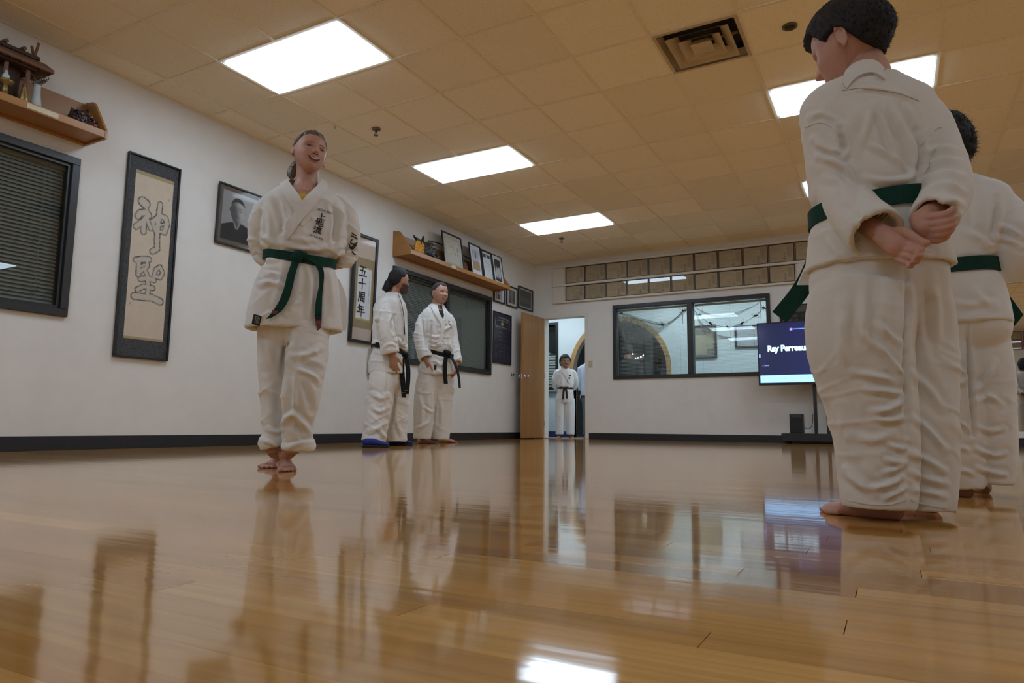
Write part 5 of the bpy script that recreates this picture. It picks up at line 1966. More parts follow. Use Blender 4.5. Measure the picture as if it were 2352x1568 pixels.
def surf_text(name, s, bvh, P, cx, cy, size, ux, uy, m, parent, lift=0.004, offset=0.0, off=0.0):
    """Embroidered lettering laid on the cloth; ux, uy = picture vectors (px) for one unit of text right and up."""
    me = text_mesh(s, 1.0, offset=offset)
    bm = bmesh.new()
    bm.from_mesh(me)
    bmesh.ops.triangulate(bm, faces=bm.faces)
    bm.to_mesh(me)
    bm.free()
    V = me_co(me) * size
    out = []
    for v in V:
        q, _ = onto(bvh, P, cx + v[0] * ux[0] + v[1] * uy[0], cy + v[0] * ux[1] + v[1] * uy[1], lift, off)
        out.append(q)
    me_set(me, np.array(out))
    return put(name, me, m, parent)


# ------------------------------------------------------------------ heads, hands, feet
JAW = [0.30]


def head_surface(D):
    """Unit-sphere directions to head points; 1 unit = chin to crown; the face looks along -y."""
    sx, sy, sz = D[:, 0], D[:, 1], D[:, 2]
    z = 0.5 * np.sign(sz) * np.abs(sz) ** 0.95
    k = np.clip(-z / 0.5, 0, 1)
    k = k * k * (3 - 2 * k)
    x = 0.345 * sx * (1 - JAW[0] * k)
    y = np.where(sy < 0, 0.40 * sy * (1 - 0.14 * k), 0.47 * sy * (1 - 0.70 * k)) - 0.17 * k
    x = np.sign(x) * np.abs(x) * (1 + 0.10 * k * (1 - np.abs(sz)))
    f = np.clip(-sy * 1.6, 0, 1)
    flat = f * np.exp(-(x / 0.30) ** 4) * np.exp(-((z + 0.12) / 0.30) ** 4)
    y = y + 0.028 * flat * np.clip(1 - (x / .28) ** 2, 0, 1)
    ax = np.abs(x)
    rampn = np.clip((0.10 - z) / 0.20, 0, 1) * np.where(z < -0.10, np.exp(-((z + 0.10) / 0.035) ** 2), 1)
    y = y - f * 0.125 * rampn ** 1.25 * np.exp(-(x / (0.042 + 0.028 * rampn)) ** 2)
    y = y - f * 0.03 * np.exp(-((ax - 0.055) / 0.03) ** 2 - ((z + 0.115) / 0.03) ** 2)
    y = y + f * 0.042 * np.exp(-((ax - 0.145) / 0.075) ** 2 - ((z - 0.035) / 0.045) ** 2)
    y = y - f * 0.020 * np.exp(-((ax - 0.13) / 0.10) ** 2 - ((z - 0.105) / 0.03) ** 2)
    y = y - f * 0.030 * np.exp(-((ax - 0.19) / 0.075) ** 2 - ((z + 0.10) / 0.07) ** 2)
    y = y - f * 0.022 * np.exp(-(x / 0.11) ** 2 - ((z + 0.235) / 0.05) ** 2)
    y = y - f * 0.030 * np.exp(-(x / 0.09) ** 2 - ((z + 0.43) / 0.06) ** 2)
    return np.stack([x, y, z], -1)


def sphere_dirs(nu, nv):
    D, F = [], []
    for j in range(nv + 1):
        p = math.pi * j / nv
        for i in range(nu):
            a = 2 * math.pi * i / nu
            D.append((math.sin(p) * math.cos(a), math.sin(p) * math.sin(a), math.cos(p)))
    for j in range(nv):
        for i in range(nu):
            F.append((j * nu + i, (j + 1) * nu + i, (j + 1) * nu + (i + 1) % nu, j * nu + (i + 1) % nu))
    return np.array(D), F


def look(fdir, up=(0, 0, 1), roll=0.0):
    y = -np.asarray(fdir, float)
    y /= np.linalg.norm(y)
    z = np.asarray(up, float) - y * (np.asarray(up, float) @ y)
    z /= np.linalg.norm(z)
    x = np.cross(y, z)
    c, s = math.cos(roll), math.sin(roll)
    x, z = c * x + s * z, -s * x + c * z
    return np.stack([x, y, z], 1)


def head_parts(c, hh, R, ears=True, ez=-0.04, es=1.0):
    D, F = sphere_dirs(72, 54)
    V = head_surface(D) * hh @ R.T + c
    out = [(V, F)]
    if ears:
        for s in (-1, 1):
            e = np.array([s * 0.352, 0.04, ez])
            tl = np.array([[math.cos(s * .35), math.sin(s * -.35), 0], [math.sin(s * .35), math.cos(s * .35), 0], [0, 0, 1]])
            out.append(ellipsoid(c + R @ (e * hh), (0.020 * hh, 0.046 * hh, 0.105 * hh * es), R @ tl))
            rim = []
            for a in np.linspace(-2.4, 1.9, 12):
                q = e + tl @ np.array([s * 0.034, 0.052 * math.cos(a) - .02 * math.sin(a), -0.115 * es * math.sin(a)])
                rim.append(c + R @ (q * hh))
            out.append(tube(rim, 0.018 * hh, 8))
            out.append(tube([c + R @ ((e + [s * -.03, -.04, -.02]) * hh), c + R @ ((e + [s * .015, -.01, -.02]) * hh)], 0.032 * hh, 8))
    return out


def hair_cap(c, hh, R, mask, thick, noise=0.012, seed=3, nu=110, nv=80, freq=(26, 26, 5)):
    """Hair as a closed shell over the skull: mask(x,y,z) 1 where hair grows, thick(x,y,z) its depth in head units."""
    D, F = sphere_dirs(nu, nv)
    S = head_surface(D)
    ctr = np.array([0, 0.03, 0.05])
    N = S - ctr
    N /= np.linalg.norm(N, axis=1, keepdims=True)
    m = np.clip(mask(S), 0, 1)
    st = noise * ridge(S * np.array(freq), seed) + 0.5 * noise * vnoise(S * 30, seed + 1)
    t = thick(S) * m + st * m - 0.05 * (1 - m)
    return (S + N * t[:, None]) * hh @ R.T + c, F


def mesh_of(name, V, F):
    me = bpy.data.meshes.new(name)
    me.from_pydata(np.asarray(V).tolist(), [], F)
    return me


def face_features(body, c, hh, R, mouth='closed', brow=m_brow, smile=0.0, eyes=True, squint=0.7):
    """Eyes, brows, lips and teeth set on the face of a body mesh."""
    b = bvh_of([body])

    def fp(x, z, lift):
        o = c + R @ (np.array([x, -0.9, z]) * hh)
        loc, nrm, _, _ = b.ray_cast(Vector(o), Vector(R[:, 1]))
        p = np.array(loc) if loc is not None else c + R @ (np.array([x, -.38, z]) * hh)
        return p - R[:, 1] * lift * hh

    def band(name, xs, zs, hw, m, lift=0.008, th=0.012):
        T = np.array([[fp(x, z + s * h, lift) for s in (-1, 0, 1)] for x, z, h in zip(xs, zs, hw)])
        N = np.repeat(np.repeat(-R[:, 1][None, None], len(xs), 0), 3, 1)
        return slab(name, T, N, th * hh, m, body)
    if eyes:
        for s in (-1, 1):
            x = np.linspace(-1, 1, 9)
            op = squint * 0.030
            band('eye', s * 0.145 + 0.062 * x, 0.030 + 0.010 * (1 - x * x) * s * 0, op * np.sqrt(np.clip(1 - x * x, 0.02, 1)), m_eyew, 0.004)
            band('iris', s * 0.145 + 0.030 * x, 0.032 + 0 * x, min(op, .026) * np.sqrt(np.clip(1 - x * x, 0.04, 1)), m_iris, 0.008)
            band('upper_lash', s * 0.145 + 0.070 * x, 0.030 + op * (1 - x * x) ** .7 + .004, 0.006 + 0 * x, m_iris, 0.010)
            band('eyebrow', s * 0.145 + 0.085 * x, 0.112 + 0.018 * (1 - x * x), 0.009 * (1.15 - np.abs(x) * .6), brow, 0.005)
    for s in (-1, 1):
        x = np.linspace(-1, 1, 5)
        band('nostril', s * 0.036 + 0.016 * x, -0.142 + 0 * x, 0.008 * np.sqrt(np.clip(1 - x * x, .1, 1)), m_mouth, 0.004)
    x = np.linspace(-1, 1, 13)
    cur = smile * 0.045 * x * x
    if mouth == 'open':
        w = 0.135
        gap = 0.030 * (1 - x * x) ** 0.6
        zc_ = -0.262 + cur
        band('mouth', w * x, zc_ - gap * .2, gap + .004, m_mouth, 0.006)
        band('teeth', w * 0.80 * x, zc_ + 0.012 + cur * 0 - .02 * x * x * 0, 0.013 * (1 - .6 * x * x), m_teeth, 0.010)
        band('upper_lip', w * 1.06 * x, zc_ + gap * .80 + 0.012, 0.013 * (1.1 - np.abs(x) * .8), m_lip, 0.014)
        band('lower_lip', w * 1.0 * x, zc_ - gap * 1.2 - 0.012, 0.014 * (1.1 - np.abs(x) * .9), m_lip, 0.016)
    else:
        band('upper_lip', 0.105 * x, -0.235 + cur, 0.010 * (1.1 - np.abs(x) * .8), m_lip, 0.010)
        band('lower_lip', 0.095 * x, -0.258 + cur, 0.012 * (1.1 - np.abs(x) * .8), m_lip, 0.010)


def foot_parts(heel, d, L, ankle, lift=0.0, toes=True):
    """Bare foot: heel point on the floor, heading d, length L, ankle point above."""
    d = np.asarray(d, float)
    d[2] = 0
    d /= np.linalg.norm(d)
    s = np.cross(ZUP, d)
    w = L * 0.37
    heel = np.asarray(heel, float)
    t = [0.02, 0.10, 0.25, 0.45, 0.65, 0.80]
    hw = [.16, .29, .32, .34, .46, .44]
    hh_ = [.07, .12, .135, .125, .09, .07]
    path = [heel + d * L * q + ZUP * (L * h_ * .78 + lift) for q, h_ in zip(t, hh_)]
    out = [tube(path, [(w * a, L * b) for a, b in zip(hw, hh_)], 20, fixed=None, side=s)]
    out.append(tube([ankle, heel + d * L * .26 + ZUP * L * .30, heel + d * L * .30 + ZUP * L * .14], [L * .135, L * .15, L * .15], 16))
    if toes:
        for i in range(5):
            u = (i - 2) * 0.20
            st = heel + d * L * (.74 - .035 * abs(i - 1)) + s * w * u
            ln = L * (.25 - .022 * i)
            r = L * (.052 if i == 0 else .036)
            out.append(tube([st + ZUP * (r * 1.1), st + d * ln * .6 + ZUP * (r * .95), st + d * ln + ZUP * r * .7], [r, r, r * .75], 10))
    return out


def hand_parts(wrist, d, n_, size, curl=0.5, thumb=1, spread=0.10, palm_w=0.43):
    """Hand: wrist point, pointing direction d, palm normal n_ (towards the curl), size = wrist to fingertip."""
    d = np.asarray(d, float)
    d /= np.linalg.norm(d)
    n_ = np.asarray(n_, float)
    n_ = n_ - d * (n_ @ d)
    n_ /= np.linalg.norm(n_)
    s = np.cross(d, n_) * thumb       # towards the thumb side
    wrist = np.asarray(wrist, float)
    out = [tube([wrist - d * size * .12, wrist, wrist + d * size * .22, wrist + d * size * .42, wrist + d * size * .50],
                [(size * .15, size * .11), (size * .15, size * .11), (size * palm_w * .46, size * .11), (size * palm_w * .5, size * .10), (size * palm_w * .46, size * .07)], 20, side=s)]
    for i in range(4):
        u = (1.5 - i) * palm_w * .26
        ln = size * (.46, .52, .48, .38)[i]
        base = wrist + d * size * (.46 - .02 * abs(i - 1)) + s * size * u
        dirv = d + s * spread * (1.5 - i) * .6
        dirv /= np.linalg.norm(dirv)
        p = [base - dirv * size * .06, base]
        ang = 0
        for k, f in enumerate((.42, .32, .26)):
            ang += curl * (0.75, 1.1, 0.8)[k]
            p.append(p[-1] + (dirv * math.cos(ang) + n_ * math.sin(ang)) * ln * f)
        r = size * .052 * (1, 1.02, .98, .86)[i]
        out.append(tube(lerp_path(p, 3), np.interp(np.linspace(0, 1, 13), [0, .5, 1], [r * 1.08, r, r * .72]).tolist(), 10))
    b = wrist + d * size * .12 + s * size * palm_w * .40
    td = d * .75 + s * .55 + n_ * .25
    td /= np.linalg.norm(td)
    p = [b, b + td * size * .20, b + td * size * .33 + d * size * .05, b + td * size * .40 + d * size * .16 + n_ * size * .04 * curl]
    out.append(tube(lerp_path(p, 3), np.interp(np.linspace(0, 1, 10), [0, .5, 1], [size * .085, size * .062, size * .045]).tolist(), 10))
    return out


def person(P, label, body_parts, voxel, skin, group=None, smooth=2):
    me = grow('person', body_parts, voxel, smooth, .4)
    V = me_co(me)
    V[:, 2] = np.maximum(V[:, 2], 0.0006)      # soles rest flat on the floor
    me_set(me, V)
    o = put('person', me, skin, None, smooth=True)
    return tag(o, label, 'person', group)
# ================================================================== the near boy, back to the camera
def build_boy():
    P = Plane(2060, 1190)
    th = math.radians(24)
    ax = P.x * math.cos(th) + P.n * math.sin(th)
    hc, hh = P.at(1951, 102, 0.00), 0.218
    R = look(-P.x * math.cos(math.radians(24)) + P.n * math.sin(math.radians(24)) - ZUP * .42)
    body = head_parts(hc, hh, R, ez=-.10, es=1.2)
    body.append(limb(P, [(1962, 120, .02, 50), (1975, 150, .015, 48), (1990, 185, .0, 52), (1995, 240, .0, 60)], n=20))
    body.append(loft(P, [(1995, 225, 0, 70, .045), (2000, 300, 0, 80, .06), (2005, 450, 0, 70, .055), (2010, 600, 0, 80, .07)], sub=2, ax=ax))
    body += [limb(P, [(1890, 260, 0, 26), (1915, 420, -.03, 25), (1975, 500, -.10, 22), (2030, 541, -.155, 18), (2052, 553, -.162, 14)], n=14), limb(P, [(2120, 280, .05, 26), (2160, 400, .0, 25), (2165, 460, -.08, 23), (2124, 500, -.15, 19)], n=14)]
    # left hand, loosely closed
    body.append(limb(P, [(2022, 535, -.155, 21), (2045, 547, -.165, 25), (2066, 562, -.170, 26), (2084, 574, -.170, 20)], n=16, flat=.55))
    body.append(limb(P, [(2058, 532, -.165, 10), (2079, 533, -.182, 9.5), (2102, 547, -.192, 8.5), (2122, 558, -.196, 7.5), (2135, 556, -.194, 6)], sub=3, n=10))
    for pts in ([(2072, 560, -.170, 8), (2094, 561, -.186, 8), (2111, 565, -.194, 7.4), (2118, 573, -.196, 7), (2106, 574, -.204, 6)],
                [(2070, 573, -.170, 8), (2092, 574, -.188, 8), (2110, 579, -.196, 7.4), (2116, 587, -.198, 7), (2102, 586, -.205, 6)],
                [(2064, 584, -.167, 8), (2084, 588, -.184, 8), (2102, 593, -.190, 7.4), (2107, 600, -.191, 7), (2094, 598, -.198, 6)],
                [(2056, 592, -.162, 7.5), (2074, 600, -.176, 7.5), (2090, 606, -.181, 7), (2095, 611, -.181, 6.4), (2084, 609, -.186, 6)]):
        body.append(limb(P, [(*q[:3], q[3] * .88) for q in pts], sub=3, n=10))
    # right hand, fingers curled to the right with the thumb up
    body.append(limb(P, [(2120, 490, -.150, 19), (2122, 506, -.160, 23), (2132, 518, -.164, 25), (2142, 526, -.163, 20)], n=16, flat=.6))
    body.append(limb(P, [(2124, 498, -.165, 10), (2150, 497, -.182, 9.5), (2172, 494, -.190, 9), (2184, 486, -.192, 8), (2193, 477, -.190, 6.4)], sub=3, n=10))
    for pts in ([(2130, 514, -.168, 8.2), (2158, 512, -.186, 8.2), (2182, 506, -.192, 7.4), (2196, 496, -.184, 6.2)],
                [(2134, 528, -.166, 8.2), (2160, 526, -.184, 8.2), (2184, 519, -.190, 7.4), (2195, 509, -.181, 6.2)],
                [(2134, 540, -.162, 7.8), (2158, 540, -.178, 7.8), (2180, 533, -.184, 7), (2189, 523, -.176, 6)],
                [(2130, 549, -.156, 7.2), (2150, 553, -.168, 7.2), (2170, 547, -.174, 6.6), (2179, 539, -.168, 5.6)]):
        body.append(limb(P, [(*q[:3], q[3] * .88) for q in pts], sub=3, n=10))
    for a, b in (((1990, 640, -.04), (2020, 1150, -.05)), ((2095, 640, .05), (2110, 1150, .05))):
        p, q = P.at(*a), P.at(*b)
        body.append(tube([p, (p + q) / 2, q], [.05, .042, .034], 14))
    f1 = -P.x * .93 + P.n * .36
    body += foot_parts(hit(2078, 1195, 2, 0), f1, 0.205, P.at(2035, 1120, -.04))
    body += foot_parts(hit(2160, 1178, 2, 0), -P.x * .80 + P.n * .60, 0.20, P.at(2125, 1110, .05))
    o = person(P, 'boy in white karate uniform and green belt, back to the camera, nearest right', body, 0.0027, m_skin, smooth=1)

    def mask(S):
        x, y, z = S.T
        line = np.where(y < -.20, .25 - .3 * np.clip(-y - .30, 0, 1), np.where(y < -.04, .25 - (y + .20) / .16 * .27, -.02 - np.clip((y + .04) / .22, 0, 1) * .24))
        ear = np.exp(-((y - .045) / .085) ** 2 - ((z + .08) / .15) ** 2) * (np.abs(x) > .2)
        burn = np.exp(-((y + .12) / .05) ** 2) * (z < .2)
        return sst(z - line + .12 * burn - .20 * ear, -.02, .04)
    V, F = hair_cap(hc, hh, R, mask, lambda S: .050 + .035 * np.clip(S[:, 2] / .5, 0, 1) + .02 * np.exp(-((S[:, 1] + .36) / .12) ** 2) * (S[:, 2] > .2), .009, nu=200, nv=150, freq=(38, 30, 9))
    put('hair', mesh_of('hair', V, F), m_hairdark, o, smooth=True)
    b = bvh_of([o])
    tuft(hc, hh, R, mask, o, m_hairdark, 3500, .009, .070)
    # jacket
    torso = [loft(P, [(1992, 178, .0, 48, .045), (1988, 190, .0, 70, .055), (1988, 208, 0, 102, .068), (1992, 240, 0, 126, .082), (2000, 300, 0, 128, .094), (2008, 400, 0, 122, .100), (2012, 450, 0, 120, .102), (2012, 476, 0, 108, .094), (2012, 492, 0, 105, .092)], ax=ax, sub=3, n=44),
             loft(P, [(2012, 482, 0, 104, .091), (2012, 505, 0, 113, .098), (2014, 545, 0, 122, .104), (2017, 585, 0, 127, .106), (2019, 616, 0, 131, .108)], ax=ax, sub=3, n=44, hollow=(.012, .08))]
    armL = limb(P, [(1940, 240, .0, 36), (1905, 266, .0, 48), (1895, 330, -.01, 48), (1917, 420, -.04, 50), (1960, 486, -.09, 53), (2014, 538, -.145, 57)], n=28, hollow=(.010, .09), side=P.n, flat=.92, sub=5)
    armR = limb(P, [(2080, 240, .05, 36), (2122, 268, .06, 44), (2150, 330, .04, 48), (2172, 400, .0, 50), (2170, 452, -.06, 48), (2144, 500, -.135, 45)], n=28, hollow=(.010, .08), side=P.n, flat=.92, sub=5)
    JF = [([(2012, 240), (2035, 300), (2055, 350), (2068, 395)], 7, .006), ([(2040, 240), (2070, 290), (2095, 350), (2105, 400)], 9, .007),
          ([(2000, 250), (1985, 310), (1965, 350)], 8, .005), ([(1990, 330), (2030, 350), (2070, 380), (2100, 408)], 6, .006),
          ([(1985, 408), (2030, 418), (2085, 410), (2100, 395)], 6, .009), ([(1870, 320), (1905, 345), (1940, 352)], 7, .008),
          ([(1880, 360), (1920, 372), (1950, 400), (1960, 440)], 7, .010), ([(1900, 410), (1935, 420), (1950, 460)], 8, .007),
          ([(1860, 270), (1890, 262), (1925, 280)], 6, .005), ([(1945, 480), (1985, 510), (2020, 540)], 8, -.006), ([(1930, 300), (1938, 330), (1935, 350)], 6, -.010),
          ([(2120, 350), (2160, 340), (2195, 345)], 6, .006), ([(2115, 395), (2160, 372), (2205, 372)], 6, .009), ([(2115, 420), (2165, 400), (2215, 405)], 6, .008),
          ([(2120, 445), (2165, 428), (2218, 440)], 6, .008), ([(2130, 470), (2170, 460), (2210, 470)], 6, .006), ([(2105, 300), (2112, 360), (2108, 420)], 7, -.010),
          ([(1945, 215), (1990, 205), (2050, 215), (2100, 235)], 4, .004), ([(2080, 245), (2095, 265), (2100, 290)], 6, .004), ([(1900, 540), (1925, 580), (1960, 600)], 9, .006),
          ([(2060, 520), (2090, 560), (2130, 590)], 9, .005)]
    j = garment('jacket', P, torso + [armL, armR], 0.0046, m_gi2, o, dict(drape=.0025, crease=.004, fine=.0005, sc=.8), smooth=5, seed=11, folds=JF)
    bj = bvh_of([j])
    bt = bvh_of(torso)
    patch('collar', bvh_of([j, o]), P, [(1934, 190), (1946, 163), (1966, 146), (1991, 139), (2014, 144), (2028, 160)], [(1944, 206), (1958, 188), (1976, 176), (1995, 171), (2012, 173), (2031, 186)], m_gi2, o, lift=.009, th=.012, k=24, off=-.05, relax=4)
    patch('back_yoke_seam', bj, P, [(1935, 205), (1985, 200), (2060, 210), (2112, 230)], [(1935, 208), (1985, 203), (2060, 213), (2112, 233)], m_gi2, o, lift=.0022, th=.004, k=30, cols=3)
    patch('shoulder_seam', bj, P, [(1850, 290), (1880, 278), (1912, 288), (1930, 308)], [(1850, 294), (1880, 282), (1910, 292), (1926, 312)], m_gi2, o, lift=.0024, th=.005, k=18, cols=3)
    patch('shoulder_seam', bj, P, [(2112, 330), (2140, 296), (2160, 288)], [(2116, 334), (2143, 300), (2164, 292)], m_gi2, o, lift=.0024, th=.005, k=18, cols=3)
    patch('hem_band', bj, P, [(1896, 598), (1950, 590), (2050, 580), (2140, 574)], [(1896, 601), (1950, 593), (2050, 583), (2140, 577)], m_gi2, o, lift=.002, th=.005, k=26, cols=3)
    for d in (0, 7, 14):
        patch('cuff_stitching', bj, P, [(2044 - d * .4, 488 - d), (2016 - d * .4, 514 - d), (1988 - d * .4, 541 - d), (1962 - d * .4, 566 - d)], [(2046 - d * .4, 490 - d), (2018 - d * .4, 516 - d), (1990 - d * .4, 543 - d), (1964 - d * .4, 568 - d)], m_gi2, o, lift=.002, th=.004, k=16, cols=3)
    belt_loop('belt', P, bt, 2012, 486, .12, .042, m_green, o, lift=.007, th=.006)
    # belt end sticking out in front, and the jacket flap over it
    c0, c1, c2, c3 = P.at(1880, 560, .10), P.at(1868, 610, .14), P.at(1838, 668, .17), P.at(1790, 728, .18)
    wdir = P.at(1845, 690, .17) - P.at(1806, 662, .17)
    ribbon('belt_end', [c0, c1, c2, c3], wdir, .0235, .006, m_green, o, k=16)
    ribbon('jacket_front_flap', [P.at(1905, 540, .06), P.at(1888, 590, .10), P.at(1868, 630, .125), P.at(1856, 654, .13)], P.x * .92 + P.n * .38, [.02, .028, .03, .028], .008, m_gi2, o, k=12)
    # trousers
    tr_ = [loft(P, [(2015, 590, 0, 116, .092), (2016, 640, 0, 122, .102), (2012, 700, 0, 112, .092), (2010, 745, 0, 80, .05)], ax=ax, sub=3, n=40),
           limb(P, [(1985, 660, -.03, 98), (1974, 730, -.04, 102), (1974, 800, -.045, 99), (1995, 900, -.045, 87), (2010, 1000, -.045, 77), (2015, 1080, -.045, 73), (2018, 1166, -.045, 66)], n=36, hollow=(.010, .08), flat=.9, side=P.x, sub=5),
           limb(P, [(2075, 660, .03, 82), (2088, 730, .05, 84), (2096, 800, .06, 82), (2102, 900, .06, 78), (2106, 1000, .06, 76), (2106, 1080, .06, 74), (2110, 1172, .055, 66)], n=36, hollow=(.010, .08), flat=.9, side=P.x, sub=5)]
    TF = [([(1940, 700), (1935, 780), (1945, 850)], 14, .007), ([(1990, 640), (1985, 720), (1975, 800)], 12, .006), ([(2030, 660), (2025, 740), (2035, 800)], 12, .006),
          ([(1985, 770), (2020, 800), (2060, 850), (2078, 880)], 7, .009), ([(1960, 855), (2000, 862), (2060, 875)], 7, .007), ([(1990, 895), (2040, 900), (2075, 905)], 6, .007),
          ([(2000, 945), (2040, 940), (2075, 915)], 6, .009), ([(2005, 958), (2040, 965), (2075, 960)], 6, .007), ([(1960, 1000), (2000, 1010), (2050, 1000)], 9, .005),
          ([(2040, 1020), (2065, 1030), (2080, 1028)], 5, .007), ([(2035, 1055), (2060, 1062), (2080, 1058)], 5, .007), ([(2030, 1085), (2055, 1078), (2080, 1066)], 5, .007),
          ([(2005, 1120), (2040, 1112), (2070, 1095)], 6, .008), ([(2030, 1145), (2060, 1130), (2078, 1120)], 5, .007), ([(1945, 1080), (1975, 1110), (2010, 1130)], 9, .006),
          ([(1930, 930), (1945, 990), (1960, 1040)], 12, .005), ([(2010, 745), (2050, 775), (2075, 800)], 7, .005),
          ([(2080, 620), (2082, 720), (2078, 800), (2083, 1000)], 5, -.010), ([(2110, 700), (2120, 780), (2140, 860)], 10, .006), ([(2095, 860), (2130, 890), (2165, 940)], 8, .007),
          ([(2095, 960), (2130, 985), (2170, 1035)], 7, .008), ([(2090, 1040), (2125, 1055), (2165, 1080)], 7, .008), ([(2095, 1085), (2130, 1100), (2170, 1110)], 6, .007), ([(2095, 1125), (2130, 1130), (2168, 1140)], 6, .006),
          ([(2140, 640), (2150, 720), (2150, 800)], 10, .005)]
    tr = garment('trousers', P, tr_, 0.0048, m_gi2, o, dict(drape=.002, crease=.005, fine=.0004, zc=.22, zs=.2, sc=.7), smooth=5, seed=23, z_keep=.018, folds=TF)
    bt2 = bvh_of([tr])
    patch('trouser_hem', bt2, P, [(1948, 1146), (1990, 1155), (2040, 1157), (2080, 1146)], [(1949, 1149), (1990, 1158), (2040, 1160), (2080, 1149)], m_gi2, o, lift=.0022, th=.005, k=20, cols=3)
    patch('trouser_hem', bt2, P, [(2092, 1146), (2130, 1158), (2172, 1164)], [(2092, 1149), (2130, 1161), (2172, 1167)], m_gi2, o, lift=.0022, th=.005, k=16, cols=3)
    return o


def tuft(hc, hh, R, mask, parent, m, n, ln, lift, seed=5, spread=.5):
    """Short hair strands standing off the cap so its outline is not smooth."""
    r = np.random.default_rng(seed)
    D = r.normal(size=(n * 3, 3))
    D /= np.linalg.norm(D, axis=1, keepdims=True)
    S = head_surface(D)
    ok = mask(S) > .75
    S, D = S[ok][:n], D[ok][:n]
    N = S - np.array([0, .03, .05])
    N /= np.linalg.norm(N, axis=1, keepdims=True)
    V, F = [], []
    for p, nn in zip(S, N):
        b = (p + nn * lift * .75)
        t = nn * .40 + np.array([0, -.2, -.35]) + r.normal(size=3) * spread * .5
        t /= np.linalg.norm(t)
        s_ = np.cross(t, nn)
        s_ /= np.linalg.norm(s_) + 1e-9
        k = len(V)
        for q in (b + s_ * .004, b - s_ * .004, b + nn * .006, b + t * ln / hh * r.uniform(.6, 1.2)):
            V.append(hc + R @ (q * hh))
        F += [(k, k + 1, k + 3), (k + 1, k + 2, k + 3), (k + 2, k, k + 3)]
    tag(put('hair_strands', mesh_of('hair_strands', V, F), m, parent), kind='stuff')


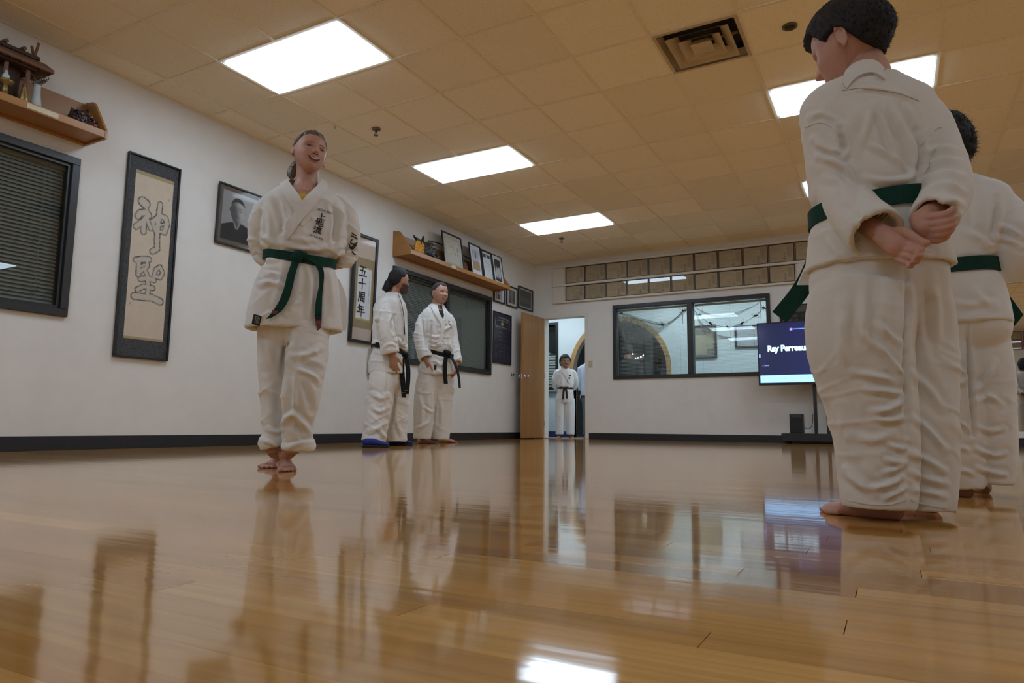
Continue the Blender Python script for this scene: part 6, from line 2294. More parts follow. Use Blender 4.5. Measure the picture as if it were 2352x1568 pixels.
# ================================================================== the smiling girl
def build_girl():
    P = Plane(652, 1080)
    hc, hh = P.at(711, 353, -.01), 0.206
    R = look(-P.n + P.x * .36 + ZUP * .00, up=(ZUP + P.x * .16))
    JAW[0] = 0.16
    body = head_parts(hc, hh, R)
    body.append(limb(P, [(707, 375, .015, 25), (706, 400, .02, 25), (704, 425, .02, 28), (702, 450, .02, 44)], n=20))
    body.append(loft(P, [(703, 432, .01, 30, .05), (702, 452, .005, 60, .072), (700, 480, .0, 72, .085), (695, 560, 0, 56, .075), (682, 700, 0, 66, .085)], sub=3))
    body += [limb(P, [(622, 480, .02, 18), (602, 530, .06, 17), (610, 590, .13, 16), (665, 606, .20, 14)], n=14), limb(P, [(780, 480, .02, 18), (804, 530, .05, 17), (802, 588, .10, 16), (770, 605, .13, 15), (725, 606, .20, 13)], n=14)]
    body += hand_parts(P.at(675, 606, .20), P.x + ZUP * .05, -P.n, .15, .5, 1) + hand_parts(P.at(715, 606, .205), -P.x - ZUP * .1, P.n, .15, .5, -1)
    body += [tube([P.at(632, 720, .04), P.at(630, 870, .06), P.at(628, 1040, .07)], [.065, .05, .034], 14), tube([P.at(690, 720, -.02), P.at(690, 870, -.08), P.at(668, 1040, -.02)], [.065, .05, .034], 14)]
    t1, h1 = hit(601, 1077, 2, 0), hit(655, 1070, 2, 0)
    body += foot_parts(h1, t1 - h1, 0.215, P.at(630, 1038, .07))
    t2 = hit(663, 1083, 2, 0)
    h2 = t2 + (P.n * .97 - P.x * .12) * .20
    body += foot_parts(h2, t2 - h2, 0.215, P.at(668, 1035, -.02))
    o = person(P, 'smiling girl in white karate uniform with green belt walking barefoot', body, 0.0034, m_skin)
    face_features(o, hc, hh, R, 'open', smile=1.0, squint=.46)

    def mask(S):
        x, y, z = S.T
        line = np.where(y < -.12, .275 - .75 * np.clip(np.abs(x) - .14, 0, 1) ** 1.2, np.where(y < .05, .16 - (y + .12) * 1.5, -.16))
        ear = np.exp(-((y - .035) / .08) ** 2 - ((z + .03) / .13) ** 2) * (np.abs(x) > .22)
        return sst(z - line - .2 * ear, -.01, .13)
    V, F = hair_cap(hc, hh, R, mask, lambda S: .018 + .03 * np.clip(S[:, 2] / .5, 0, 1), .008, 5, nu=150, nv=110, freq=(46, 9, 34))
    put('hair', mesh_of('hair', V, F), m_hairbrown, o, smooth=True)
    JAW[0] = 0.30
    bun = grow('ponytail', [limb(P, [(700, 362, .10, 12), (688, 376, .10, 13), (676, 390, .085, 12), (670, 400, .07, 10), (668, 408, .06, 5)], n=12)], .004, 1)
    displace(bun, lambda V, N: .004 * ridge(V * np.array([90, 90, 25]), 3))
    put('ponytail', bun, m_hairbrown, o, smooth=True)
    G().ell(hc + R @ (np.array([-.345, -.0, -.17]) * hh), (.004, .004, .004), None, 8, 6).put('ear_stud', m_gold, o)
    put('shirt', grow('shirt', [loft(P, [(696, 457, -.012, 40, .080), (697, 469, -.012, 50, .088), (697, 490, -.01, 58, .088)], sub=2)], .006, 2), m_yellow, o, smooth=True)
    # jacket
    torso = [loft(P, [(706, 416, .02, 38, .05), (704, 432, .015, 54, .064), (703, 448, .01, 74, .082), (702, 470, .0, 90, .100), (701, 505, 0, 96, .112), (699, 545, 0, 95, .120), (697, 572, 0, 90, .120), (694, 588, 0, 74, .108), (692, 598, 0, 63, .098), (690, 606, 0, 63, .098)], sub=3, n=44),
             loft(P, [(692, 598, 0, 62, .097), (689, 616, 0, 76, .110), (684, 648, 0, 89, .118), (680, 692, 0, 97, .124), (677, 730, 0, 102, .126), (677, 758, 0, 105, .128)], sub=3, n=44, hollow=(.012, .10))]
    arms = [limb(P, [(650, 460, .01, 24), (622, 482, .015, 32), (606, 522, .03, 31), (605, 562, .06, 29), (616, 590, .12, 26), (640, 600, .17, 22)], n=24, side=P.n, sub=5),
            limb(P, [(756, 460, .01, 24), (780, 482, .015, 32), (794, 522, .025, 31), (798, 562, .05, 29), (795, 592, .09, 24)], n=24, side=P.n, sub=5),
            limb(P, [(596, 578, .05, 16), (614, 588, .06, 22), (636, 588, .09, 20)], n=20, side=P.n), limb(P, [(776, 588, .03, 19), (792, 592, .04, 22), (808, 596, .05, 18)], n=20, side=P.n)]
    vneck = [(656, 412), (665, 428), (681, 450), (695, 468), (715, 447), (731, 430), (745, 412), (742, 392), (658, 392)]
    JF = [([(625, 445), (640, 480), (648, 520), (640, 548)], 6, -.012), ([(655, 470), (670, 500), (660, 530)], 6, .007), ([(615, 480), (622, 520), (618, 555)], 6, .008), ([(600, 540), (625, 556), (632, 570)], 5, .008),
          ([(640, 556), (680, 568), (730, 572), (765, 560)], 6, .010), ([(650, 540), (690, 552), (720, 556)], 6, .006), ([(764, 475), (772, 505), (768, 545), (770, 565)], 5, -.013), ([(775, 470), (785, 500), (780, 540)], 6, .007),
          ([(790, 560), (775, 575), (765, 590)], 5, .008), ([(590, 575), (610, 582), (632, 578)], 4, .008), ([(590, 595), (612, 600), (635, 596)], 4, .007), ([(770, 585), (795, 580), (818, 585)], 4, .008), ([(775, 605), (795, 605), (815, 600)], 4, .006),
          ([(650, 615), (640, 660), (630, 700)], 6, .006), ([(600, 655), (622, 650), (645, 658)], 5, .010), ([(612, 628), (635, 630), (650, 640)], 4, .007), ([(705, 605), (712, 640), (712, 690), (708, 740)], 6, .009), ([(725, 605), (735, 650), (740, 700)], 6, -.006),
          ([(755, 610), (760, 660), (765, 720)], 6, .007), ([(660, 720), (675, 700), (690, 690)], 6, .006)]
    j = garment('jacket', P, torso + arms, 0.0052, m_gi, o, dict(drape=.005, crease=.007, fine=.0006, sc=1.0), smooth=5, seed=31, folds=JF)
    bj = bvh_of([j])
    cut_poly(P, j, vneck, .03)
    bt = bvh_of(torso)
    patch('under_lapel', bj, P, [(661, 410), (669, 425), (685, 446), (697, 465), (716, 500)], [(643, 420), (648, 440), (664, 466), (676, 484), (694, 520)], m_gi, o, lift=.007, th=.014, k=26)
    patch('over_lapel', bj, P, [(738, 409), (727, 430), (711, 445), (693, 464), (676, 488), (662, 509), (652, 524)], [(753, 418), (750, 434), (735, 457), (712, 484), (690, 512), (672, 536), (660, 550)], m_gi, o, lift=.013, th=.018, k=30)
    patch('skirt_front_edge', bj, P, [(722, 610), (728, 660), (726, 720), (724, 750)], [(726, 610), (732, 660), (730, 720), (728, 750)], m_gi, o, lift=.004, th=.008, k=20, cols=3)
    ribbon('jacket_back_flap', [P.at(772, 640, .10), P.at(780, 670, .10), P.at(783, 715, .10), P.at(780, 757, .10)], P.x * .9 + P.n * .4, [.012, .03, .035, .03], .008, m_gi, o, k=12)
    pl = patch('woven_label', bj, P, [(584, 721), (579, 743)], [(601, 726), (596, 748)], m_patch, o, lift=.005, th=.006, k=8, cols=4)
    for q in range(4):
        patch('label_stitching', bj, P, [(588.5 + q * 2.6, 726 + q * .9), (585.5 + q * 2.6, 741 + q * .9)], [(589.9 + q * 2.6, 726.5 + q * .9), (587 + q * 2.6, 741.5 + q * .9)], m_thr, o, lift=.0062, th=.003, k=6, cols=3)
    # chest embroidery
    ux, uy = np.array([.955, .30]), np.array([.28, -.96])
    surf_text('embroidery', 'UECHI-RYU', bj, P, 745, 485, 7.2, ux, uy, m_ink, o, .0035, .012)
    for ch, x, y in (('上', 738.5, 499), ('地', 733.5, 513.5), ('流', 729, 529.5)):
        surf_text('embroidery', ch, bj, P, x, y, 21, ux * [1, .75], uy * [.5, .85], m_ink, o, .0035, .022)
    surf_text('embroidery', 'BUTOKUKAI', bj, P, 726, 544.5, 6.6, ux * [.9, 1], uy, m_ink, o, .0035, .012)
    # brush emblem on the sleeve
    for A in ([(808, 534), (812, 538), (818, 541)], [(806, 541), (815, 545), (821, 549)], [(809, 549), (805, 557), (814, 560), (820, 556)], [(803, 566), (808, 572), (815, 566), (818, 559), (812, 563), (806, 570)], [(800, 559), (804, 564), (806, 569)], [(808, 577), (812, 582), (816, 585)]):
        Q = resample(A, 10)
        T_ = np.gradient(Q, axis=0)
        Nn = np.stack([-T_[:, 1], T_[:, 0]], -1) / (np.linalg.norm(T_, axis=1, keepdims=True) + 1e-6)
        patch('sleeve_emblem', bj, P, Q - Nn * 1.1, Q + Nn * 1.1, m_ink, o, lift=.0045, th=.003, k=12, cols=3, relax=0)
    # belt, knot and ends
    belt_loop('belt', P, bt, 692, 597, -.10, .041, m_green, o, lift=.008, th=.006, front=.018)
    kn = grow('belt_knot', [limb(P, [(670, 597, -.118, 7), (681, 590, -.128, 11), (693, 585, -.130, 11), (705, 592, -.122, 7)], n=14, flat=.7), limb(P, [(684, 576, -.118, 8), (685, 590, -.134, 9), (681, 602, -.122, 8)], n=14, flat=.7)], .004, 2)
    put('belt_knot', kn, m_green, o, smooth=True)

    def tail(nm, A, B, lift):
        return patch(nm, bj, P, A, B, m_green, o, lift=lift, th=.006, k=26, cols=4, relax=4)
    tail('belt_end', [(672, 600), (662, 630), (650, 668), (634, 708), (613, 733)], [(688, 602), (678, 636), (668, 676), (652, 712), (622, 732)], .022)
    tail('belt_end', [(696, 597), (722, 606), (733, 626), (730, 660), (724, 700), (721, 768)], [(706, 590), (732, 602), (742, 624), (742, 660), (738, 700), (737, 768)], .020)
    patch('belt_tape', bj, P, [(724, 727), (722, 757)], [(737, 727), (737, 757)], m_patch, o, lift=.0225, th=.003, k=6, cols=3)
    patch('belt_emblem', bj, P, [(725, 737), (724, 751)], [(735, 737), (735, 751)], mat('faded_red_stitch', (.16, .06, .055), .9), o, lift=.0235, th=.003, k=6, cols=3)
    patch('belt_label', bj, P, [(724.5, 756), (724.5, 762)], [(734.5, 757), (734.5, 763)], mat('white_label', (.7, .74, .72), .8), o, lift=.0240, th=.003, k=5, cols=3)
    patch('belt_tape', bj, P, [(628, 713), (624, 721)], [(640, 715), (636, 723)], MATS['faded_red_stitch'], o, lift=.0245, th=.003, k=5, cols=3)
    # trousers
    tr_ = [loft(P, [(680, 700, 0, 76, .095), (676, 740, 0, 76, .095), (672, 775, 0, 62, .075), (670, 800, 0, 46, .04)], sub=3, n=36),
           limb(P, [(634, 750, .04, 40), (630, 820, .05, 37), (630, 900, .06, 32), (631, 960, .065, 28), (632, 1012, .065, 27)], n=28, flat=1.1, sub=4, hollow=(.01, .06)),
           limb(P, [(698, 750, -.02, 50), (704, 800, -.05, 46), (698, 850, -.07, 42), (692, 910, -.07, 39), (685, 970, -.05, 32), (684, 1024, -.03, 31)], n=28, flat=1.05, sub=4, hollow=(.01, .06)),
           limb(P, [(628, 1002, .065, 28), (628, 1014, .065, 32), (630, 1026, .065, 29)], n=28, hollow=(.012, .03)),
           limb(P, [(686, 1010, -.03, 32), (686, 1022, -.03, 38), (685, 1034, -.03, 35)], n=28, hollow=(.012, .03))]
    TF = [([(660, 770), (655, 820), (648, 860)], 6, -.012), ([(672, 775), (668, 810), (662, 850)], 7, .012), ([(735, 800), (705, 815), (680, 818)], 6, .012), ([(730, 850), (705, 840), (688, 835), (680, 830)], 7, -.010), ([(690, 850), (715, 862), (732, 880)], 5, .010),
          ([(690, 865), (705, 900), (712, 940)], 7, -.010), ([(675, 860), (678, 900), (680, 950)], 5, .009), ([(668, 880), (664, 920), (660, 960)], 6, -.008), ([(652, 990), (660, 960), (675, 950), (690, 965), (705, 1000)], 6, .010),
          ([(670, 975), (688, 985), (700, 1005)], 8, -.010), ([(612, 770), (618, 820), (640, 850)], 9, .006), ([(610, 870), (620, 920), (625, 970)], 8, .007), ([(615, 985), (635, 992), (648, 985)], 5, .008), ([(640, 880), (638, 930), (640, 980)], 6, -.006),
          ([(600, 1010), (625, 1018), (645, 1030)], 4, .006), ([(655, 1030), (690, 1018), (720, 1012)], 4, .006)]
    garment('trousers', P, tr_, 0.0052, m_gi, o, dict(drape=.005, crease=.008, fine=.0006, zc=.35, zs=.35, sc=1.0), smooth=5, seed=43, folds=TF)
    return o


build_boy()
build_girl()
# ================================================================== second student, behind the near boy
def build_boy2():
    P = Plane(2235, 1140)
    th = math.radians(-12)
    ax = P.x * math.cos(th) + P.n * math.sin(th)
    hc, hh = P.at(2166, 345, .0), 0.205
    R = look(P.n - P.x * .35 - ZUP * .15)
    body = head_parts(hc, hh, R)
    body.append(limb(P, [(2172, 375, 0, 34), (2185, 405, 0, 34), (2200, 440, 0, 40)], n=18))
    body.append(loft(P, [(2215, 450, 0, 60, .06), (2215, 560, 0, 50, .06), (2222, 720, 0, 55, .07)], sub=2))
    body += [limb(P, [(2290, 472, 0, 22), (2326, 540, .0, 20), (2308, 606, .04, 18), (2260, 625, .16, 15)], n=14), limb(P, [(2135, 470, 0, 22), (2110, 540, .0, 20), (2140, 610, .10, 18), (2180, 625, .16, 15)], n=14)]
    body += hand_parts(P.at(2258, 625, .165), -P.x, -P.n, .13, .5, 1) + hand_parts(P.at(2182, 625, .17), P.x, -P.n, .13, .5, -1)
    for a, b in (((2195, 740, 0), (2212, 1110, -.02)), ((2262, 740, .03), (2262, 1100, .05))):
        p, q = P.at(*a), P.at(*b)
        body.append(tube([p, (p + q) / 2, q], [.05, .042, .034], 12))
    body += foot_parts(hit(2232, 1143, 2, 0), -P.x * .55 + P.n * .83, .20, P.at(2212, 1095, -.02))
    body += foot_parts(hit(2266, 1134, 2, 0), P.n * .98 - P.x * .2, .20, P.at(2262, 1085, .05))
    o = person(P, 'student with fluffy dark hair in white uniform, half hidden behind the near boy', body, .0042, m_skin3)

    def mask(S):
        x, y, z = S.T
        return sst(z - np.where(y < -.15, .22, np.where(y < .05, .0, -.30)), -.02, .06)
    V, F = hair_cap(hc, hh, R, mask, lambda S: .07 + .03 * np.clip(S[:, 2] / .5, 0, 1), .025, 8, freq=(14, 14, 12))
    put('hair', mesh_of('hair', V, F), m_hairdark, o, smooth=True)
    tuft(hc, hh, R, mask, o, m_hairdark, 2500, .022, .085, 9, .9)
    torso = [loft(P, [(2190, 410, .0, 34, .045), (2197, 426, .0, 54, .06), (2206, 448, 0, 78, .08), (2212, 490, 0, 84, .092), (2208, 550, 0, 80, .096), (2199, 594, 0, 70, .094), (2195, 610, 0, 61, .086), (2195, 625, 0, 60, .085)], ax=ax, sub=3, n=40),
             loft(P, [(2195, 615, 0, 60, .085), (2200, 640, 0, 69, .092), (2208, 690, 0, 76, .098), (2214, 748, 0, 79, .10)], ax=ax, sub=3, n=40, hollow=(.012, .08))]
    arms = [limb(P, [(2255, 460, .0, 28), (2293, 482, .0, 37), (2322, 530, -.01, 40), (2330, 578, .0, 40), (2308, 618, .04, 42)], n=24, side=P.n, sub=5, hollow=(.010, .08)),
            limb(P, [(2170, 458, .0, 28), (2135, 480, .0, 38), (2112, 530, .0, 39), (2116, 575, .02, 39), (2140, 612, .08, 38)], n=24, side=P.n, sub=5, hollow=(.010, .08))]
    JF = [([(2290, 455), (2285, 500), (2278, 550)], 6, -.010), ([(2300, 520), (2325, 530), (2345, 545)], 6, .009), ([(2290, 545), (2320, 552), (2345, 565)], 6, .008), ([(2215, 530), (2245, 545), (2265, 560)], 8, .007),
          ([(2180, 690), (2220, 700), (2260, 695)], 7, .005), ([(2230, 660), (2260, 690), (2285, 700)], 8, .005), ([(2230, 450), (2245, 500), (2240, 540)], 8, .006)]
    j = garment('jacket', P, torso + arms, .0056, m_gi, o, dict(drape=.003, crease=.004, fine=.0006), smooth=5, seed=51, folds=JF)
    bt = bvh_of(torso)
    bj = bvh_of([j])
    belt_loop('belt', P, bt, 2195, 621, .0, .042, m_green, o, lift=.007, th=.006)
    patch('jacket_hem', bj, P, [(2165, 727), (2220, 730), (2284, 728)], [(2165, 729), (2220, 732), (2284, 730)], m_gi, o, lift=.002, th=.004, k=20, cols=3)
    w1 = P.at(2320, 690, .0) - P.at(2296, 720, .0)
    ribbon('belt_end', [P.at(2282, 640, .04), P.at(2295, 672, .05), P.at(2318, 705, .05), P.at(2340, 736, .045)], w1, .021, .006, m_green, o, k=14)
    ribbon('jacket_front_flap', [P.at(2278, 630, .07), P.at(2292, 660, .09), P.at(2304, 700, .10), P.at(2308, 746, .10)], P.x * .95 + P.n * .3, [.012, .018, .024, .028], .008, m_gi, o, k=12)
    tr_ = [loft(P, [(2214, 700, 0, 68, .088), (2222, 750, 0, 72, .088), (2226, 785, 0, 60, .07), (2226, 810, 0, 40, .04)], ax=ax, sub=3, n=36),
           limb(P, [(2192, 760, .0, 44), (2192, 850, -.01, 47), (2200, 950, -.015, 46), (2204, 1040, -.02, 44), (2210, 1122, -.02, 37)], n=28, sub=4, hollow=(.01, .06)),
           limb(P, [(2250, 760, .02, 46), (2262, 850, .03, 49), (2268, 950, .035, 47), (2272, 1040, .04, 45), (2274, 1110, .04, 38)], n=28, sub=4, hollow=(.01, .06))]
    TF = [([(2226, 745), (2224, 820), (2230, 900), (2236, 1000)], 4, -.014), ([(2180, 830), (2205, 850), (2222, 868)], 5, .010), ([(2175, 895), (2205, 880), (2222, 872)], 6, .009), ([(2240, 900), (2265, 870), (2285, 830)], 6, .009), ([(2235, 925), (2270, 910), (2300, 930)], 6, .008),
          ([(2180, 960), (2210, 975), (2225, 990)], 5, .008), ([(2245, 980), (2275, 990), (2305, 985)], 5, .008), ([(2240, 1030), (2280, 1045), (2308, 1040)], 5, .009), ([(2180, 1030), (2205, 1028), (2228, 1035)], 5, .007), ([(2245, 1075), (2280, 1085), (2308, 1090)], 5, .009), ([(2185, 1085), (2210, 1080), (2235, 1088)], 5, .008)]
    garment('trousers', P, tr_, .0056, m_gi, o, dict(drape=.0025, crease=.005, fine=.0005, zc=.25, zs=.2, sc=.8), smooth=5, seed=57, folds=TF, z_keep=.02)


# ================================================================== man with the ponytail and beard
def shoe(name, heel, d, L, parent, m, msole):
    d = np.array(d, float)
    d[2] = 0
    d /= np.linalg.norm(d)
    s = np.cross(ZUP, d)
    heel = np.asarray(heel, float)
    t, hw, h_ = [0, .12, .4, .7, .9, 1.0], [.09, .135, .135, .17, .14, .05], [.12, .15, .15, .10, .075, .05]
    up = tube([heel + d * L * q + ZUP * (L * k + .012) for q, k in zip(t, h_)], [(L * a, L * k * .98) for a, k in zip(hw, h_)], 18, side=s)
    o = put(name, grow(name, [up], .007, 2), m, parent, smooth=True)
    so = tube([heel + d * L * (q * 1.02 - .01) + ZUP * .011 for q in t], [(L * a * 1.06, .0105) for a in hw], 18, side=s, power=3)
    put('sole', mesh_of('sole', *so), msole, o, smooth=True)


def build_man1():
    P = Plane(890, 1024)
    fd = P.x * .86 + P.n * .5
    ax = np.cross(fd, ZUP)
    ax = ax / np.linalg.norm(ax)
    hc, hh = P.at(917, 645, -.02), 0.238
    R = look(P.x * .87 + P.n * .50 - ZUP * .08)
    body = head_parts(hc, hh, R)
    body.append(limb(P, [(913, 655, 0, 13), (907, 672, 0, 13), (900, 690, 0, 17)], n=18))
    body.append(loft(P, [(895, 690, 0, 26, .10), (893, 760, 0, 28, .11), (892, 850, 0, 30, .12)], sub=2))
    body += [limb(P, [(880, 706, -.17, 11), (890, 765, -.22, 10), (901, 815, -.22, 8)], n=14), limb(P, [(915, 706, .17, 11), (918, 765, .2, 10), (920, 815, .2, 8)], n=14)]
    body += hand_parts(P.at(902, 816, -.22), -ZUP + P.x * .12, P.n + P.x * .3, .19, .35, 1, spread=.16) + hand_parts(P.at(920, 816, .2), -ZUP, -P.n, .19, .3, -1)
    for a, b in (((880, 850, -.08), (862, 1005, -.10)), ((912, 850, .08), (906, 1005, .10))):
        p, q = P.at(*a), P.at(*b)
        body.append(tube([p, (p + q) / 2, q, q * [1, 1, 0] + ZUP * .05], [.075, .06, .045, .045], 12))
    o = person(P, 'man with dark ponytail, beard and blue shoes in white uniform, seen from behind', body, .0058, m_skin2)

    def mask(S):
        x, y, z = S.T
        line = np.where(y < -.22, .36, np.where(y < -.02, .36 - (y + .22) * 1.5, .06 - np.clip((y - .0) / .2, 0, 1) * .32))
        ear = np.exp(-((y - .035) / .08) ** 2 - ((z + .03) / .13) ** 2) * (np.abs(x) > .22)
        return sst(z - line - .15 * ear, -.02, .05)
    V, F = hair_cap(hc, hh, R, mask, lambda S: .03 + .03 * np.clip(S[:, 2] / .5, 0, 1), .008, 6, freq=(30, 10, 30))
    put('hair', mesh_of('hair', V, F), m_hairdark, o, smooth=True)
    pt = grow('ponytail', [limb(P, [(905, 640, -.02, 9), (896, 648, -.03, 9), (890, 658, -.04, 9), (884, 668, -.04, 6)], n=12), ellipsoid(P.at(895, 650, -.03), (.04, .04, .035))], .006, 1)
    displace(pt, lambda V, N: .009 * ridge(V * np.array([45, 45, 30]), 3))
    put('ponytail', pt, m_hairdark, o, smooth=True)

    def bmask(S):
        x, y, z = S.T
        return sst(-z - .12 - .5 * np.clip(-y - .36, 0, 1), -.02, .05) * sst(.02 - y, -.02, .06) * (1 - .9 * np.exp(-(x / .1) ** 2 - ((z + .25) / .03) ** 2))
    V, F = hair_cap(hc, hh, R, bmask, lambda S: .03 + .10 * np.clip(-S[:, 2] - .36, 0, .2), .014, 16, freq=(20, 20, 20))
    put('beard', mesh_of('beard', V, F), m_beard, o, smooth=True)
    torso = [loft(P, [(903, 674, 0, 14, .07), (899, 684, 0, 24, .13), (894, 700, 0, 33, .19), (893, 730, 0, 37, .20), (894, 765, 0, 39, .20), (893, 788, 0, 38, .19), (892, 798, 0, 35, .175), (892, 804, 0, 34, .17)], sub=3, n=40),
             loft(P, [(892, 799, 0, 34, .17), (890, 815, 0, 37, .18), (888, 835, 0, 39, .195), (888, 858, 0, 41, .20)], sub=3, n=40, hollow=(.014, .06))]
    arms = [limb(P, [(888, 694, -.12, 14), (879, 712, -.19, 19), (884, 750, -.235, 20), (892, 785, -.24, 19.5), (897, 811, -.235, 19)], n=24, side=P.x, sub=5, hollow=(.012, .07)),
            limb(P, [(908, 694, .12, 14), (916, 712, .19, 18), (918, 760, .22, 18), (920, 808, .2, 17)], n=20, side=P.x, sub=4)]
    JF = [([(858, 720), (866, 735), (875, 705)], 3, .012), ([(905, 725), (898, 745), (904, 765)], 3, -.02), ([(912, 780), (925, 793), (935, 800)], 4, .012), ([(885, 795), (895, 790), (908, 793)], 3, .008), ([(868, 740), (866, 775), (872, 800)], 4, -.012), ([(850, 790), (862, 786), (872, 790)], 4, .012)]
    j = garment('jacket', P, torso + arms, .0075, m_gi, o, dict(drape=.007, crease=.011, fine=.001, sc=1.2), smooth=4, seed=61, folds=JF)
    bj, bt = bvh_of([j]), bvh_of(torso)
    patch('lapel', bj, P, [(908, 672), (916, 690), (924, 725), (928, 765), (925, 790)], [(912, 672), (921, 690), (930, 725), (933, 765), (930, 792)], m_gi, o, lift=.010, th=.012, k=24, cols=4)
    patch('undershirt_edge', bj, P, [(913, 676), (921, 700), (926, 735), (928, 770)], [(914, 676), (922, 700), (927, 735), (929, 770)], m_patch, o, lift=.012, th=.01, k=20, cols=3)
    patch('cuff_stitching', bj, P, [(879, 803), (895, 805), (914, 802)], [(879, 804), (895, 806), (914, 803)], m_gi2, o, lift=.004, th=.004, k=12, cols=3)
    belt_loop('belt', P, bt, 892, 802, -.35, .048, m_blackbelt, o, lift=.010, th=.008)
    kx, ky = 927, 817
    put('belt_knot', grow('belt_knot', [ellipsoid(P.at(kx, ky - 3, -.07), (.05, .05, .035)), ellipsoid(P.at(kx - 4, ky - 6, -.09), (.03, .03, .03))], .008, 1), m_blackbelt, o, smooth=True)
    ribbon('belt_end', [P.at(926, 818, -.09), P.at(922, 840, -.11), P.at(925, 875, -.12), P.at(928, 913, -.12)], P.x, [.018, .024, .024, .022], .008, m_blackbelt, o, k=14)
    ribbon('belt_end', [P.at(931, 816, -.07), P.at(937, 845, -.10), P.at(937, 875, -.11), P.at(934, 905, -.11)], P.x * .95 + P.n * .3, [.018, .022, .022, .020], .008, m_blackbelt, o, k=14)
    for (a, b, c, d) in ((922, 902, 931, 902), (929, 896, 938, 896)):
        p, q = P.at(a, b, -.128), P.at(c, d, -.122)
        G().obox((p + q) / 2, P.x, P.n, ZUP, .017, .002, .003).put('belt_stripe', m_gold, o)
    tr_ = [loft(P, [(890, 820, 0, 30, .15), (892, 855, 0, 33, .155), (894, 885, 0, 28, .12), (895, 905, 0, 16, .06)], sub=3, n=36),
           limb(P, [(880, 845, -.07, 26), (878, 875, -.09, 29), (873, 920, -.10, 28), (863, 975, -.11, 26), (857, 1014, -.11, 27)], n=28, sub=5, side=P.x, hollow=(.012, .05)),
           limb(P, [(906, 845, .07, 25), (910, 875, .08, 28), (911, 920, .09, 27), (909, 975, .10, 25), (908, 1014, .10, 25)], n=28, sub=5, side=P.x, hollow=(.012, .05))]
    TF = [([(884, 855), (880, 910), (876, 960)], 3, .010), ([(858, 905), (875, 915), (888, 908)], 5, .014), ([(855, 935), (872, 945), (890, 935)], 4, .012), ([(870, 985), (880, 1000), (888, 1006)], 4, .014), ([(850, 990), (866, 985), (880, 970)], 5, .012), ([(905, 890), (903, 940), (893, 990)], 4, -.014), ([(910, 960), (918, 990), (925, 1005)], 4, .012)]
    garment('trousers', P, tr_, .0075, m_gi, o, dict(drape=.007, crease=.011, fine=.001, zc=.35, zs=.4, sc=1.2), smooth=4, seed=67, folds=TF, z_keep=.03)
    # long white flap of the jacket back hanging behind
    ribbon('jacket_back_tail', [P.at(853, 800, .02), P.at(850, 835, .02), P.at(848, 860, .02), P.at(850, 882, .02)], P.n * .8 + P.x * .6, [.05, .06, .05, .02], .01, m_gi2, o, k=10)
    shoe('shoe', hit(833, 1027, 2, 0), P.x * .98 - P.n * .1, .235, o, m_blueshoe, m_sole)
    shoe('shoe', hit(891, 1023, 2, 0), P.x * .98 + P.n * .08, .24, o, m_blueshoe, m_sole)


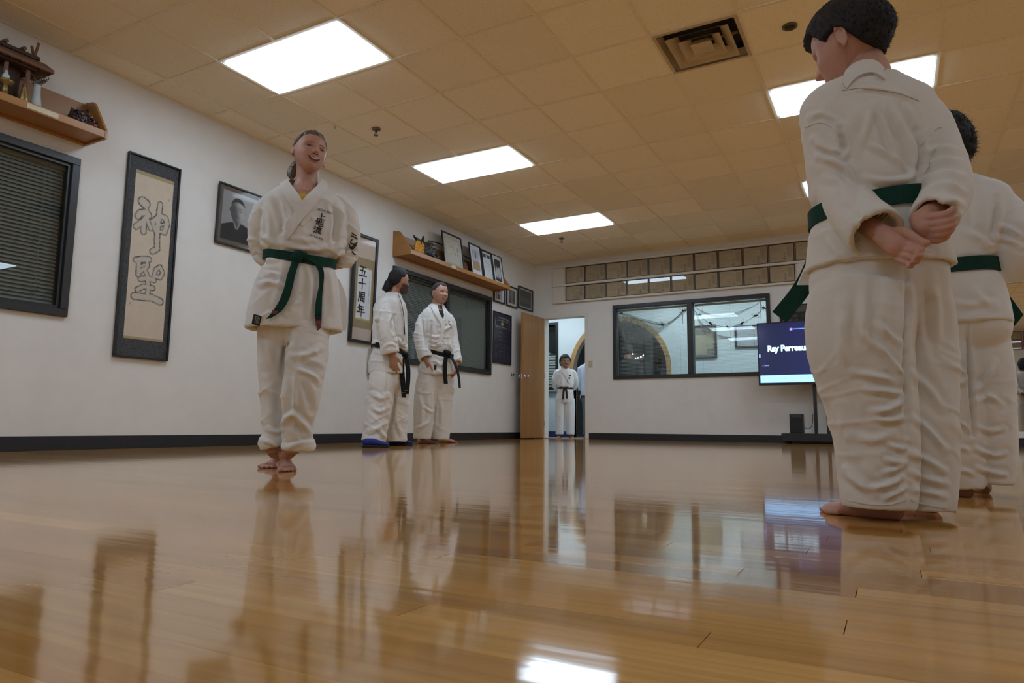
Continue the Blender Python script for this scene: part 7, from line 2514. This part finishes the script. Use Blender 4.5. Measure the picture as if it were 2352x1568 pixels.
# ================================================================== smiling man, facing half right
def build_man2():
    P = Plane(1000, 1019)
    fd = P.x * .62 - P.n * .78
    hc, hh = P.at(1010, 674, -.02), 0.246
    R = look(P.x * .66 - P.n * .75 - ZUP * .06, up=ZUP + P.x * .05)
    JAW[0] = 0.2
    body = head_parts(hc, hh, R)
    body.append(limb(P, [(1006, 688, .01, 12.5), (1004, 700, .01, 13), (1001, 714, .01, 18)], n=18))
    body.append(loft(P, [(1002, 712, 0, 24, .10), (1002, 770, 0, 26, .10), (1006, 850, 0, 28, .12)], sub=2))
    body += [limb(P, [(974, 735, -.02, 9), (972, 785, -.05, 9), (980, 826, -.12, 7.5)], n=14), limb(P, [(1034, 740, .05, 9), (1044, 795, .05, 9), (1048, 838, -.02, 7)], n=14)]
    body += hand_parts(P.at(980, 828, -.12), -ZUP + P.x * .05, P.x * .8 + P.n * .5, .20, .3, 1, spread=.18) + hand_parts(P.at(1048, 842, -.02), -ZUP - P.x * .15, -P.x, .18, .7, -1, spread=.14)
    for a, b in (((985, 850, -.03), (972, 1005, -.05)), ((1016, 850, .04), (1012, 1000, .05))):
        p, q = P.at(*a), P.at(*b)
        body.append(tube([p, (p + q) / 2, q], [.075, .06, .042], 12))
    body += foot_parts(hit(957, 1018, 2, 0), P.x * .93 - P.n * .35, .245, P.at(967, 1000, -.05)) + foot_parts(hit(1006, 1016, 2, 0), P.x * .97 - P.n * .2, .245, P.at(1012, 998, .03))
    o = person(P, 'grinning man with short hair and black belt in white uniform, standing barefoot', body, .0058, m_skin2)
    face_features(o, hc, hh, R, 'open', smile=1.0, squint=.5)

    def mask(S):
        x, y, z = S.T
        line = np.where(y < -.18, .30 + .12 * np.exp(-((np.abs(x) - .2) / .06) ** 2), np.where(y < .0, .30 - (y + .18) * 1.5, .0 - np.clip(y / .2, 0, 1) * .26))
        ear = np.exp(-((y - .035) / .08) ** 2 - ((z + .03) / .13) ** 2) * (np.abs(x) > .22)
        return sst(z - line - .15 * ear, -.02, .06)
    V, F = hair_cap(hc, hh, R, mask, lambda S: .022 + .02 * np.clip(S[:, 2] / .5, 0, 1), .006, 6)
    JAW[0] = 0.30
    put('hair', mesh_of('hair', V, F), m_hairgrey, o, smooth=True)
    put('undershirt', grow('undershirt', [loft(P, [(1006, 712, -.02, 12, .07), (1008, 722, -.03, 17, .10), (1010, 745, -.03, 20, .11)], sub=2)], .008, 2), m_patch, o, smooth=True)
    torso = [loft(P, [(1003, 700, .01, 15, .06), (1001, 710, .01, 23, .10), (1000, 722, 0, 33, .13), (1000, 745, 0, 39, .15), (1002, 775, 0, 36, .15), (1005, 797, 0, 35, .15), (1007, 808, 0, 31, .135), (1008, 815, 0, 30, .13)], sub=3, n=40),
             loft(P, [(1008, 810, 0, 30, .13), (1006, 825, 0, 36, .15), (1004, 840, 0, 40, .158), (1003, 860, 0, 43, .162)], sub=3, n=40, hollow=(.014, .06))]
    arms = [limb(P, [(984, 722, .0, 12), (974, 738, -.02, 16), (968, 770, -.05, 16), (972, 800, -.08, 16), (979, 823, -.115, 16)], n=24, side=P.x, sub=5, hollow=(.012, .07)),
            limb(P, [(1020, 724, .03, 12), (1031, 740, .05, 15), (1039, 775, .06, 14), (1045, 805, .03, 13), (1048, 832, -.01, 13)], n=20, side=P.x, sub=5, hollow=(.012, .06))]
    JF = [([(985, 770), (1000, 775), (1015, 772)], 3, .010), ([(985, 780), (1000, 785), (1012, 780)], 3, .010), ([(988, 792), (1000, 795), (1012, 790)], 3, .012), ([(1010, 760), (1025, 755), (1035, 745)], 3, .010), ([(975, 735), (978, 775), (985, 815)], 2.5, .008), ([(990, 740), (988, 770), (986, 800)], 3, -.018), ([(1030, 775), (1035, 800), (1045, 830)], 3, .008), ([(1000, 830), (1012, 838), (1020, 832)], 3, .008)]
    j = garment('jacket', P, torso + arms, .0075, m_gi, o, dict(drape=.007, crease=.011, fine=.001, sc=1.2), smooth=4, seed=71, folds=JF)
    bj, bt = bvh_of([j]), bvh_of(torso)
    cut_poly(P, j, [(1005, 700), (1014, 700), (1019, 722), (1018, 732), (1010, 718)], .0)
    patch('under_lapel', bj, P, [(1019, 704), (1024, 722), (1022, 742)], [(1024, 708), (1031, 726), (1028, 748)], m_gi, o, lift=.008, th=.014, k=16, cols=4)
    patch('over_lapel', bj, P, [(994, 695), (1000, 706), (1012, 725), (1022, 745), (1018, 770), (1010, 792)], [(987, 698), (993, 712), (1004, 730), (1014, 748), (1010, 772), (1002, 792)], m_gi, o, lift=.012, th=.016, k=24, cols=4)
    for x, y in ((1029, 730), (1031, 738), (1033, 746), (1035, 753)):
        patch('embroidery', bj, P, [(x - 2.2, y - 2), (x + 1.8, y + 1.5)], [(x - 1.2, y - 2.6), (x + 2.8, y + .9)], m_patch, o, lift=.005, th=.003, k=4, cols=3)
    patch('woven_label', bj, P, [(997, 837), (996, 849)], [(1003, 838), (1002, 850)], m_patch, o, lift=.006, th=.005, k=5, cols=3)
    belt_loop('belt', P, bt, 1008, 811, -.30, .048, m_blackbelt, o, lift=.010, th=.008, front=.02)
    put('belt_knot', grow('belt_knot', [ellipsoid(P.at(1028, 811, -.14), (.045, .04, .035)), ellipsoid(P.at(1024, 808, -.14), (.03, .03, .03))], .008, 1), m_blackbelt, o, smooth=True)
    ribbon('belt_end', [P.at(1026, 814, -.15), P.at(1022, 835, -.17), P.at(1022, 860, -.17), P.at(1024, 881, -.17)], P.x, [.02, .024, .024, .022], .008, m_blackbelt, o, k=12)
    ribbon('belt_end', [P.at(1031, 811, -.14), P.at(1041, 828, -.14), P.at(1049, 845, -.13), P.at(1054, 868, -.12), P.at(1056, 890, -.12)], P.x * .5 + P.n * .8, [.024, .024, .022, .02, .018], .008, m_blackbelt, o, k=14)
    tr_ = [loft(P, [(1004, 825, 0, 28, .12), (1003, 860, 0, 32, .125), (1001, 890, 0, 26, .10), (1000, 908, 0, 14, .05)], sub=3, n=36),
           limb(P, [(988, 845, -.02, 22), (983, 880, -.03, 26), (977, 920, -.04, 25), (973, 970, -.05, 22), (970, 1007, -.05, 20)], n=28, sub=5, side=P.x, hollow=(.012, .05)),
           limb(P, [(1016, 845, .02, 22), (1018, 880, .03, 25), (1016, 920, .04, 24), (1013, 970, .04, 22), (1011, 1009, .04, 21)], n=28, sub=5, side=P.x, hollow=(.012, .05))]
    TF = [([(996, 890), (999, 930), (992, 980)], 3, -.014), ([(975, 935), (988, 945), (997, 942)], 3, .010), ([(960, 985), (975, 975), (988, 965)], 4, .010), ([(1005, 900), (1015, 940), (1012, 985)], 4, .008), ([(962, 900), (970, 940), (965, 980)], 4, .008)]
    garment('trousers', P, tr_, .0075, m_gi, o, dict(drape=.007, crease=.010, fine=.001, zc=.35, zs=.4, sc=1.2), smooth=4, seed=77, folds=TF, z_keep=.03)


# ================================================================== plain standing figures (metres, in a frame of their own)
class Stand:
    def __init__(s, x, y, face, h):
        f = np.array([face[0], face[1], 0.0])
        f /= np.linalg.norm(f)
        s.o, s.n, s.x, s.h = np.array([x, y, 0.0]), -f, np.cross(-f, ZUP), h

    def at(s, u, z, off=0.0):
        return s.o + s.x * u * s.h + ZUP * z * s.h + s.n * off * s.h


def build_student(x, y, face, h, label, belt, skin, hairm, turn=0.0, voxel=.008, behind=True):
    """Standing student, hands behind the back; all sizes as fractions of the height."""
    S = Stand(x, y, face, h)
    a = S.at
    hh = .172 * h
    hc = a(0, 1 - .5 * hh / h - .015, -.005)
    R = look(-S.n + S.x * turn)
    body = head_parts(hc, hh, R)
    body.append(tube([a(0, .88, .01), a(0, .84, .012), a(0, .79, .012)], [.034 * h, .034 * h, .05 * h], 14))
    body.append(tube([a(0, .80, .01), a(0, .70, 0), a(0, .50, 0)], [(.09 * h, .055 * h), (.085 * h, .06 * h), (.08 * h, .06 * h)], 18, fixed=(S.x, S.n)))
    for s in (-1, 1):
        body.append(tube([a(s * .095, .79, .01), a(s * .12, .66, .03), a(s * .08, .575, .075), a(s * .03, .56, .09)], [.026 * h, .024 * h, .021 * h, .018 * h], 12))
        body += hand_parts(a(s * .035, .56, .10), -S.x * s, S.n, .09 * h, .5, s)
        body.append(tube([a(s * .05, .5, 0), a(s * .055, .27, -.005), a(s * .055, .05, .0)], [.05 * h, .035 * h, .024 * h], 12))
        body += foot_parts(a(s * .055, 0, .045), -S.n + S.x * s * .25, .15 * h, a(s * .055, .07, .01))
    o = person(None, label, body, voxel * .75, skin)
    if h > 1.3 and voxel < .01:
        face_features(o, hc, hh, R, 'closed', smile=.6, squint=.6)
    V, F = hair_cap(hc, hh, R, lambda Q: sst(Q[:, 2] - np.where(Q[:, 1] < -.15, .24, np.where(Q[:, 1] < .05, .02, -.28)), -.02, .06), lambda Q: .05 + .04 * np.clip(Q[:, 2] / .5, 0, 1), .012)
    put('hair', mesh_of('hair', V, F), hairm, o, smooth=True)

    def body_loft(secs, hol=None):
        q = lerp_path(np.array(secs, float), 3)
        return tube([a(0, z, 0) for z, _, _ in q], [(r * h, d * h) for _, r, d in q], 36, fixed=(S.x, S.n), hollow=hol, power=2.3)
    torso = [body_loft([(.835, .04, .04), (.815, .075, .055), (.785, .098, .064), (.72, .105, .072), (.64, .102, .074), (.60, .09, .068), (.585, .084, .064)]), body_loft([(.595, .084, .064), (.56, .094, .07), (.50, .10, .074), (.455, .104, .076)], (.012, .06))]
    arms = []
    for s in (-1, 1):
        q = lerp_path(np.array([(s * .065, .79, 0, .03), (s * .10, .765, .01, .038), (s * .122, .68, .02, .037), (s * .115, .615, .05, .034), (s * .075, .575, .08, .03)]), 4)
        arms.append(tube([a(*r[:3]) for r in q], [r[3] * h for r in q], 18))
    Pq = type('F', (), dict(o=S.o, x=S.x, n=S.n))
    j = garment('jacket', Pq, torso + arms, voxel, m_gi, o, dict(drape=.004, crease=.006, fine=.001), seed=83)
    bt = bvh_of(torso)
    n, c = 48, a(0, .592, 0)
    T, N = np.zeros((n + 1, 3, 3)), np.zeros((n + 1, 3, 3))
    for i in range(n + 1):
        t_ = 2 * math.pi * i / n
        d = S.x * math.cos(t_) + S.n * math.sin(t_)
        loc = bt.ray_cast(Vector(c + d), Vector(-d))[0]
        r = np.linalg.norm(np.array(loc) - c) + .008 if loc is not None else .09 * h
        for k, s in enumerate((-1, 0, 1)):
            T[i, k], N[i, k] = c + d * r + ZUP * s * .019, d
    slab('belt', T, N, .006, belt, o)
    fr = -.085
    for s, ln in ((-.35, .13), (.3, .12)):
        ribbon('belt_end', [a(.02 * s, .585, fr), a(.05 * s, .55, fr - .008), a(.07 * s, .585 - ln, fr - .006)], S.x, .018, .006, belt, o, k=8)
    put('belt_knot', grow('belt_knot', [ellipsoid(a(0, .588, fr), (.03, .03, .022))], .008, 1), belt, o, smooth=True)
    bj = bvh_of([j])

    def front(u, z, lift=.008):
        o_ = a(u, z, -.6)
        loc = bj.ray_cast(Vector(o_), Vector(S.n))[0]
        return (np.array(loc) if loc is not None else a(u, z, -.08)) - S.n * lift
    for s, lift in ((1, .006), (-1, .012)):
        A = resample([(s * .035, .845), (s * .03, .80), (-s * .02, .72), (-s * .06, .64)], 16)
        T = np.array([[front(u + s * w_, z + .0 * w_, lift) for w_ in (-.012, 0, .012)] for u, z in A])
        slab('lapel', T, np.repeat(np.repeat(-S.n[None, None], 16, 0), 3, 1), .012, m_gi, o)
    for i in range(3):
        z = .735 - i * .03
        T = np.array([[front(.058 + .012 * q - .01 * i, z + .010 * w_, .004) for w_ in (-1, 0, 1)] for q in (-1, 0, 1)])
        slab('embroidery', T, np.repeat(np.repeat(-S.n[None, None], 3, 0), 3, 1), .003, m_patch, o)
    legs = [body_loft([(.52, .10, .07), (.47, .105, .075), (.42, .10, .07)])]
    for s in (-1, 1):
        q = lerp_path(np.array([(s * .055, .46, 0, .062), (s * .06, .30, 0, .058), (s * .06, .15, 0, .052), (s * .06, .045, 0, .050)]), 4)
        legs.append(tube([a(*r[:3]) for r in q], [r[3] * h for r in q], 20, hollow=(.01, .05)))
    garment('trousers', Pq, legs, voxel, m_gi, o, dict(drape=.005, crease=.006, fine=.001, zc=.3, zs=.3), seed=91)
    return o


def build_bystander(x, y, face, h, label, shirt, trousers, skin, hairm):
    S = Stand(x, y, face, h)
    a = S.at
    hh = .135 * h
    hc = a(0, 1 - .5 * hh / h - .01, -.005)
    R = look(-S.n)
    body = head_parts(hc, hh, R)
    body.append(tube([a(0, .88, .005), a(0, .80, .005)], [.033 * h, .04 * h], 14))
    for s in (-1, 1):
        body.append(tube([a(s * .11, .79, 0), a(s * .135, .63, .005), a(s * .13, .49, -.01)], [.024 * h, .021 * h, .017 * h], 12))
        body += hand_parts(a(s * .13, .485, -.01), -ZUP, -S.x * s, .105 * h, .4, s)
        body.append(tube([a(s * .05, .5, 0), a(s * .055, .27, 0), a(s * .055, .04, 0)], [.05 * h, .035 * h, .024 * h], 12))
        body += foot_parts(a(s * .055, 0, .04), -S.n, .15 * h, a(s * .055, .06, .01))
    o = person(None, label, body, .008, skin)
    V, F = hair_cap(hc, hh, R, lambda Q: sst(Q[:, 2] - np.where(Q[:, 1] < -.15, .24, np.where(Q[:, 1] < .05, .02, -.28)), -.02, .06), lambda Q: .05 + 0 * Q[:, 0], .012, nu=60, nv=44)
    put('hair', mesh_of('hair', V, F), hairm, o, smooth=True)
    parts = [tube([a(0, z, 0) for z in (.84, .82, .79, .70, .58, .50, .46)], [(.04 * h, .035 * h), (.07 * h, .05 * h), (.115 * h, .065 * h), (.12 * h, .075 * h), (.11 * h, .075 * h), (.115 * h, .08 * h), (.115 * h, .08 * h)], 28, fixed=(S.x, S.n))]
    for s in (-1, 1):
        parts.append(tube([a(s * .08, .79, 0), a(s * .125, .765, 0), a(s * .142, .64, .005), a(s * .138, .52, -.005)], [.03 * h, .042 * h, .036 * h, .030 * h], 16))
    Pq = type('F', (), dict(o=S.o, x=S.x, n=S.n))
    garment('shirt', Pq, parts, .010, shirt, o, dict(drape=.004, crease=.006, fine=.001), seed=95)
    parts = [tube([a(0, .52, 0), a(0, .46, 0), a(0, .43, 0)], [(.09 * h, .065 * h), (.095 * h, .07 * h), (.09 * h, .06 * h)], 24, fixed=(S.x, S.n))]
    for s in (-1, 1):
        parts.append(tube([a(s * .05, .48, 0), a(s * .055, .27, 0), a(s * .055, .03, 0)], [.055 * h, .045 * h, .04 * h], 16))
    garment('trousers', Pq, parts, .010, trousers, o, None)
    return o


build_boy2()
build_man1()
build_man2()
q = hit(1298, 1003.5, 1, 10.93)
build_student(q[0], 10.93, -q[:2], 1.455, 'boy with brown belt in white uniform standing in the doorway', m_brownbelt, m_skin3, m_hairdark, turn=.25, voxel=.0085)
m_blueshirt = mat('pale_blue_shirt', (.50, .58, .70), .9, var=.04)
m_greytr = mat('grey_trousers', (.13, .16, .18), .9)
m_darkjkt = mat('dark_jacket', (.022, .024, .027), .8)
build_bystander(hit(1356, 900, 1, 11.45)[0], 11.45, (.3, 1), 1.62, 'person in pale blue shirt half hidden by the door frame', m_blueshirt, m_greytr, m_skin2, m_hairdark)
build_bystander(-4.02, 11.55, (.1, 1), 1.66, 'person in dark clothes behind the left window pane', m_darkjkt, m_darkjkt, m_skin2, m_hairgrey)
build_student(1.80, 8.05, (-.15, -1), 1.30, 'student with dark hair seen only as a reflection in the mirror', m_green, m_skin3, m_hairdark, voxel=.010)
